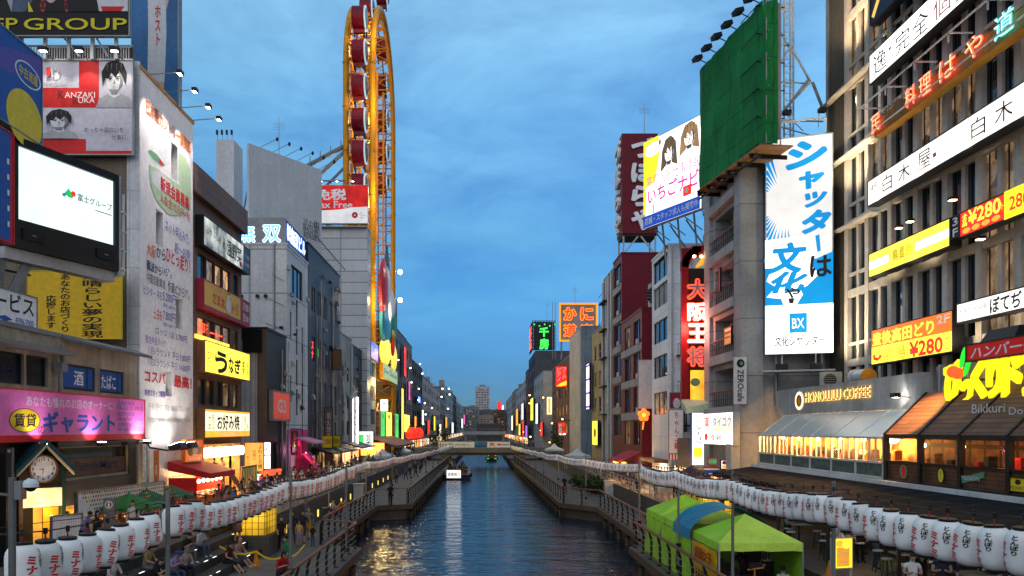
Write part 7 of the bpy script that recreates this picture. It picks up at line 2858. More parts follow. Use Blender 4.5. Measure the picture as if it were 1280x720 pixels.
# ---- the row beyond the maroon building
pb_ = building('pipe_building','narrow grey building covered in pipes and small balconies beyond the maroon sign tower',15.5,25,100.2,107.8,26.4,FARM[1],'R',[(y,y + 1.5,z,z + 1.8) for y in (101.2,104.8) for z in (6.5,10,13.5,17,20.5)],coping=GREYM)
b = MB()
for y in (100.6,102.9,104.4,107.4):
 b.tube((15.3,y,ZR),(15.3,y,26),.13,PALEM,6)
for z in (9,12.5,16,19.5,23):
 b.box((14.7,103.2,z),(15.48,107.2,z + .15),DARKM)
 b.box((14.7,103.2,z + 1),(14.76,107.2,z + 1.06),GREYM)
b.build('pipework',pb_)
bg_ = building('cream_building','cream coloured building with small dark windows before the grey wrapped building',15.3,25,108,118,20.6,mk('cream_render',(.48,.38,.20),.7,streak=.2),'R',[(y,y + 2.2,z,z + 1.9) for y in (109,113.6) for z in (6.2,9.6,13,16.6)],gl=[G_DK,G_DIM,G_BL],coping=GREYM)
sign('yellow_poster_light','glowing yellow upright sign low on the cream building','sign',PR(15.1),(743,750),526,556,[('e',.3,.3,.7,.7,ORNI)],E_Y2,DARKM,.3,0)
sign('purple_window_sign','column of white and violet lit panels on the edge of the cream building','sign',PR(15.0),(735.5,739.5),456,512,[('r',0,.3 * k + .02,1,.3 * k + .07,em('violet_strip',(.25,.05,.9),1,0)) for k in range(4)],E_W2,DARKM,.3,0)
wr = building('wrapped_building','white tiled building wrapped in blue grey construction sheeting on its end wall',15.3,26,132.5,149,23.4,mk('white_tile_far',(.46,.47,.48),.6,joint=(2.4,1.3,.03,.75)),'R',[],coping=PALEM)
b = MB()
TARP = mk('blue_grey_tarp',(.22,.27,.32),.7,var=.25,scale=.4,joint=(2.7,3.6,.04,.6))
n = 18
pts = []
for i in range(n + 1):
 for j in range(n + 1):
  pts.append((15.4 + 4.5 * i / n,132.3 - .12 * math.sin(i * 1.7 + j * .4) - .1 * rn.random(),ZR + 21.4 * j / n))
b.mesh(pts,[(i * (n + 1) + j,(i + 1) * (n + 1) + j,(i + 1) * (n + 1) + j + 1,i * (n + 1) + j + 1) for i in range(n) for j in range(n)],TARP)
b.build('sheeting',wr,smooth=True)
crab = building('crab_building','brown grey building carrying the orange framed neon board',15.3,26,150,186,20.4,FARM[4],'R',grid(151,185,5,3.6,5.6,19.6,4,1.9),gl=[G_DK,G_DIM,CURT,G_WARM],coping=GREYM)
PKn = PF(150.5)
kn = thing('crab_neon_board','square rooftop board outlined in orange neon with red and orange kana','neon sign',PKn.pt(17,21,0))
b = MB()
ku0,kv1 = PKn.uv(699,379)
ku1,kv0 = PKn.uv(747,427)
b.obox(PKn,ku0,ku1,kv0,kv1,-.6,-.02,mk('board_grey',(.30,.31,.36),.6))
b.build('board',kn)
b = MB()
for a in ((ku0,ku1,kv1 - .28,kv1),(ku0,ku1,kv0,kv0 + .28),(ku0,ku0 + .28,kv0 + .29,kv1 - .29),(ku1 - .28,ku1,kv0 + .29,kv1 - .29)):
 b.obox(PKn,*a,0,.2,N_O)
b.build('neon_frame',kn)
b,b2 = MB(),MB()
kw,kh = ku1 - ku0,kv1 - kv0
for s,x,y in (('か',.10,.10),('に',.54,.10),('道',.10,.53),('楽',.54,.53)):
 a = (ku0 + x * kw,ku0 + (x + .36) * kw,kv1 - (y + .36) * kh,kv1 - y * kh)
 b.text(PKn,s,*a,.08,N_O,off=.075)
 b2.text(PKn,s,a[0] + .15,a[1] - .15,a[2] + .15,a[3] - .15,.16,em('red_neon_core',(1,.03,.01),1.5,0),off=.02)
b.build('neon_outline',kn)
b2.build('neon_lettering',kn)
b = MB()
for x in (ku0 + .5,(ku0 + ku1) / 2,ku1 - .5):
 b.tube((x,150.9,19.9),(x,150.9,kv1 - .3),.1,GREYM)
 b.tube((x,153,19.9),(x,151,kv1 - 2),.08,GREYM)
for x in (ku0 - 1.1,ku0 - .6,ku1 + .5,ku1 + 1.0,ku1 + 1.5):
 b.tube((x,151.5,19.9),(x,151.5,kv1 + .4),.05,GREYM)
b.build('support_frame',kn)
antenna(16.6,152,28,5.5,'small aerial behind the orange framed crab board')
sign('red_beer_sign','red upright lit sign with white kana on the brown grey building','sign',PF(149.8),(694,708.5),458,484,[('t','ピアノ',.12,.06,.5,.72,WHI,BOLDV),('t','フード',.55,.06,.95,.62,WHI,BOLDV),('p',[(.1,.95),(.5,.8),(.95,.7),(.95,.9),(.5,.95)],E_Y)],E_R,DARKM,.4,0)
sign('cream_blade_sign','cream white upright lit sign below the red upright sign','sign',PF(176),(683,690),496,518.5,[('r',.3,.1,.7,.9,E_O)],E_CR,DARKM,.4,0)
sign('red_food_sign','red lit square food sign near the foot of the brown grey building','sign',PF(149),(697,707),528,544,[('r',.1,.15,.45,.8,WHI),('r',.55,.3,.9,.7,ORNI),('r',0,.85,1,1,E_W2)],E_R,DARKM,.4,0)
sb_ = building('plain_pale_building','plain pale building below the dark building with green neon',13.6,24,190,224,20.5,FARM[0],'R',grid(191,223,4,3,5.6,19.5,4,1.8),coping=GREYM)
dk = building('dark_building','dark building topped by a lattice board of green neon kanji',14.2,26,228,262,28.5,FARM[3],'R',grid(229,261,4,3.6,6,27.5,6,2),gl=[G_DK],coping=DARKM)
Pch = PF(228)
ch = thing('green_neon_board','dark lattice rooftop board with green neon kanji and a column of red kana','neon sign',Pch.pt(17,28.6,0))
b = MB()
cu0,cv1 = Pch.uv(666,401)
cu1,cv0 = Pch.uv(694,437)
for k in range(9):
 x = cu0 + (cu1 - cu0) * k / 8
 b.tube((x,228,cv0),(x,228,cv1),.09,DARKM,4)
 z = cv0 + (cv1 - cv0) * k / 8
 b.tube((cu0,228,z),(cu1,228,z),.09,DARKM,4)
 b.tube((cu0,228,z),(cu0,244,z),.08,DARKM,4)
 y = 228 + 2 * k
 b.tube((cu0,y,cv0),(cu0,y,cv1),.08,DARKM,4)
 if k < 8:
  for j in range(8):
   z2 = cv0 + (cv1 - cv0) * j / 8
   b.tube((x,228.1,z2),(x + (cu1 - cu0) / 8,228.1,z2 + (cv1 - cv0) / 8),.06,DARKM,4)
b.box((cu0 + .3,230,cv0),(cu1,230.2,cv1),mk('lattice_dark',(.06,.07,.09),.7))
b.build('lattice',ch)
b = MB()
for s,y0_,y1_ in (('千',409,421),('房',423,437)):
 u0,v1 = Pch.uv(674,y0_)
 u1,v0 = Pch.uv(686,y1_)
 b.text(Pch,s,u0,u1,v0,v1,.15,N_G,off=.05)
b.build('green_tube',ch)
b = MB()
b.text(PR(cu0 - .1),'お好み焼',-242,-230.5,29.5,36.0,.1,N_R,off=.06,vert=True)
for k in range(5):
 b.ball(Pch.pt(cu0 + .4 + k * 1.4,cv1 - 1.0 - (k % 2) * .4,.2),.22,.22,.22,N_G,6,4)
b.build('red_tube',ch)
antenna(17.5,230,36.5,6,'thin antenna behind the green neon board')
for i,(a,c,tp,ci) in enumerate(((657,659.8,462,4),(645,656.8,476,0),(640,644.8,486,2),(632.5,639.5,494,5),(629,632.3,512,1))):
 far_building('R',14.0,a,c,tp,ci,f'{COLW[ci]} city building beyond the green neon board, {ordn[i]} in the row')
fs = [(653,655.5,505,525,E_W,'pale upright lit sign far beyond the green neon board'),(654,656,526,545,E_R,'red upright lit sign far beyond the green neon board'),(664.5,668,499,526,E_Y2,'lemon yellow upright lit sign on the dark far building'),
  (628,630,508,525,E_W2,'narrow white upright lit sign near the canal end'),(628.2,629.8,537,542,E_Y,'tiny yellow lit sign near the canal end')]
fs += [(671,674,505,530,E_W,'white upright lit sign on the plain pale building'),(677,680,528,545,E_R,'small red upright sign low on the plain pale building'),
  (646,648.5,512,532,E_O,'small orange upright sign far along the crab board bank'),(640,642,520,538,E_CR,'tiny cream upright sign far along the crab board bank'),
  (649.5,651.5,530,544,E_Y2,'tiny yellow sign far along the crab board bank'),(658,660.5,532,547,em('small_violet_sign',(.45,.15,1),.9,0),'small violet sign at the foot of the dark far building')]
for i,(a,c,y0_,y1_,m,l) in enumerate(fs):
 sign('upright_sign',l,'sign',PR(13.4),(a,c),y0_,y1_,[('t','酒',.2,.3,.8,.7,K_)] if i == 2 else [],m,DARKM,.3,0)
sign('rooftop_red_sign','small red lit sign on a roof near the canal end','sign',PF(495),(621.5,626),502,512,[],E_R,DARKM,.5,0)
for i,(px,py) in enumerate(((662,494),(662,504),(679,497),(690,529),(676,538),(663,546),(703,524),(650,542),(655,540),(687,553),(692,556),(640,545),(651,548))):
 X = 13.2
 Y = yat(px,X)
 z = zat(py,Y)
 k = Y / 200
 r = thing('far_lamp','lit amber lamp on a bracket along the far buildings beyond the crab board','lamp',(X,Y,z),'lamps along the far buildings beyond the crab board')
 b = MB()
 b.ball((X,Y,z),.2 * k,.2 * k,.18 * k,em('far_lamp_amber',(1,.62,.22),7,0),8,6)
 b.build('globe',r)
 b = MB()
 b.tube((X + 1.4,Y,z - .2),(X,Y,z),.05,DARKM)
 b.build('arm',r)

# ================================================================== LANTERN LINES
PAPER = mk('white_lantern_paper',(.92,.89,.85),.75,var=.06,scale=2.5,fine=.05)
CAPM = mk('lantern_black_cap',(.015,.014,.014),.4)
LRED = mk('lantern_red_brush',(.9,.012,.012),.6,var=.1)
LHK = mk('lantern_hanger_red',(.35,.04,.03),.6)


def lantern_prof(n=26):
 pr = []
 for i in range(n + 1):
  t = i / n
  h = -.28 + .56 * t
  q = abs(2 * t - 1)
  r = .215 * (1 - q ** 5 * .40)
  pr.append((r - (.004 if i % 2 else 0),h))
 return pr


def lantern_r(z):
 q = min(1,abs(z) / .28)
 return .215 * (1 - q ** 5 * .40)


def wrap(b,s,az,z0,z1,wd,mat):
 vs,fs,(a,c,e,f) = tmesh('\n'.join(s),.045 if mat is LRED else .03)
 pts = []
 for x,y,z in vs:
  zz = z0 + (y - e) * (z1 - z0) / (f - e)
  xx = ((x - a) / (c - a) - .5) * wd
  r = lantern_r(zz) + .004
  th = az + xx / .205
  pts.append((r * math.sin(th),-r * math.cos(th),zz))
 b.mesh(pts,fs,mat)


def make_lantern(az_red,az_blk,label,group,far=False):
 if far:
  b = MB()
  b.lathe((0,0,0),lantern_prof(10),PAPER,12)
  b.lathe((0,0,.28),[(.12,0),(.12,.035)],CAPM,10)
  b.lathe((0,0,-.31),[(.12,0),(.12,.035)],CAPM,10)
  wrap(b,'ミナミ',az_red,-.20,.12,.13,LRED)
  wrap(b,'とんぼり',az_blk,-.05,.2,.09,K_)
  return tag(b.build('paper_lantern',smooth=False),label,'lantern',group)
 r = thing('paper_lantern',label,'lantern',(0,0,0),group)
 b = MB()
 b.lathe((0,0,0),lantern_prof(),PAPER,24)
 b.build('shade',r,smooth=True)
 for z in (.278,-.318):
  b = MB()
  b.lathe((0,0,z),[(.125,0),(.13,.01),(.13,.035),(.115,.04)],CAPM,18)
  b.build('rim',r)
 b = MB()
 b.tube((0,0,.31),(0,0,.42),.012,LHK,6)
 b.box((-.02,-.02,.40),(.02,.02,.48),BLACK)
 b.build('hanger',r)
 b = MB()
 wrap(b,'ミナミ',az_red,-.22,.14,.14,LRED)
 b.build('red_lettering',r)
 b = MB()
 wrap(b,'とんぼり',az_blk,-.02,.23,.10,K_)
 b.build('black_lettering',r)
 return r


def poly_at(pts,s):
 for a,c in zip(pts,pts[1:]):
  L_ = math.dist(a[:2],c[:2])
  if s <= L_:
   t = s / L_
   return Vector([a[i] + (c[i] - a[i]) * t for i in range(3)]),s
  s -= L_
 return None,s


LR = random.Random(4)


def lantern_line(pts,poles,az,label,glabel,far,sc,pitch=.65,limit=None,skip=.4):
 total = sum(math.dist(a[:2],c[:2]) for a,c in zip(pts,pts[1:]))
 labs = label if isinstance(label,list) else [label]
 proto = make_lantern(*az,labs[0],glabel,far)
 first,n,s = True,0,.3
 wire,rest = [],MB()
 while s < total:
  p,_ = poly_at(pts,s)
  dd = sorted(poles,key=lambda q: abs(q - p.y))[:2]
  lo,hi = min(dd),max(dd)
  t = (p.y - lo) / max(.1,hi - lo)
  sag = .55 * max(0,t * (1 - t)) if 0 <= t <= 1 else 0
  p.z += .10 - sag
  wire.append((p.x,p.y,p.z + .44 * sc))
  if all(abs(p.y - q) > .22 for q in poles):
   if limit is None or n < limit:
    rz = LR.uniform(-.26,.26)
    lb = labs[min(len(labs) - 1,sum(p.y > q for q in poles))]
    if first:
     proto.location = p
     proto.rotation_euler = (LR.uniform(-.03,.03),0,rz)
     proto.scale = (sc,sc,sc)
     first = False
    else:
     o = dup(proto,p,rz,lb,sc=sc * LR.uniform(.98,1.02))
     o.rotation_euler = (LR.uniform(-.10,.10),LR.uniform(-.08,.08),rz)
   else:
    rest.lathe(p,[(.12 * sc,-.29 * sc),(.19 * sc,-.2 * sc),(.205 * sc,0),(.19 * sc,.2 * sc),(.12 * sc,.29 * sc)],PAPER,8)
   n += 1
  s += pitch * LR.uniform(.96,1.04)
 return wire,rest


def wire_thing(w,label):
 b = MB()
 b.path(w[::2] + [w[-1]],.012,DARKM,5)
 b.path([(x,y,z + .12) for x,y,z in w[::3]] + [(w[-1][0],w[-1][1],w[-1][2] + .12)],.008,DARKM,4)
 return tag(b.build('lantern_wire',at=w[0]),label,'cable')


A_L,A_R = (R(68),R(112)),(R(-94),R(-46))
w1,_ = lantern_line([(-6.62,9.8,5.2),(-6.62,42,4.95)],[11.45,17.1,28.0,39.4],A_L,['white paper lantern with red writing, before the pole with the dome camera','white paper lantern with red writing, between the camera pole and the blue capped man','white paper lantern with red writing, between the blue capped man and the red top','white paper lantern with red writing, before the golden light box and deck corner','white paper lantern with red writing, last of the close line by the deck corner'],
      'white paper lanterns over the seating steps',False,1.1)
wire_thing(w1,'black wire carrying the lanterns over the seating steps')
P2 = [50 + 11 * k for k in range(11)]
w2,rest = lantern_line([(-9.2,50.5,4.55),(-6.3,95,4.4),(-6.0,163,3.9)],P2,A_L,'small white paper lantern on the far line running to the bridge beside the boat',
      'white paper lanterns on the line to the bridge beside the boat',True,.98,limit=99)
tag(rest.build('far_lanterns'),'last tiny white lanterns of the line where it meets the bridge near the boat','lanterns',kind='stuff')
wire_thing(w2,'black wire carrying the far lanterns on the boat side')
w3,_ = lantern_line([(7.55,9.5,5.48),(7.75,24,5.26),(8.15,43.5,4.93)],[10.6,18.7,26.6,34.3,42.8],A_R,['white paper lantern with black writing, among the very largest by the steak house end','large white paper lantern with black writing, between the steak house end and the amber board','white paper lantern with black writing, between the amber board and the open tent','white paper lantern with black writing, over the open tent and blue strip','white paper lantern with black writing, over the farther green tents','white paper lantern with black writing, last of the close line beyond the tents'],
      'white paper lanterns over the green tents',False,1.12)
wire_thing(w3,'black wire carrying the lanterns over the green tents')
P4 = [60,69,80,91,102,113,124,135,146,157]
w4,rest = lantern_line([(11.3,60,4.35),(8.5,68.5,4.4),(6.6,85,4.45),(5.5,163,3.7)],P4,A_R,'small white paper lantern on the far line past the white marquees',
      'white paper lanterns on the line past the white marquees',True,1.05,limit=99)
tag(rest.build('far_lanterns'),'last tiny white lanterns of the line where it meets the bridge past the marquees','lanterns',kind='stuff')
wire_thing(w4,'black wire carrying the far lanterns past the marquees')

POLEM = mk('pole_galvanised',(.22,.23,.22),.5,.3)


def lantern_pole(x,y,z1,label,group):
 r = thing('lantern_pole',label,'pole',(x,y,1.2),group)
 b = MB()
 b.tube((x,y,1.2),(x,y,z1),.05,POLEM,8)
 b.build('shaft',r)
 b = MB()
 for z in (1.5,2.4):
  b.box((x - .09,y - .09,z),(x + .09,y + .09,z + .16),DARKM)
 b.build('clamp',r)
 b = MB()
 s = -1 if x < 0 else 1
 b.tube((x,y,z1 - .25),(x + s * .25,y,z1 - .22),.02,POLEM,5)
 b.build('hook',r)


for i,(y,z) in enumerate(((11.45,6.55),(17.1,5.95),(28,5.85),(39.4,5.6))):
 lantern_pole(-6.42,y,z,['thin pole with the white dome camera, beside the café gable','thin pole in front of the seated pair in blue cap and striped shirt','thin pole between the red shirted woman and the man in green',
        'thin pole at the deck corner beside the man leaning on the rail'][i].replace('é','e'),'poles of the lantern line over the seating steps')
for i,(y,z,x) in enumerate(((10.6,6.2,7.5),(18.7,6.05,7.8),(26.6,5.9,7.95),(34.3,5.75,8.02),(42.8,5.7,8.0))):
 lantern_pole(x if i < 2 else x - .05,y,z,['thin pole nearest the right edge beyond the wood clad steak house'.replace('right ',''),'thin pole in front of the orange menu lightbox','thin pole in front of the lime tent mouth',
            'thin pole before the blue strip of the tents','thin pole at the far corner of the green tents'][i],'poles of the lantern line over the green tents')
for y in P2:
 p = min(w2,key=lambda q: abs(q[1] - y))
 lantern_pole(p[0],y,p[2] + .25,'thin distant pole of the lantern line running to the bridge beside the boat','far lantern poles beside the boat')
for y in P4:
 p = min(w4,key=lambda q: abs(q[1] - y))
 lantern_pole(p[0],y,p[2] + .25,'thin distant pole of the lantern line past the white marquees','far lantern poles past the marquees')
sc_ = thing('security_camera','white dome security camera on an arm in front of the lit cafe fascia','camera',(-6.3,11.45,6.3))
b = MB()
b.box((-6.36,11.38,6.25),(-6.26,11.52,6.5),GREYM)
b.tube((-6.3,11.45,6.42),(-6.16,11.4,6.53),.02,WHITE,8)
b.build('arm',sc_)
b = MB()
b.lathe((-6.14,11.4,6.44),[(.04,.09),(.08,.07),(.10,.03),(.10,-.02)],WHITE,16)
b.build('housing',sc_)
b = MB()
b.ball((-6.14,11.4,6.42),.075,.075,.065,BLACK,12,8)
b.build('dome',sc_)

# ================================================================== TENTS ON THE DECK
def cloth(name,col,rough=.7):
 m = mk(name,col,rough,var=.14,scale=.9,fine=.08,bump=.25)
 return m


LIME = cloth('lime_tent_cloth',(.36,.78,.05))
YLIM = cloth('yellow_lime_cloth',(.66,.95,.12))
BLUT = cloth('blue_tarp_cloth',(.01,.27,.50))
YBAN = cloth('yellow_banner_cloth',(.78,.46,.01))
TX0,TX1 = 8.12,11.05


def tent(y0,y1,label,roof_mats,wall=True,banner=False,open_near=False):
 r = thing('canopy_tent',label,'tent',((TX0 + TX1) / 2,(y0 + y1) / 2,1.2))
 ez,pz,vz = 3.28,4.12,3.0
 xm,ym = (TX0 + TX1) / 2,(y0 + y1) / 2
 cs = [(TX0,y0),(TX1,y0),(TX1,y1),(TX0,y1)]
 b = MB()
 N_ = 8
 for i in range(4):
  a,c = cs[i],cs[(i + 1) % 4]
  m = roof_mats[i % len(roof_mats)]
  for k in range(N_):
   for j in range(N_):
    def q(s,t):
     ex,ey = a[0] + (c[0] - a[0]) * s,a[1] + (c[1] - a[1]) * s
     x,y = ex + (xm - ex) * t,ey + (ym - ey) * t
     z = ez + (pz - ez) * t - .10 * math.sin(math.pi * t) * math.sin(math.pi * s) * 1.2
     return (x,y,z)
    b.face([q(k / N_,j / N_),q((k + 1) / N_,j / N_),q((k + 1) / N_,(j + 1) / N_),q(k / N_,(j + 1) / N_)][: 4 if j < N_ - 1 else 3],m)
 b.build('roof',r)
 b = MB()
 for i in range(4):
  a,c = cs[i],cs[(i + 1) % 4]
  for k in range(8):
   p,s = [(a[0] + (c[0] - a[0]) * t,a[1] + (c[1] - a[1]) * t) for t in (k / 8,(k + 1) / 8)]
   w0,w1_ = .02 * math.sin(k * 2.1),.02 * math.sin((k + 1) * 2.1)
   nx = (0,-1) if i == 0 else ((1,0) if i == 1 else ((0,1) if i == 2 else (-1,0)))
   b.face([(p[0] + nx[0] * (.02 + w0),p[1] + nx[1] * (.02 + w0),vz + w0),(s[0] + nx[0] * (.02 + w1_),s[1] + nx[1] * (.02 + w1_),vz + w1_),(s[0],s[1],ez),(p[0],p[1],ez)],roof_mats[i % len(roof_mats)])
 b.build('valance',r)
 for (x,y) in cs:
  b = MB()
  b.box((x - .025 if x > 9 else x,y - .025,1.2),(x if x > 9 else x + .05,y + .025,3.27),PALEM)
  b.build('leg',r)
 if wall:
  b = MB()
  n,m_ = 16,10
  rr = random.Random(label)
  ph = rr.random() * 6
  pts = []
  for i in range(n + 1):
   for j in range(m_ + 1):
    t,u = i / n,j / m_
    fold = .05 * math.sin(t * 9 + ph + u * 3) * (1 - u * .5) + .04 * math.sin(t * 21 + u * 5)
    pts.append((TX0 - .03 - fold - .06 * (1 - u),y0 + (y1 - y0) * t,1.22 + (2.98 - 1.22) * u))
  fs = [(i * (m_ + 1) + j,i * (m_ + 1) + j + 1,(i + 1) * (m_ + 1) + j + 1,(i + 1) * (m_ + 1) + j) for i in range(n) for j in range(m_)]
  b.mesh(pts,fs,LIME)
  b.build('side_wall',r,smooth=True)
 b = MB()
 pts = []
 for i in range(9):
  for j in range(6):
   pts.append((TX1 + .02 + .05 * math.sin(i * 1.3 + j),y0 + (y1 - y0) * i / 8,1.22 + 1.76 * j / 5))
 b.mesh(pts,[(i * 6 + j,(i + 1) * 6 + j,(i + 1) * 6 + j + 1,i * 6 + j + 1) for i in range(8) for j in range(5)],LIME)
 b.build('back_wall',r,smooth=True)
 return r


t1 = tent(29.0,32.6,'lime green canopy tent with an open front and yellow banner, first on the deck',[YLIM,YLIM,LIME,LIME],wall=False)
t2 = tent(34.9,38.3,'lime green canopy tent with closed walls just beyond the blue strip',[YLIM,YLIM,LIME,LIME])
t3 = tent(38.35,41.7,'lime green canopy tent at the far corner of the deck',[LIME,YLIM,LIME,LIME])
b = MB()
n = 14
pts = []
for i in range(n + 1):
 x = TX0 - .12 + (TX1 - TX0 + .2) * i / n
 z = 3.35 + .82 * math.sin(math.pi * i / n) ** .8
 for j in range(7):
  pts.append((x,32.4 + 2.9 * j / 6,z + .03 * math.sin(j * 2 + i) - .10 * math.sin(math.pi * j / 6)))
b.mesh(pts,[(i * 7 + j,(i + 1) * 7 + j,(i + 1) * 7 + j + 1,i * 7 + j + 1) for i in range(n) for j in range(6)],BLUT)
for j in range(6):
 y,y2 = 32.4 + 2.9 * j / 6,32.4 + 2.9 * (j + 1) / 6
 b.face([(TX0 - .12,y,3.35),(TX0 - .12,y2,3.35),(TX0 - .16,y2,2.95),(TX0 - .16,y,2.95)],BLUT)
bt = tag(b.build('blue_tarpaulin',at=(9.6,33.7,3.3),smooth=False),'blue tarpaulin strip joining the roofs of the green tents','tarpaulin')
b = MB()
pts = []
for i in range(13):
 for j in range(9):
  t,u = i / 12,j / 8
  pts.append((TX0 - .03 - .05 * math.sin(t * 11 + u * 3),32.6 + 2.4 * t,1.22 + 1.74 * u))
b.mesh(pts,[(i * 9 + j,i * 9 + j + 1,(i + 1) * 9 + j + 1,(i + 1) * 9 + j) for i in range(12) for j in range(8)],LIME)
tag(b.build('tent_curtain',at=(8.1,33.7,1.2),smooth=True),'lime green curtain hanging below the blue tarpaulin','curtain')
PBN = PL(TX0 - .06)
PBN = Plane((TX0 - .06,0,0),(0,-1,0))
yb = thing('tent_banner','yellow banner with dark red kanji and black figures on the first tent','banner',(TX0,30.6,1.2))
b = MB()
pts = []
for i in range(11):
 for j in range(7):
  pts.append((TX0 - .05 - .03 * math.sin(i * .9 + j),29.05 + 3.2 * i / 10,1.22 + 1.76 * j / 6))
b.mesh(pts,[(i * 7 + j,i * 7 + j + 1,(i + 1) * 7 + j + 1,(i + 1) * 7 + j) for i in range(10) for j in range(6)],YBAN)
b.build('cloth',yb)
b = MB()
b.text(PBN,'仮面女子',-31.9,-29.5,2.40,2.85,.05,mk('dark_red_ink',(.35,.02,.02),.6),off=.03)
for k in range(5):
 u = -31.6 + k * .42
 b.face([PBN.pt(u + .14 * math.cos(q),1.9 + .14 * math.sin(q),.05) for q in [2 * math.pi * i / 14 for i in range(14)]],K_)
 b.face([PBN.pt(u - .2,1.25,.045),PBN.pt(u + .2,1.25,.045),PBN.pt(u + .12,1.75,.045),PBN.pt(u - .12,1.75,.045)],K_)
 b.face([PBN.pt(u - .07,1.86,.056),PBN.pt(u + .07,1.86,.056),PBN.pt(u,1.94,.056)],YBAN)
b.build('lettering',yb)
b = MB()
pts = [(7.60,25.2 + .25 * i,1.35 + .85 * j / 4 + .03 * math.sin(i)) for i in range(9) for j in range(5)]
b.mesh(pts,[(i * 5 + j,i * 5 + j + 1,(i + 1) * 5 + j + 1,(i + 1) * 5 + j) for i in range(8) for j in range(4)],cloth('pale_blue_cloth',(.40,.55,.62)))
tag(b.build('rail_banner',at=(7.6,26.2,1.35)),'pale blue cloth banner tied to the rail beside the first tent','banner')
for i,(x,y,h) in enumerate(((10.0,31.2,1.95),(10.55,31.4,1.1))):
 r = thing('loudspeaker',['tall black loudspeaker stack inside the open tent','short black loudspeaker in the corner of the open tent'][i],'loudspeaker',(x,y,1.2))
 b = MB()
 b.box((x - .26,y - .2,1.2),(x + .26,y + .2,1.2 + h),BLACK)
 b.build('cabinet',r)
 b = MB()
 for z in (.35,.8):
  b.face([(x + .18 * math.cos(q),y - .203,1.2 + h * z + .18 * math.sin(q)) for q in [2 * math.pi * i / 16 for i in range(16)]],DARKM)
 b.build('cone',r)
r = thing('music_stand','orange stand with a crossbar inside the open tent','stand',(9.5,29.4,1.2))
b = MB()
OR_ = mk('orange_stand',(.75,.28,.02),.5)
b.tube((9.5,29.4,1.2),(9.5,29.4,2.3),.03,OR_)
b.bar((9.25,29.4,2.3),(9.8,29.35,2.38),.05,.05,OR_)
for a in (0,2.1,4.2):
 b.tube((9.5,29.4,1.4),(9.5 + .3 * math.cos(a),29.4 + .3 * math.sin(a),1.2),.02,OR_)
b.build('frame',r)
b = MB()
b.box((9.3,29.36,2.32),(9.75,29.4,2.55),K_)
b.build('sheet',r)
r = thing('folding_table','low black folding table with equipment inside the open tent','table',(9.2,30.2,1.2))
b = MB()
b.box((8.4,29.9,1.88),(9.9,30.5,1.93),GREYM)
b.build('tabletop',r)
for x in (8.45,9.85):
 for y in (29.95,30.45):
  b = MB()
  b.tube((x,y,1.2),(x,y,1.88),.02,DARKM)
  b.build('leg',r)
b = MB()
b.box((8.6,30,1.931),(9.1,30.4,2.1),BLACK)
b.box((9.25,30,1.931),(9.6,30.35,2.03),DARKM)
tag(b.build('mixing_console',at=(9,30.2,1.93)),'black audio boxes on the low table in the open tent','equipment')
b = MB()
b.box((10.2,29.25,1.2),(10.75,29.75,1.66),DARKM)
b.box((10.2,29.72,1.66),(10.75,29.76,2.05),DARKM)
tag(b.build('flight_case',at=(10.5,29.5,1.2)),'dark box seat under the man in the white shirt','box')
b = MB()
b.box((9.95,29.1,1.2),(10.15,29.25,1.55),PINI)
b.box((9.98,29.14,1.55),(10.12,29.2,1.62),K_)
tag(b.build('pink_bag',at=(10.05,29.2,1.2)),'small bright pink bag on the deck inside the open tent','bag')

# marquees, parasols
def parasol(x,y,z0,z1,rad,mat,label,cat='parasol',n=8,drop=.55,rz=0.0,mark=None):
 r = thing('parasol',label,cat,(x,y,z0))
 b = MB()
 for k in range(n):
  a,c = 2 * math.pi * k / n + rz,2 * math.pi * (k + 1) / n + rz
  A = (x + rad * math.cos(a),y + rad * math.sin(a),z1 - drop)
  C = (x + rad * math.cos(c),y + rad * math.sin(c),z1 - drop)
  T = (x,y,z1)
  Mi = ((A[0] + C[0]) / 2 * .5 + x * .5,(A[1] + C[1]) / 2 * .5 + y * .5,z1 - drop * .55)
  b.face([A,C,Mi],mat)
  b.face([C,T,Mi],mat)
  b.face([T,A,Mi],mat)
  b.face([A,(A[0],A[1],A[2] - .12),(C[0],C[1],C[2] - .12),C],mat)
 b.build('canopy',r)
 b = MB()
 b.tube((x,y,z0),(x,y,z1 + .08),.03,DARKM)
 for k in range(n):
  a = 2 * math.pi * k / n + rz
  b.tube((x,y,z1 - .1),(x + rad * .95 * math.cos(a),y + rad * .95 * math.sin(a),z1 - drop - .02),.012,DARKM,4)
 b.build('pole',r)
 b = MB()
 b.lathe((x,y,z0),[(.26,0),(.26,.06),(.08,.1),(.06,.3)],DARKM,12)
 b.build('base',r)
 return r


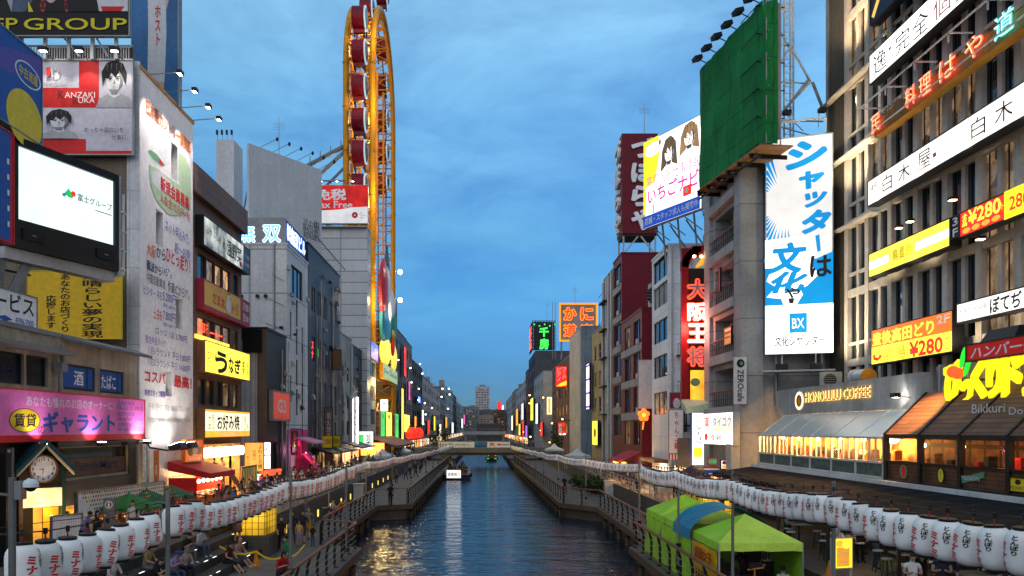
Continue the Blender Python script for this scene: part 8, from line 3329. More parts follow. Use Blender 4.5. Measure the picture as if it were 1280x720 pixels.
G1,G2 = mk('leaf_green_canvas',(.035,.22,.045),.7),mk('dark_green_canvas',(.012,.12,.06),.7)
parasol(-15.1,35.8,ZP,4.5,1.35,G1,'lighter green parasol, frontmost of the three by the menu board',rz=.3)
parasol(-15.3,38.2,ZP,4.5,1.3,G2,'darker green parasol in the middle of three by the snack kiosk',rz=.1)
parasol(-15.4,41.2,ZP,4.5,1.3,G2,'dark green parasol closest to the red awning kiosk',rz=.6)
parasol(12.4,50,ZR,5.05,1.15,mk('midnight_canvas',(.02,.025,.05),.6),'dark navy parasol with yellow lettering below the drug store signs',rz=.2)
WCL = mk('white_marquee_cloth',(.60,.61,.63),.7)
for x,y,z0,l in ((-12.6,105,ZP,'white peaked marquee on the promenade before the wheel, the closer one'),(-12.6,130,ZP,'white peaked marquee on the promenade beneath the wheel, the farther one'),
     (12.0,107,ZR,'white peaked marquee before the grey wrapped building'),(12.0,142,ZR,'small white peaked marquee beyond the grey wrapped building')):
 r = thing('marquee',l,'marquee',(x,y,z0))
 b = MB()
 for i in range(4):
  cs = [(x - 1.5,y - 1.5),(x + 1.5,y - 1.5),(x + 1.5,y + 1.5),(x - 1.5,y + 1.5)]
  a,c = cs[i],cs[(i + 1) % 4]
  mid = lambda p,t: (p[0] + (x - p[0]) * t,p[1] + (y - p[1]) * t)
  b.face([(*a,3.9),(*c,3.9),(*mid(c,.6),4.25),(*mid(a,.6),4.25)],WCL)
  b.face([(*mid(a,.6),4.25),(*mid(c,.6),4.25),(x,y,4.9)],WCL)
  b.face([(*a,3.6),(*c,3.6),(*c,3.9),(*a,3.9)],WCL)
 b.build('canopy',r)
 for (px_,py_) in cs:
  b = MB()
  b.tube((px_,py_,z0),(px_,py_,3.9),.04,PALEM)
  b.build('leg',r)

# ================================================================== BOATS
def boat(x0,x1,y0,y1,label,sgn):
 xm = (x0 + x1) / 2
 r = thing('sightseeing_boat',label,'boat',(xm,(y0 + y1) / 2,0))
 HULL = mk('navy_hull',(.02,.02,.07),.35)
 b = MB()
 st = [(y0,.0,.96),(y0 + .6,0,1),(y1 - 2.2,0,1),(y1 - .9,.05,.75),(y1,.2,.2)]
 W = (x1 - x0) / 2
 for (ya,za,wa),(yb_,zb,wb) in zip(st,st[1:]):
  p = lambda y,z,w_: [(xm - W * w_,y,.75 + z),(xm - W * w_ * .85,y,-.3),(xm + W * w_ * .85,y,-.3),(xm + W * w_,y,.75 + z)]
  A,C = p(ya,za,wa),p(yb_,zb,wb)
  for k in range(3):
   b.face([A[k],A[k + 1],C[k + 1],C[k]],HULL)
  b.face([A[0],C[0],C[3],A[3]],mk('boat_deck',(.25,.24,.22),.6))
 b.face([(xm - W * .96,y0,.75),(xm + W * .96,y0,.75),(xm + W * .82,y0,-.3),(xm - W * .82,y0,-.3)],HULL)
 b.build('hull',r)
 b = MB()
 for s in (-1,1):
  for z in (1.15,1.55):
   b.tube((xm + s * W * .95,y0 + .1,z),(xm + s * W * .95,y1 - 1.8,z),.03,PALEM,5)
  k = 0
  while y0 + .1 + k * 1.2 < y1 - 1.8:
   b.tube((xm + s * W * .95,y0 + .1 + k * 1.2,.75),(xm + s * W * .95,y0 + .1 + k * 1.2,1.55),.025,PALEM,5)
   k += 1
 b.tube((xm - W * .95,y0 + .1,1.55),(xm + W * .95,y0 + .1,1.55),.03,PALEM,5)
 b.build('guard_rail',r)
 b = MB()
 for k in range(4):
  b.box((xm - W * .7,y0 + 1.2 + k * 1.5,.8),(xm + W * .7,y0 + 1.6 + k * 1.5,1.15),mk('boat_bench',(.45,.10,.05),.6))
 b.build('bench',r)
 for s in (-1,1):
  b = MB()
  b.lathe((xm + s * (W + .1),y0 + 1.5,.35),[(.14,0),(.2,.06),(.2,.5),(.14,.56)],K_,10)
  b.build('fender',r)
 return r


b1_ = boat(-5.6,-1.9,120,132,'open sightseeing boat with a lit white sign and passengers, moored by the walkway',True)
PBS = PF(119.9)
sign_m('boat_sign','lit white stern sign with red characters on the sightseeing boat','sign',PBS,-5.25,-3.15,.25,1.45,[('t','道頓堀川',.08,.28,.92,.74,REDI,{'off': .02})],E_W,PALEM,.12,0)
b2_ = boat(.75,3.1,190,200,'small dark boat with green lights beyond the bridge',False)
b = MB()
b.box((.9,190.6,1.6),(2.95,198,1.75),DARKM)
for x in (.95,2.9):
 for y in (190.7,194,197.8):
  b.tube((x,y,.75),(x,y,1.6),.04,DARKM)
b.build('canopy',b2_)
b = MB()
b.box((.8,189.9,.55),(1.3,190.0,.7),E_G)
b.box((2.5,189.9,.55),(3.05,190.0,.7),E_G)
b.box((1.1,189.9,1.25),(1.3,190.0,1.5),N_G)
b.box((2.6,189.9,1.25),(2.9,190.0,1.5),N_O)
b.build('light',b2_)
# banners on the bridge
PBR = PF(165.0)
ART1 = mk('poster_sea',(.10,.30,.40),.5,var=.4,scale=.3)
sign_m('bridge_banner','long white banner with a line of grey lettering on the bridge parapet','banner',PBR,-8.8,-1.7,3.65,4.83,[('r',.12 + .028 * k,.35,.137 + .028 * k,.62,GRYI) for k in range(26) if k % 6 != 5] + [('e',.03,.2,.08,.8,ORNI)],WHI,GREYM,.05,.0,rim=.03)
sign_m('bridge_banner','blue picture banner in the middle of the bridge parapet','banner',PBR,-1.65,.7,3.65,4.83,[('r',0,.6,1,.85,BLUI)],ART1,GREYM,.05,.0,rim=.03)
sign_m('bridge_banner','white banner with an orange and red star on the bridge parapet','banner',PBR,.75,5.3,3.65,4.83,[('p',[(.18,.1),(.23,.3),(.34,.15),(.28,.45),(.36,.8),(.22,.6),(.08,.8),(.14,.45),(.06,.3),(.15,.3)],ORNI),('r',.45,.35,.62,.6,REDI),('r',.65,.4,.95,.6,GRYI)],WHI,GREYM,.05,.0,rim=.03)

# ================================================================== STREET FURNITURE
def cone(x,y,z,col,label,h=.7):
 r = thing('traffic_cone',label,'traffic cone',(x,y,z),'traffic cones')
 m = mk('cone_orange' if col == 'o' else 'cone_red',(.80,.24,.01) if col == 'o' else (.75,.05,.02),.5,var=.08)
 b = MB()
 b.lathe((x,y,z + .03),[(.155,0),(.04,h - .06),(.03,h - .03)],m,14)
 b.build('body',r)
 b = MB()
 b.box((x - .19,y - .19,z),(x + .19,y + .19,z + .03),m)
 b.build('base',r)
 return Vector((x,y,z + h * .9))


c1 = cone(-10.0,37.0,1.2,'o','orange traffic cone beside the feet of the man in the red and white shirt')
c2 = cone(-8.45,35.6,1.2,'o','orange traffic cone half hidden behind the man in the green shirt')
c3 = cone(-10.65,60,1.2,'r','red traffic cone nearest the camera of three along the promenade wall')
c4 = cone(-10.55,62.3,1.2,'r','middle red traffic cone of three along the promenade wall')
c5 = cone(-10.65,65,1.2,'r','red traffic cone nearest the bridge of three along the promenade wall')
cone(11.8,28.6,ZR,'o','orange traffic cone on the terrace boards near the menu lightbox',.55)


def tape(pts,label):
 b = MB()
 for a,c in zip(pts,pts[1:]):
  a,c = Vector(a),Vector(c)
  n = 6
  pr = None
  for k in range(n + 1):
   t = k / n
   p = a.lerp(c,t) - Vector((0,0,.22 * math.sin(math.pi * t)))
   if pr is not None:
    b.bar(pr,p,.03,.07,YELI)
   pr = p
 tag(b.build('barrier_tape',at=pts[0]),label,'tape')


tape([(-11.3,36,2.2),tuple(c1),tuple(c2),(-8.2,38.6,1.9)],'yellow barrier tape strung between the two orange cones')
tape([(-11.0,55,2.3),tuple(c3),tuple(c4),tuple(c5)],'yellow barrier tape strung along the three red cones')


def light_box(x0,x1,y0,y1,z0,z1,zb,label):
 r = thing('light_box',label,'light box',((x0 + x1) / 2,(y0 + y1) / 2,zb))
 b = MB()
 b.box((x0 - .2,y0 - .2,zb),(x1 + .2,y1 + .2,z0),QUAY)
 b.build('plinth',r)
 b = MB()
 b.box((x0,y0,z0),(x1,y1,z1),em('golden_glass',(1,.58,.03),.6,.5))
 b.build('glass',r)
 b = MB()
 k = 0
 while y0 + k * .3 <= y1 + .01:
  b.box((x1 + .005,y0 + k * .3 - .012,z0),(x1 + .03,y0 + k * .3 + .012,z1),DARKM)
  b.box((x0 - .03,y0 + k * .3 - .012,z0),(x0 - .005,y0 + k * .3 + .012,z1),DARKM)
  k += 1
 k = 0
 while x0 + k * .3 <= x1 + .01:
  b.box((x0 + k * .3 - .012,y0 - .03,z0),(x0 + k * .3 + .012,y0 - .005,z1),DARKM)
  k += 1
 z = z0
 while z <= z1:
  b.box((x0 - .035,y0 - .035,z),(x1 + .035,y0 - .031,z + .02),DARKM)
  b.box((x1 + .031,y0,z),(x1 + .035,y1,z + .02),DARKM)
  z += .3
 b.build('grille',r)
 b = MB()
 b.box((x0 - .1,y0 - .1,z1),(x1 + .1,y1 + .1,z1 + .1),DARKM)
 b.build('lid',r)
 lamp(r,'POINT',((x0 + x1) / 2,y0 - .8,z1 - .3),(1,.65,.15),18,size=.3)


light_box(-11.9,-10.35,40.0,42.0,2.15,3.7,1.2,'golden lit glass box on a dark plinth where the seating steps end')
light_box(12.0,13.6,46.0,48.0,2.4,3.9,ZR,'golden lit glass box behind the blue strip of the tents')
for x,y,z,l in ((-10.35,70,1.2,'grey metal utility box on the walkway behind the red cones'),(11.1,74,1.2,'grey metal utility box on the walkway beyond the green tents')):
 r = thing('utility_box',l,'utility box',(x,y,z))
 b = MB()
 b.box((x - .45,y - .35,z),(x + .45,y + .35,z + 1.45),GREYM)
 b.build('cabinet',r)
 b = MB()
 b.box((x - .5,y - .4,z + 1.45),(x + .5,y + .4,z + 1.52),PALEM)
 b.build('lid',r)
 b = MB()
 b.box((x - .4,y - .365,z + .1),(x - .01,y - .355,z + 1.38),PALEM)
 b.box((x + .01,y - .365,z + .1),(x + .4,y - .355,z + 1.38),PALEM)
 b.build('door',r)


def menu_light(x,y,z,wd,h,label,seed):
 P = Plane((x,y,0),(.96,.28,0))
 r = thing('menu_lightbox',label,'sign',(x,y,z))
 b = MB()
 b.obox(P,-wd / 2,wd / 2,z + .35,z + .35 + h,-.15,-.012,PALEM)
 b.obox(P,-wd / 2,-wd / 2 + .05,z,z + .35,-.12,-.05,PALEM)
 b.obox(P,wd / 2 - .05,wd / 2,z,z + .35,-.12,-.05,PALEM)
 b.obox(P,-wd / 2,wd / 2,z,z + .05,-.12,-.05,PALEM)
 b.build('frame',r)
 b = MB()
 b.rect(P,-wd / 2 + .04,wd / 2 - .04,z + .39,z + .31 + h,-.008,E_Y if seed else E_CR)
 b.build('face',r)
 if seed:
  els = [('r',.15,.3,.85,.95,em('ale_amber',(.9,.36,.03),.8)),('e',.1,.05,.5,.28,E_O),('e',.45,.1,.9,.34,E_Y2),('t','DOTONBORI',.15,.44,.85,.54,WHI),('t','CRAFT BEER',.25,.58,.75,.64,WHI),('t','¥500',.3,.75,.7,.84,WHI)]
 else:
  els = [('e',.08,.05,.45,.5,E_Y),('e',.5,.1,.9,.4,E_O),('e',.2,.5,.75,.95,E_W2),('r',.6,.02,.95,.1,REDI)]
 art(r,P,-wd / 2 + .04,wd / 2 - .04,z + .39,z + .31 + h,-.006,els)


menu_light(12.0,28.0,ZR,.80,1.05,'amber lit menu board on legs standing on the terrace behind the thin pole',1)
menu_light(11.75,20.4,ZR,.95,1.05,'white and yellow lit menu board below the biggest lanterns',0)


# bar stools and high tables on the terrace
def stool():
 r = thing('bar_stool','dark bar stool with a pale seat on the terrace under the charcoal awning','stool',(0,0,0),'bar stools on the terrace')
 b = MB()
 b.lathe((0,0,.72),[(.17,0),(.19,.03),(.17,.06)],PALEM,14)
 b.build('seat',r)
 for k in range(4):
  a = math.pi / 4 + k * math.pi / 2
  b = MB()
  b.tube((.1 * math.cos(a),.1 * math.sin(a),.72),(.21 * math.cos(a),.21 * math.sin(a),0),.015,DARKM,5)
  b.build('leg',r)
 b = MB()
 for k in range(12):
  a,c = 2 * math.pi * k / 12,2 * math.pi * (k + 1) / 12
  b.tube((.18 * math.cos(a),.18 * math.sin(a),.25),(.18 * math.cos(c),.18 * math.sin(c),.25),.01,DARKM,4)
 b.build('footrest',r)
 return r


def table():
 r = thing('high_table','dark high table on the terrace under the charcoal awning','table',(0,0,0),'high tables on the terrace')
 b = MB()
 b.box((-.4,-.4,1.0),(.4,.4,1.05),GREYM)
 b.build('tabletop',r)
 b = MB()
 b.tube((0,0,.04),(0,0,1.0),.04,DARKM)
 b.build('stem',r)
 b = MB()
 b.lathe((0,0,0),[(.28,0),(.28,.03),(.05,.05)],DARKM,14)
 b.build('base',r)
 return r


T0,S0 = table(),stool()
spots = [(13.4,31.5),(14.6,29.5),(13.6,27.0),(14.8,25.0),(13.5,23.2),(14.6,34.0),(13.3,35.4)]
first = True
for i,(x,y) in enumerate(spots):
 if i == 0:
  T0.location = (x,y,ZR)
 else:
  dup(T0,(x,y,ZR))
 for k in range(3):
  a = k * 2.1 + i
  p = (x + .72 * math.cos(a),y + .72 * math.sin(a),ZR)
  if first:
   S0.location = p
   first = False
  else:
   dup(S0,p,a)
for i,(x,y) in enumerate(((14.0,26.2),(14.0,31),(14.0,42))):
 r = thing('pendant_lamp',['dim pendant lamp under the charcoal awning, camera end','dim pendant lamp under the middle of the charcoal awning','dim pendant lamp under the smaller awning'][i],'lamp',(x,y,4.4))
 b = MB()
 b.tube((x,y,4.4),(x,y,4.85),.012,BLACK)
 b.build('cord',r)
 b = MB()
 b.lathe((x,y,4.25),[(.14,0),(.05,.15)],BLACK,10)
 b.build('shade',r)
 b = MB()
 b.ball((x,y,4.24),.05,.05,.05,BULB,8,6)
 b.build('bulb',r)
 lamp(r,'POINT',(x,y,4.1),(1,.72,.42),30,size=.1)

# greenery
LEAF = mk('dark_leaf',(.035,.075,.025),.7,var=.4,scale=3)
def bush(x,y,z,h,rad,label,trunk=True):
 r = thing('tree' if trunk else 'shrub',label,'tree' if trunk else 'shrub',(x,y,z))
 rr = random.Random(label)
 b = MB()
 zc = z + (h * .62 if trunk else h * .5)
 for k in range(420):
  a,e = rr.random() * 6.28,rr.uniform(-1,1)
  q = (rr.random() ** .45) * (1 + .35 * math.sin(a * 3 + e * 4))
  c = Vector((x + rad * q * math.cos(a) * math.sqrt(1 - e * e),y + rad * q * math.sin(a) * math.sqrt(1 - e * e),zc + h * (.38 if trunk else .5) * q * e))
  u = Vector((rr.gauss(0,1),rr.gauss(0,1),rr.gauss(0,1))).normalized() * .22
  v = Vector((rr.gauss(0,1),rr.gauss(0,1),rr.gauss(0,1))).normalized() * .16
  b.face([c - u,c - v,c + u,c + v],LEAF)
 b.build('crown' if trunk else 'foliage',r)
 b = MB()
 b.tube((x,y,z),(x,y,zc),.1,BROWNI,6,.05)
 b.build('trunk' if trunk else 'stem',r)


bush(-8.5,185,ZP,5,1.6,'small dark street tree beyond the bridge on the wheel bank')
bush(-10.5,176,ZP,4.2,1.3,'small dark street tree behind the bridge parapet')
bush(12.8,146,ZR,5.5,1.2,'dark climbing shrub at the foot of the brown grey building',False)
bush(10.3,78,1.2,1.6,1.0,'low dark planting beside the grey utility box',False)
bush(9.9,85,1.2,1.4,1.1,'low dark shrub on the walkway under the small lanterns',False)

# ================================================================== PEOPLE
POSES = {}


def base_joints():
 J = {'pelvis': (0,0,.95),'waist': (0,0,1.10),'chest': (0,.01,1.30),'neck': (0,.01,1.48),'head0': (0,-.005,1.57),'head1': (0,-.01,1.68)}
 for s,n in ((-1,'r'),(1,'l')):
  J['sh' + n] = (s * .175,.01,1.41)
  J['el' + n] = (s * .225,.03,1.13)
  J['wr' + n] = (s * .215,-.05,.89)
  J['ha' + n] = (s * .205,-.08,.80)
  J['hp' + n] = (s * .09,0,.90)
  J['kn' + n] = (s * .10,-.015,.50)
  J['an' + n] = (s * .105,.03,.085)
  J['to' + n] = (s * .125,-.13,.04)
 return J


def pose(kind):
 J = base_joints()
 if kind == 'walk':
  J['knl'],J['anl'],J['tol'] = (.10,-.17,.50),(.105,-.26,.10),(.12,-.42,.07)
  J['knr'],J['anr'],J['tor'] = (-.10,.06,.50),(-.105,.26,.12),(-.12,.13,.04)
  J['ell'],J['wrl'],J['hal'] = (.22,.13,1.14),(.21,.12,.90),(.20,.10,.82)
  J['elr'],J['wrr'],J['har'] = (-.22,-.08,1.14),(-.20,-.24,.94),(-.19,-.30,.87)
 if kind == 'phone':
  for s,n in ((-1,'r'),(1,'l')):
   J['el' + n],J['wr' + n],J['ha' + n] = (s * .23,-.04,1.14),(s * .10,-.27,1.18),(s * .05,-.33,1.23)
  J['head0'],J['head1'] = (0,-.04,1.56),(0,-.08,1.66)
 if kind == 'lean':
  for k in ('waist','chest','neck','head0','head1'):
   x,y,z = J[k]
   J[k] = (x,y - (z - .95) * .42,z - (z - .95) * .12)
  for s,n in ((-1,'r'),(1,'l')):
   J['sh' + n],J['el' + n],J['wr' + n],J['ha' + n] = (s * .175,-.19,1.33),(s * .25,-.28,1.08),(s * .08,-.42,1.16),(-s * .02,-.45,1.17)
 if kind in ('sit','sitphone','sitlegs'):
  dz = -.47
  for k in ('pelvis','waist','chest','neck','head0','head1','shl','shr','hpl','hpr'):
   x,y,z = J[k]
   J[k] = (x,y - (z - .95) * .28,z + dz)
  for s,n in ((-1,'r'),(1,'l')):
   J['kn' + n],J['an' + n],J['to' + n] = (s * .14,-.43,.50),(s * .13,-.46,.08),(s * .15,-.62,.04)
   J['el' + n],J['wr' + n],J['ha' + n] = (s * .25,-.20,.68),(s * .17,-.38,.62),(s * .13,-.45,.60)
   if kind == 'sitphone':
    J['wr' + n],J['ha' + n] = (s * .10,-.40,.78),(s * .05,-.46,.83)
   if kind == 'sitlegs':
    J['kn' + n],J['an' + n],J['to' + n] = (s * .11,-.45,.36),(s * .10,-.85,.02),(s * .12,-.97,.10)
  if kind == 'sitphone':
   J['head0'],J['head1'] = (0,-.24,1.06),(0,-.29,1.16)
 return J


BONES = [('pelvis','waist',1),('waist','chest',1),('chest','neck',1),('neck','head0',0),('head0','head1',0)]
for n in 'lr':
 BONES += [('chest','sh' + n,1),('sh' + n,'el' + n,4),('el' + n,'wr' + n,0),('wr' + n,'ha' + n,0),
    ('pelvis','hp' + n,2),('hp' + n,'kn' + n,2),('kn' + n,'an' + n,5),('an' + n,'to' + n,3)]
RAD = {'pelvis': .135,'waist': .125,'chest': .14,'neck': .055,'head0': .075,'head1': .088,'sh': .065,'el': .042,'wr': .032,'ha': .038,'hp': .10,'kn': .062,'an': .042,'to': .040}


def body_mesh(kind):
 """one skinned surface grown over the skeleton; material slots: 0 skin 1 top 2 trousers 3 shoes 4 sleeve 5 lower leg"""
 if kind in POSES:
  return POSES[kind]
 J = pose(kind)
 names = list(J)
 me = bpy.data.meshes.new('body_cage')
 me.from_pydata([J[n] for n in names],[(names.index(a),names.index(c)) for a,c,_ in BONES],[])
 o = bpy.data.objects.new('body_cage',me)
 TMP.collection.objects.link(o)
 md = o.modifiers.new('skin','SKIN')
 md.use_smooth_shade = True
 sk = me.skin_vertices[0].data
 for i,n in enumerate(names):
  r = RAD.get(n,RAD.get(n[:2]))
  sk[i].radius = (r,r)
  if n in ('pelvis','waist','chest'):
   sk[i].radius = (r * 1.12,r * .82)
  sk[i].use_root = n == 'pelvis'
 sb_ = o.modifiers.new('sub','SUBSURF')
 sb_.levels = sb_.render_levels = 1
 dg = workshop()
 m2 = bpy.data.meshes.new_from_object(o.evaluated_get(dg))
 vs = [v.co.copy() for v in m2.vertices]
 fs = [tuple(p.vertices) for p in m2.polygons]
 bpy.data.meshes.remove(m2)
 bpy.data.objects.remove(o)
 slots = []
 for f in fs:
  c = sum((vs[i] for i in f),Vector()) / len(f)
  best,bs = 1e9,1
  for a,e,s in BONES:
   A,E_ = Vector(J[a]),Vector(J[e])
   t = max(0,min(1,(c - A).dot(E_ - A) / max(1e-6,(E_ - A).length_squared)))
   d = (c - A.lerp(E_,t)).length - .6 * RAD.get(a,RAD.get(a[:2]))
   if d < best:
    best,bs = d,s
  slots.append(bs)
 # nose, ears and jaw on the head so that it has a face
 h0,h1 = Vector(J['head0']),Vector(J['head1'])
 b = MB()
 POSES[kind] = (vs,fs,slots,J)
 return POSES[kind]


CLO_ = {}


def clo(c):
 k = tuple(round(x,3) for x in c)
 if k not in CLO_:
  CLO_[k] = mk('cloth_%d_%d_%d' % tuple(int(x * 999) for x in k),k,.8,var=.15,scale=4)
 return CLO_[k]


SKINS = [mk('skin_light',(.50,.30,.21),.55,var=.06),mk('skin_tan',(.38,.21,.14),.55,var=.06)]
HAIRB = mk('black_hair',(.012,.010,.010),.5)
EYE = mk('eye_dark',(.01,.01,.01),.3)
SHOE = mk('dark_shoe',(.03,.03,.03),.6)
SHOEW = mk('white_shoe',(.6,.6,.6),.6)


def person(kind,x,y,z,face,label,top,low,hair='short',sleeve=True,bare=False,shoes=None,sc=1.0,skin=0,cap=None,skirt=None,group=None,haircol=None):
 """face: degrees, 0 looks at the camera, positive turns towards +X"""
 vs,fs,slots,J = body_mesh(kind)
 sk = SKINS[skin]
 T_,L_ = clo(top),clo(low)
 mats = [sk,T_,L_,shoes or SHOE,T_ if sleeve else sk,sk if bare else L_]
 r = thing('person',label,'person',(0,0,0),group)
 b = MB()
 for m in mats:
  b.mi(m)
 b.v = [tuple(v) for v in vs]
 b.f = list(fs)
 b.m = [b.mats.index(mats[s]) for s in slots]
 h0,h1 = Vector(J['head0']),Vector(J['head1'])
 up = (h1 - h0).normalized()
 fw_ = Vector((0,-1,0))
 fw_ = (fw_ - up * fw_.dot(up)).normalized()
 sd_ = up.cross(fw_)
 hc = h0.lerp(h1,.62)
 # skull, nose, ears, mouth belong to the one body mesh
 for c_,rx,ry,rz in ((hc,.078,.098,.115),(hc + fw_ * .10 - up * .015,.014,.022,.022),(hc + sd_ * .08,.012,.022,.03),(hc - sd_ * .08,.012,.022,.03),(hc + fw_ * .03 - up * .085,.052,.052,.045)):
  vv = MB()
  vv.ball((0,0,0),1,1,1,sk,10,7)
  b.mesh([c_ + sd_ * (p[0] * rx) - fw_ * (p[1] * ry) + up * (p[2] * rz) for p in vv.v],vv.f,sk)
 for s in (-1,1):
  c_ = hc + fw_ * .092 + sd_ * (.032 * s) + up * .01
  b.face([c_ + sd_ * .014 + fw_ * .003,c_ + up * .006 + fw_ * .003,c_ - sd_ * .014 + fw_ * .003,c_ - up * .006 + fw_ * .003],EYE)
 b.build('body',r,smooth=True)
 hm = haircol or HAIRB
 if hair:
  hb = MB()
  vv = MB()
  vv.ball((0,0,0),1,1,1,hm,12,8)
  pts = []
  for p in vv.v:
   x_,y_,z_ = p
   if z_ < -.1 or y_ < -.55 and z_ < .35:
    z_ = max(z_,.30 if y_ < -.3 else -.25)
   pts.append(hc + sd_ * (x_ * .09) - fw_ * (y_ * .108 + .008) + up * (z_ * .112 + .022))
  hb.mesh(pts,vv.f,hm)
  if hair == 'long':
   for k in range(4):
    c_ = hc - fw_ * (.07 + .01 * k) - up * (.06 + .075 * k)
    hb.mesh([c_ + sd_ * (p[0] * (.09 - .008 * k)) - fw_ * (p[1] * .05) + up * (p[2] * .08) for p in vv.v],vv.f,hm)
  if hair == 'bob':
   for s in (-1,0,1):
    c_ = hc + sd_ * (.07 * s) - fw_ * (.05 if s == 0 else .0) - up * .05
    hb.mesh([c_ + sd_ * (p[0] * .04) - fw_ * (p[1] * .06) + up * (p[2] * .085) for p in vv.v],vv.f,hm)
  if hair == 'bun':
   c_ = hc - fw_ * .10 + up * .08
   hb.mesh([c_ + Vector(p) * .045 for p in vv.v],vv.f,hm)
  hb.build('hair',r,smooth=True)
 if cap:
  cb = MB()
  vv = MB()
  vv.ball((0,0,0),1,1,1,clo(cap),12,8)
  cb.mesh([hc + sd_ * (p[0] * .10) - fw_ * (p[1] * .118) + up * (max(p[2],0) * .12 + .03) for p in vv.v],vv.f,clo(cap))
  c_ = hc + fw_ * .14 + up * .035
  cb.mesh([c_ + sd_ * (p[0] * .08) - fw_ * (p[1] * .075) + up * (p[2] * .012) for p in vv.v],vv.f,clo(cap))
  cb.build('cap',r,smooth=True)
 if skirt:
  pb_ = MB()
  P0 = Vector(J['waist'])
  if kind.startswith('sit'):
   for s in ('l','r'):
    pb_.tube(Vector(J['hp' + s]) + Vector((0,.03,0)),Vector(J['hp' + s]).lerp(Vector(J['kn' + s]),.8),.125,clo(skirt),12,.10)
  else:
   pb_.lathe((0,0,.52),[(.235,0),(.22,.12),(.18,.40),(.155,.58)],clo(skirt),16)
  pb_.build('skirt',r,smooth=True)
 r.location = (x,y,z)
 r.rotation_euler = (0,0,R(face))
 r.scale = (sc,sc,sc)
 return r


BLK_,NVY_,WHT_,GRY_,DEN_ = (.015,.015,.017),(.02,.025,.05),(.62,.62,.63),(.16,.16,.17),(.06,.09,.16)
LAVD,GRN_,RED2,MARN,BEIG,KHK = (.30,.26,.50),(.01,.20,.09),(.48,.015,.02),(.09,.012,.02),(.42,.34,.24),(.48,.24,.02)


def on(px,py,z):
 return at(px,py,z)


# on and around the seating steps (treads at 1.55, 1.9, 2.25 and 2.6)
person('sitphone',-11.45,31.0,1.5,60,'man in lavender shirt and blue cap seated on the steps with a phone',LAVD,DEN_,'short',True,cap=(.02,.07,.25))
person('sit',-11.4,32.0,1.5,50,'grey haired man in a striped shirt seated on the steps beside the lavender shirt',(.40,.30,.27),NVY_,'short',True,haircol=mk('grey_hair',(.2,.19,.18),.6))
person('sitphone',-11.95,33.6,1.85,65,'person in black top and grey trousers seated on the steps with white shoes',BLK_,(.12,.13,.15),'short',True,shoes=SHOEW)
person('sitphone',-11.95,35.3,1.85,65,'person in a pale blue shirt seated higher on the steps beside yellow tape',(.36,.42,.55),DEN_,'short',True,shoes=SHOEW)
person('sitlegs',-10.85,35.6,1.16,62,'long haired woman in maroon top and black skirt seated with outstretched legs',MARN,BLK_,'long',False,True,skirt=BLK_)
person('sitlegs',-10.9,37.2,1.16,62,'balding man in a red and white shirt seated with outstretched bare legs',(.42,.22,.22),(.10,.08,.08),None,True,True,shoes=SHOEW)
person('stand',-11.5,39.3,1.9,10,'woman in a dark patterned dress standing by the golden light box',(.13,.06,.07),(.10,.05,.06),'long',False,True,skirt=(.12,.06,.07))
p = on(357,693,1.2)
person('lean',-7.3,30.2,1.2,40,'woman with a dark bob in a red top leaning on the rail',RED2,NVY_,'bob',True)
person('stand',-7.9,33.6,1.2,-60,'man in a green shirt standing by the rail behind the red top',GRN_,(.03,.03,.035),'short',True)
p = on(352,690,1.2)
person('walk',p.x,p.y,1.2,20,'man all in black striding along the walkway past the golden light box',BLK_,BLK_,'short',True,False)
p = on(366,681,1.2)
person('walk',p.x,p.y,1.2,10,'person in dark blue top walking just behind the man in black',NVY_,(.05,.05,.06),'bob',True)
p = on(374,683,1.2)
person('stand',p.x,p.y,1.2,10,'child in a yellow top and lavender shorts on the walkway',(.62,.40,.12),(.36,.33,.52),'bob',True,True,sc=.76)
p = on(379,680,1.2)
person('walk',p.x,p.y,1.2,0,'tall man in navy shirt holding the hand of the child in yellow',NVY_,(.05,.05,.06),'short',True,True)
p = on(386,674,1.2)
person('walk',p.x,p.y,1.2,-8,'man in a patterned green shirt and orange shorts on the walkway',(.20,.21,.15),KHK,'short',True,True,haircol=mk('brown_hair',(.10,.055,.03),.6))
p = on(391,684,1.2)
person('stand',p.x,p.y,1.2,-20,'small child in black top and denim trousers walking beside the patterned shirt',BLK_,DEN_,'short',True,sc=.66)
p = on(382,662,1.2)
person('walk',p.x,p.y,1.2,15,'person in a slate blue top walking behind the patterned shirt',(.10,.12,.18),(.05,.05,.06),'short',True)
person('stand',-11.7,45.5,ZP,40,'woman in tan top with a black backpack standing on the promenade by the wall',(.38,.22,.10),BLK_,'long',True)
person('lean',-6.75,40.9,1.2,95,'man in black leaning on the rail at the corner of the deck',BLK_,BLK_,'short',True)
person('sit',-10.5,58.0,1.2 - .02,80,'person in a white shirt seated against the promenade wall by the red cones',WHT_,DEN_,'short',True)
person('phone',-7.35,48.5 + 18,1.2,180,'person in dark clothes standing at the rail of the far walkway',BLK_,BLK_,'short',True)
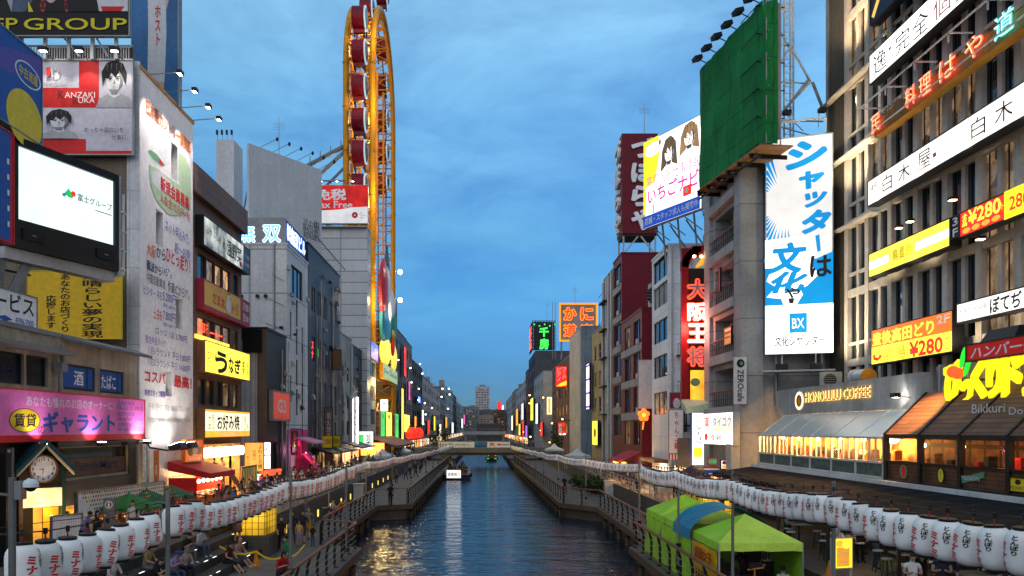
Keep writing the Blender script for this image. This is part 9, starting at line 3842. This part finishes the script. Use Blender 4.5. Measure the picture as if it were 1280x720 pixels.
# up on the promenade behind the near lanterns
person('lean',-14.4,30.2,ZP,75,'man in a lavender shirt bending over a table by the cafe doorway',(.25,.22,.45),BLK_,'short',True)
person('stand',-13.6,29.6,ZP,60,'woman in a black dress with dark hair beside the lavender shirted man',BLK_,BLK_,'bob',False,True,skirt=BLK_)
person('phone',-14.2,38.0,ZP,20,'man with glasses seen above the lanterns below the parasols',(.05,.05,.06),BLK_,'short',True)
person('walk',-13.9,36.8,ZP,30,'person in black trousers walking behind the lanterns below the parasols',(.04,.04,.05),BLK_,'short',True)
person('stand',-14.1,33.8,ZP,10,'person with black hair just behind the largest lanterns',(.5,.5,.52),NVY_,'short',True)
for i,(x,y,t_,hr,l) in enumerate(((-14.2,51.5,(.03,.03,.04),'short','customer in black at the foot of the wooden stair'),(-14.0,53.0,(.22,.12,.38),'bun','customer in a purple top at the foot of the wooden stair'),
          (-13.8,56.2,(.60,.25,.32),'bob','customer in a pink top by the lit balustrade'),(-13.6,60.2,(.55,.50,.50),'bun','customer in a pale top below the orange panel'),
          (-14.6,64.5,(.05,.05,.06),'short','person in dark clothes outside the orange lit bar'),(-14.4,70.0,(.45,.38,.36),'long','person in a pale top before the black building'),
          (-13.8,71.5,(.55,.18,.20),'long','person in a red top before the black building'))):
 person(['stand','phone','walk'][i % 3],x,y,ZP,20 + 30 * i,l,t_,[BLK_,DEN_,GRY_][i % 3],hr,True)
person('phone',-16.2,50.6,3.75,20,'cook in black standing in the open restaurant',BLK_,BLK_,'short',True)
person('phone',-16.0,51.6,3.75,-40,'cook in a pink apron standing in the open restaurant',(.55,.28,.26),GRY_,'bun',False)
# the right hand terrace and tents
person('sit',10.48,29.35,1.2,-20,'man in a white shirt and black cap seated in the open tent',(.58,.60,.62),BLK_,'short',True,cap=BLK_)
person('lean',9.6,30.9,1.2,-150,'person with dark hair bending over the table inside the open tent',(.08,.03,.04),BLK_,'long',True)
person('sit',9.95,30.35,1.2,30,'person in black crouched behind the pink bag inside the open tent',BLK_,BLK_,'short',True)
person('phone',11.7,22.9,ZR,-15,'woman in a white tee with hair tied back looking down at a phone',(.66,.66,.66),DEN_,'bun',False,sc=.95)
person('phone',12.5,22.9,ZR,-25,'man in a dark navy shirt standing beside the woman in white',NVY_,BLK_,'short',False,skin=1)
p = on(698,620,1.2)
person('walk',6.9 + .6,77.5,1.2,10,'lone person in black on the far walkway under the small lanterns',BLK_,BLK_,'short',True)
CR = random.Random(8)
NEARC = [((.55,.5,.48),'cream'),(BLK_,'black'),(NVY_,'navy'),((.35,.08,.08),'red'),((.12,.16,.28),'blue'),((.55,.55,.56),'white'),((.30,.22,.10),'ochre'),((.25,.30,.22),'olive'),((.50,.25,.30),'pink')]
spots_ = ['by the snack kiosk','under the parasols','by the wooden stair','before the red lantern row','beside the golden light box','before the pink shop front','by the black awnings']
for i in range(30):
 y = 40.5 + i * 1.32
 t_,cn_ = NEARC[(i * 4) % 9]
 kd = ['stand','walk','phone','walk','stand'][i % 5]
 hr = ['short','long','bob','short','bun'][(i * 3) % 5]
 person(kd,-11.6 - (i * 37 % 29) / 10,y,ZP,(i * 67) % 360,f'{dict(stand="standing", walk="walking", phone="phone reading")[kd]} person in {cn_} with {dict(short="short", long="long", bob="bobbed", bun="tied up")[hr]} hair {spots_[min(6, int((y - 40) / 6))]}',t_,[BLK_,DEN_,GRY_,(.3,.25,.18)][i % 4],hr,i % 3 > 0,i % 4 == 3,
   skin=i % 2,group='people along the promenade behind the lanterns')
for i in range(9):
 t_,cn_ = NEARC[(i * 5 + 2) % 9]
 k = i % 3
 person(['sit','sitphone','sitlegs'][i % 3],-10.85 - .62 * k,22.5 + i * .95,1.16 + .35 * k,60 + (i * 17) % 40,f'person in {cn_} seated on the {["lowest", "middle", "upper"][k]} step behind the large lanterns',t_,[DEN_,BLK_,GRY_][i % 3],['short','bob','long'][(i * 2) % 3],True,i % 2 == 0,group='people seated behind the large lanterns')
for i in range(8):
 t_,cn_ = NEARC[(i * 7 + 1) % 9]
 x_,y_ = spots[i % 7]
 person(['stand','phone'][i % 2],x_ + .75 * math.cos(i * 2.4),y_ + .8 * math.sin(i * 2.4),ZR,(i * 83) % 360,f'guest in {cn_} at a high table under the charcoal awning',t_,[BLK_,DEN_][i % 2],['short','bob','long'][i % 3],True,group='guests on the terrace')
COLS = [BLK_,NVY_,WHT_,GRY_,(.35,.08,.08),(.12,.16,.28),BEIG,(.3,.3,.32),(.10,.18,.12)]
CN = {BLK_: 'black',NVY_: 'navy',WHT_: 'white',GRY_: 'grey',(.35,.08,.08): 'red',(.12,.16,.28): 'blue',BEIG: 'beige',(.3,.3,.32): 'pale grey',(.10,.18,.12): 'dark green'}
for i in range(34):
 y = 82 + i * 2.3
 x = -12.0 - 2.8 * CR.random()
 t_ = CR.choice(COLS)
 person(CR.choice(['stand','walk','phone','walk']),x,y,ZP,CR.uniform(-180,180),f'tiny distant person in {CN[t_]} on the busy promenade towards the wheel',t_,CR.choice([BLK_,DEN_,GRY_]),CR.choice(['short','bob','long']),True,CR.random() < .4,
   group='crowd of people on the promenade towards the wheel')
for i in range(10):
 y = 88 + i * 5.5
 t_ = CR.choice(COLS)
 person(CR.choice(['stand','walk','phone']),-8.2 - CR.random() * 1.8,y,1.2,CR.uniform(-180,180),f'tiny distant person in {CN[t_]} on the long walkway by the boat',t_,BLK_,'short',True,group='people on the long walkway by the boat')
for i in range(16):
 y = 46 + i * 3.1
 t_ = CR.choice(COLS)
 person(CR.choice(['stand','phone','walk']),12.2 + 1.2 * CR.random(),y,ZR,CR.uniform(-180,180),f'small person in {CN[t_]} by the shopfronts below the red awning',t_,CR.choice([BLK_,DEN_]),CR.choice(['short','bob']),True,
   group='people by the shopfronts beyond the green tents')
for i in range(12):
 t_ = CR.choice([BLK_,NVY_,BLK_,GRY_,BEIG])
 person('stand' if i % 3 else 'sit',-5.1 + 2.7 * CR.random(),121.5 + .55 * i,.77,CR.uniform(-60,60),f'passenger in {CN[t_]} aboard the sightseeing boat',t_,BLK_,'short',True,group='passengers aboard the sightseeing boat')
for i in range(22):
 t_ = CR.choice(COLS)
 person(CR.choice(['stand','walk']),-10 + i * .95 + CR.random() * .4,167 + CR.random() * 4,3.56,CR.choice([90,-90,0]) + CR.uniform(-20,20),f'tiny person in {CN[t_]} crossing the bridge',t_,BLK_,'short',True,group='people crossing the bridge')

bpy.data.scenes.remove(TMP)
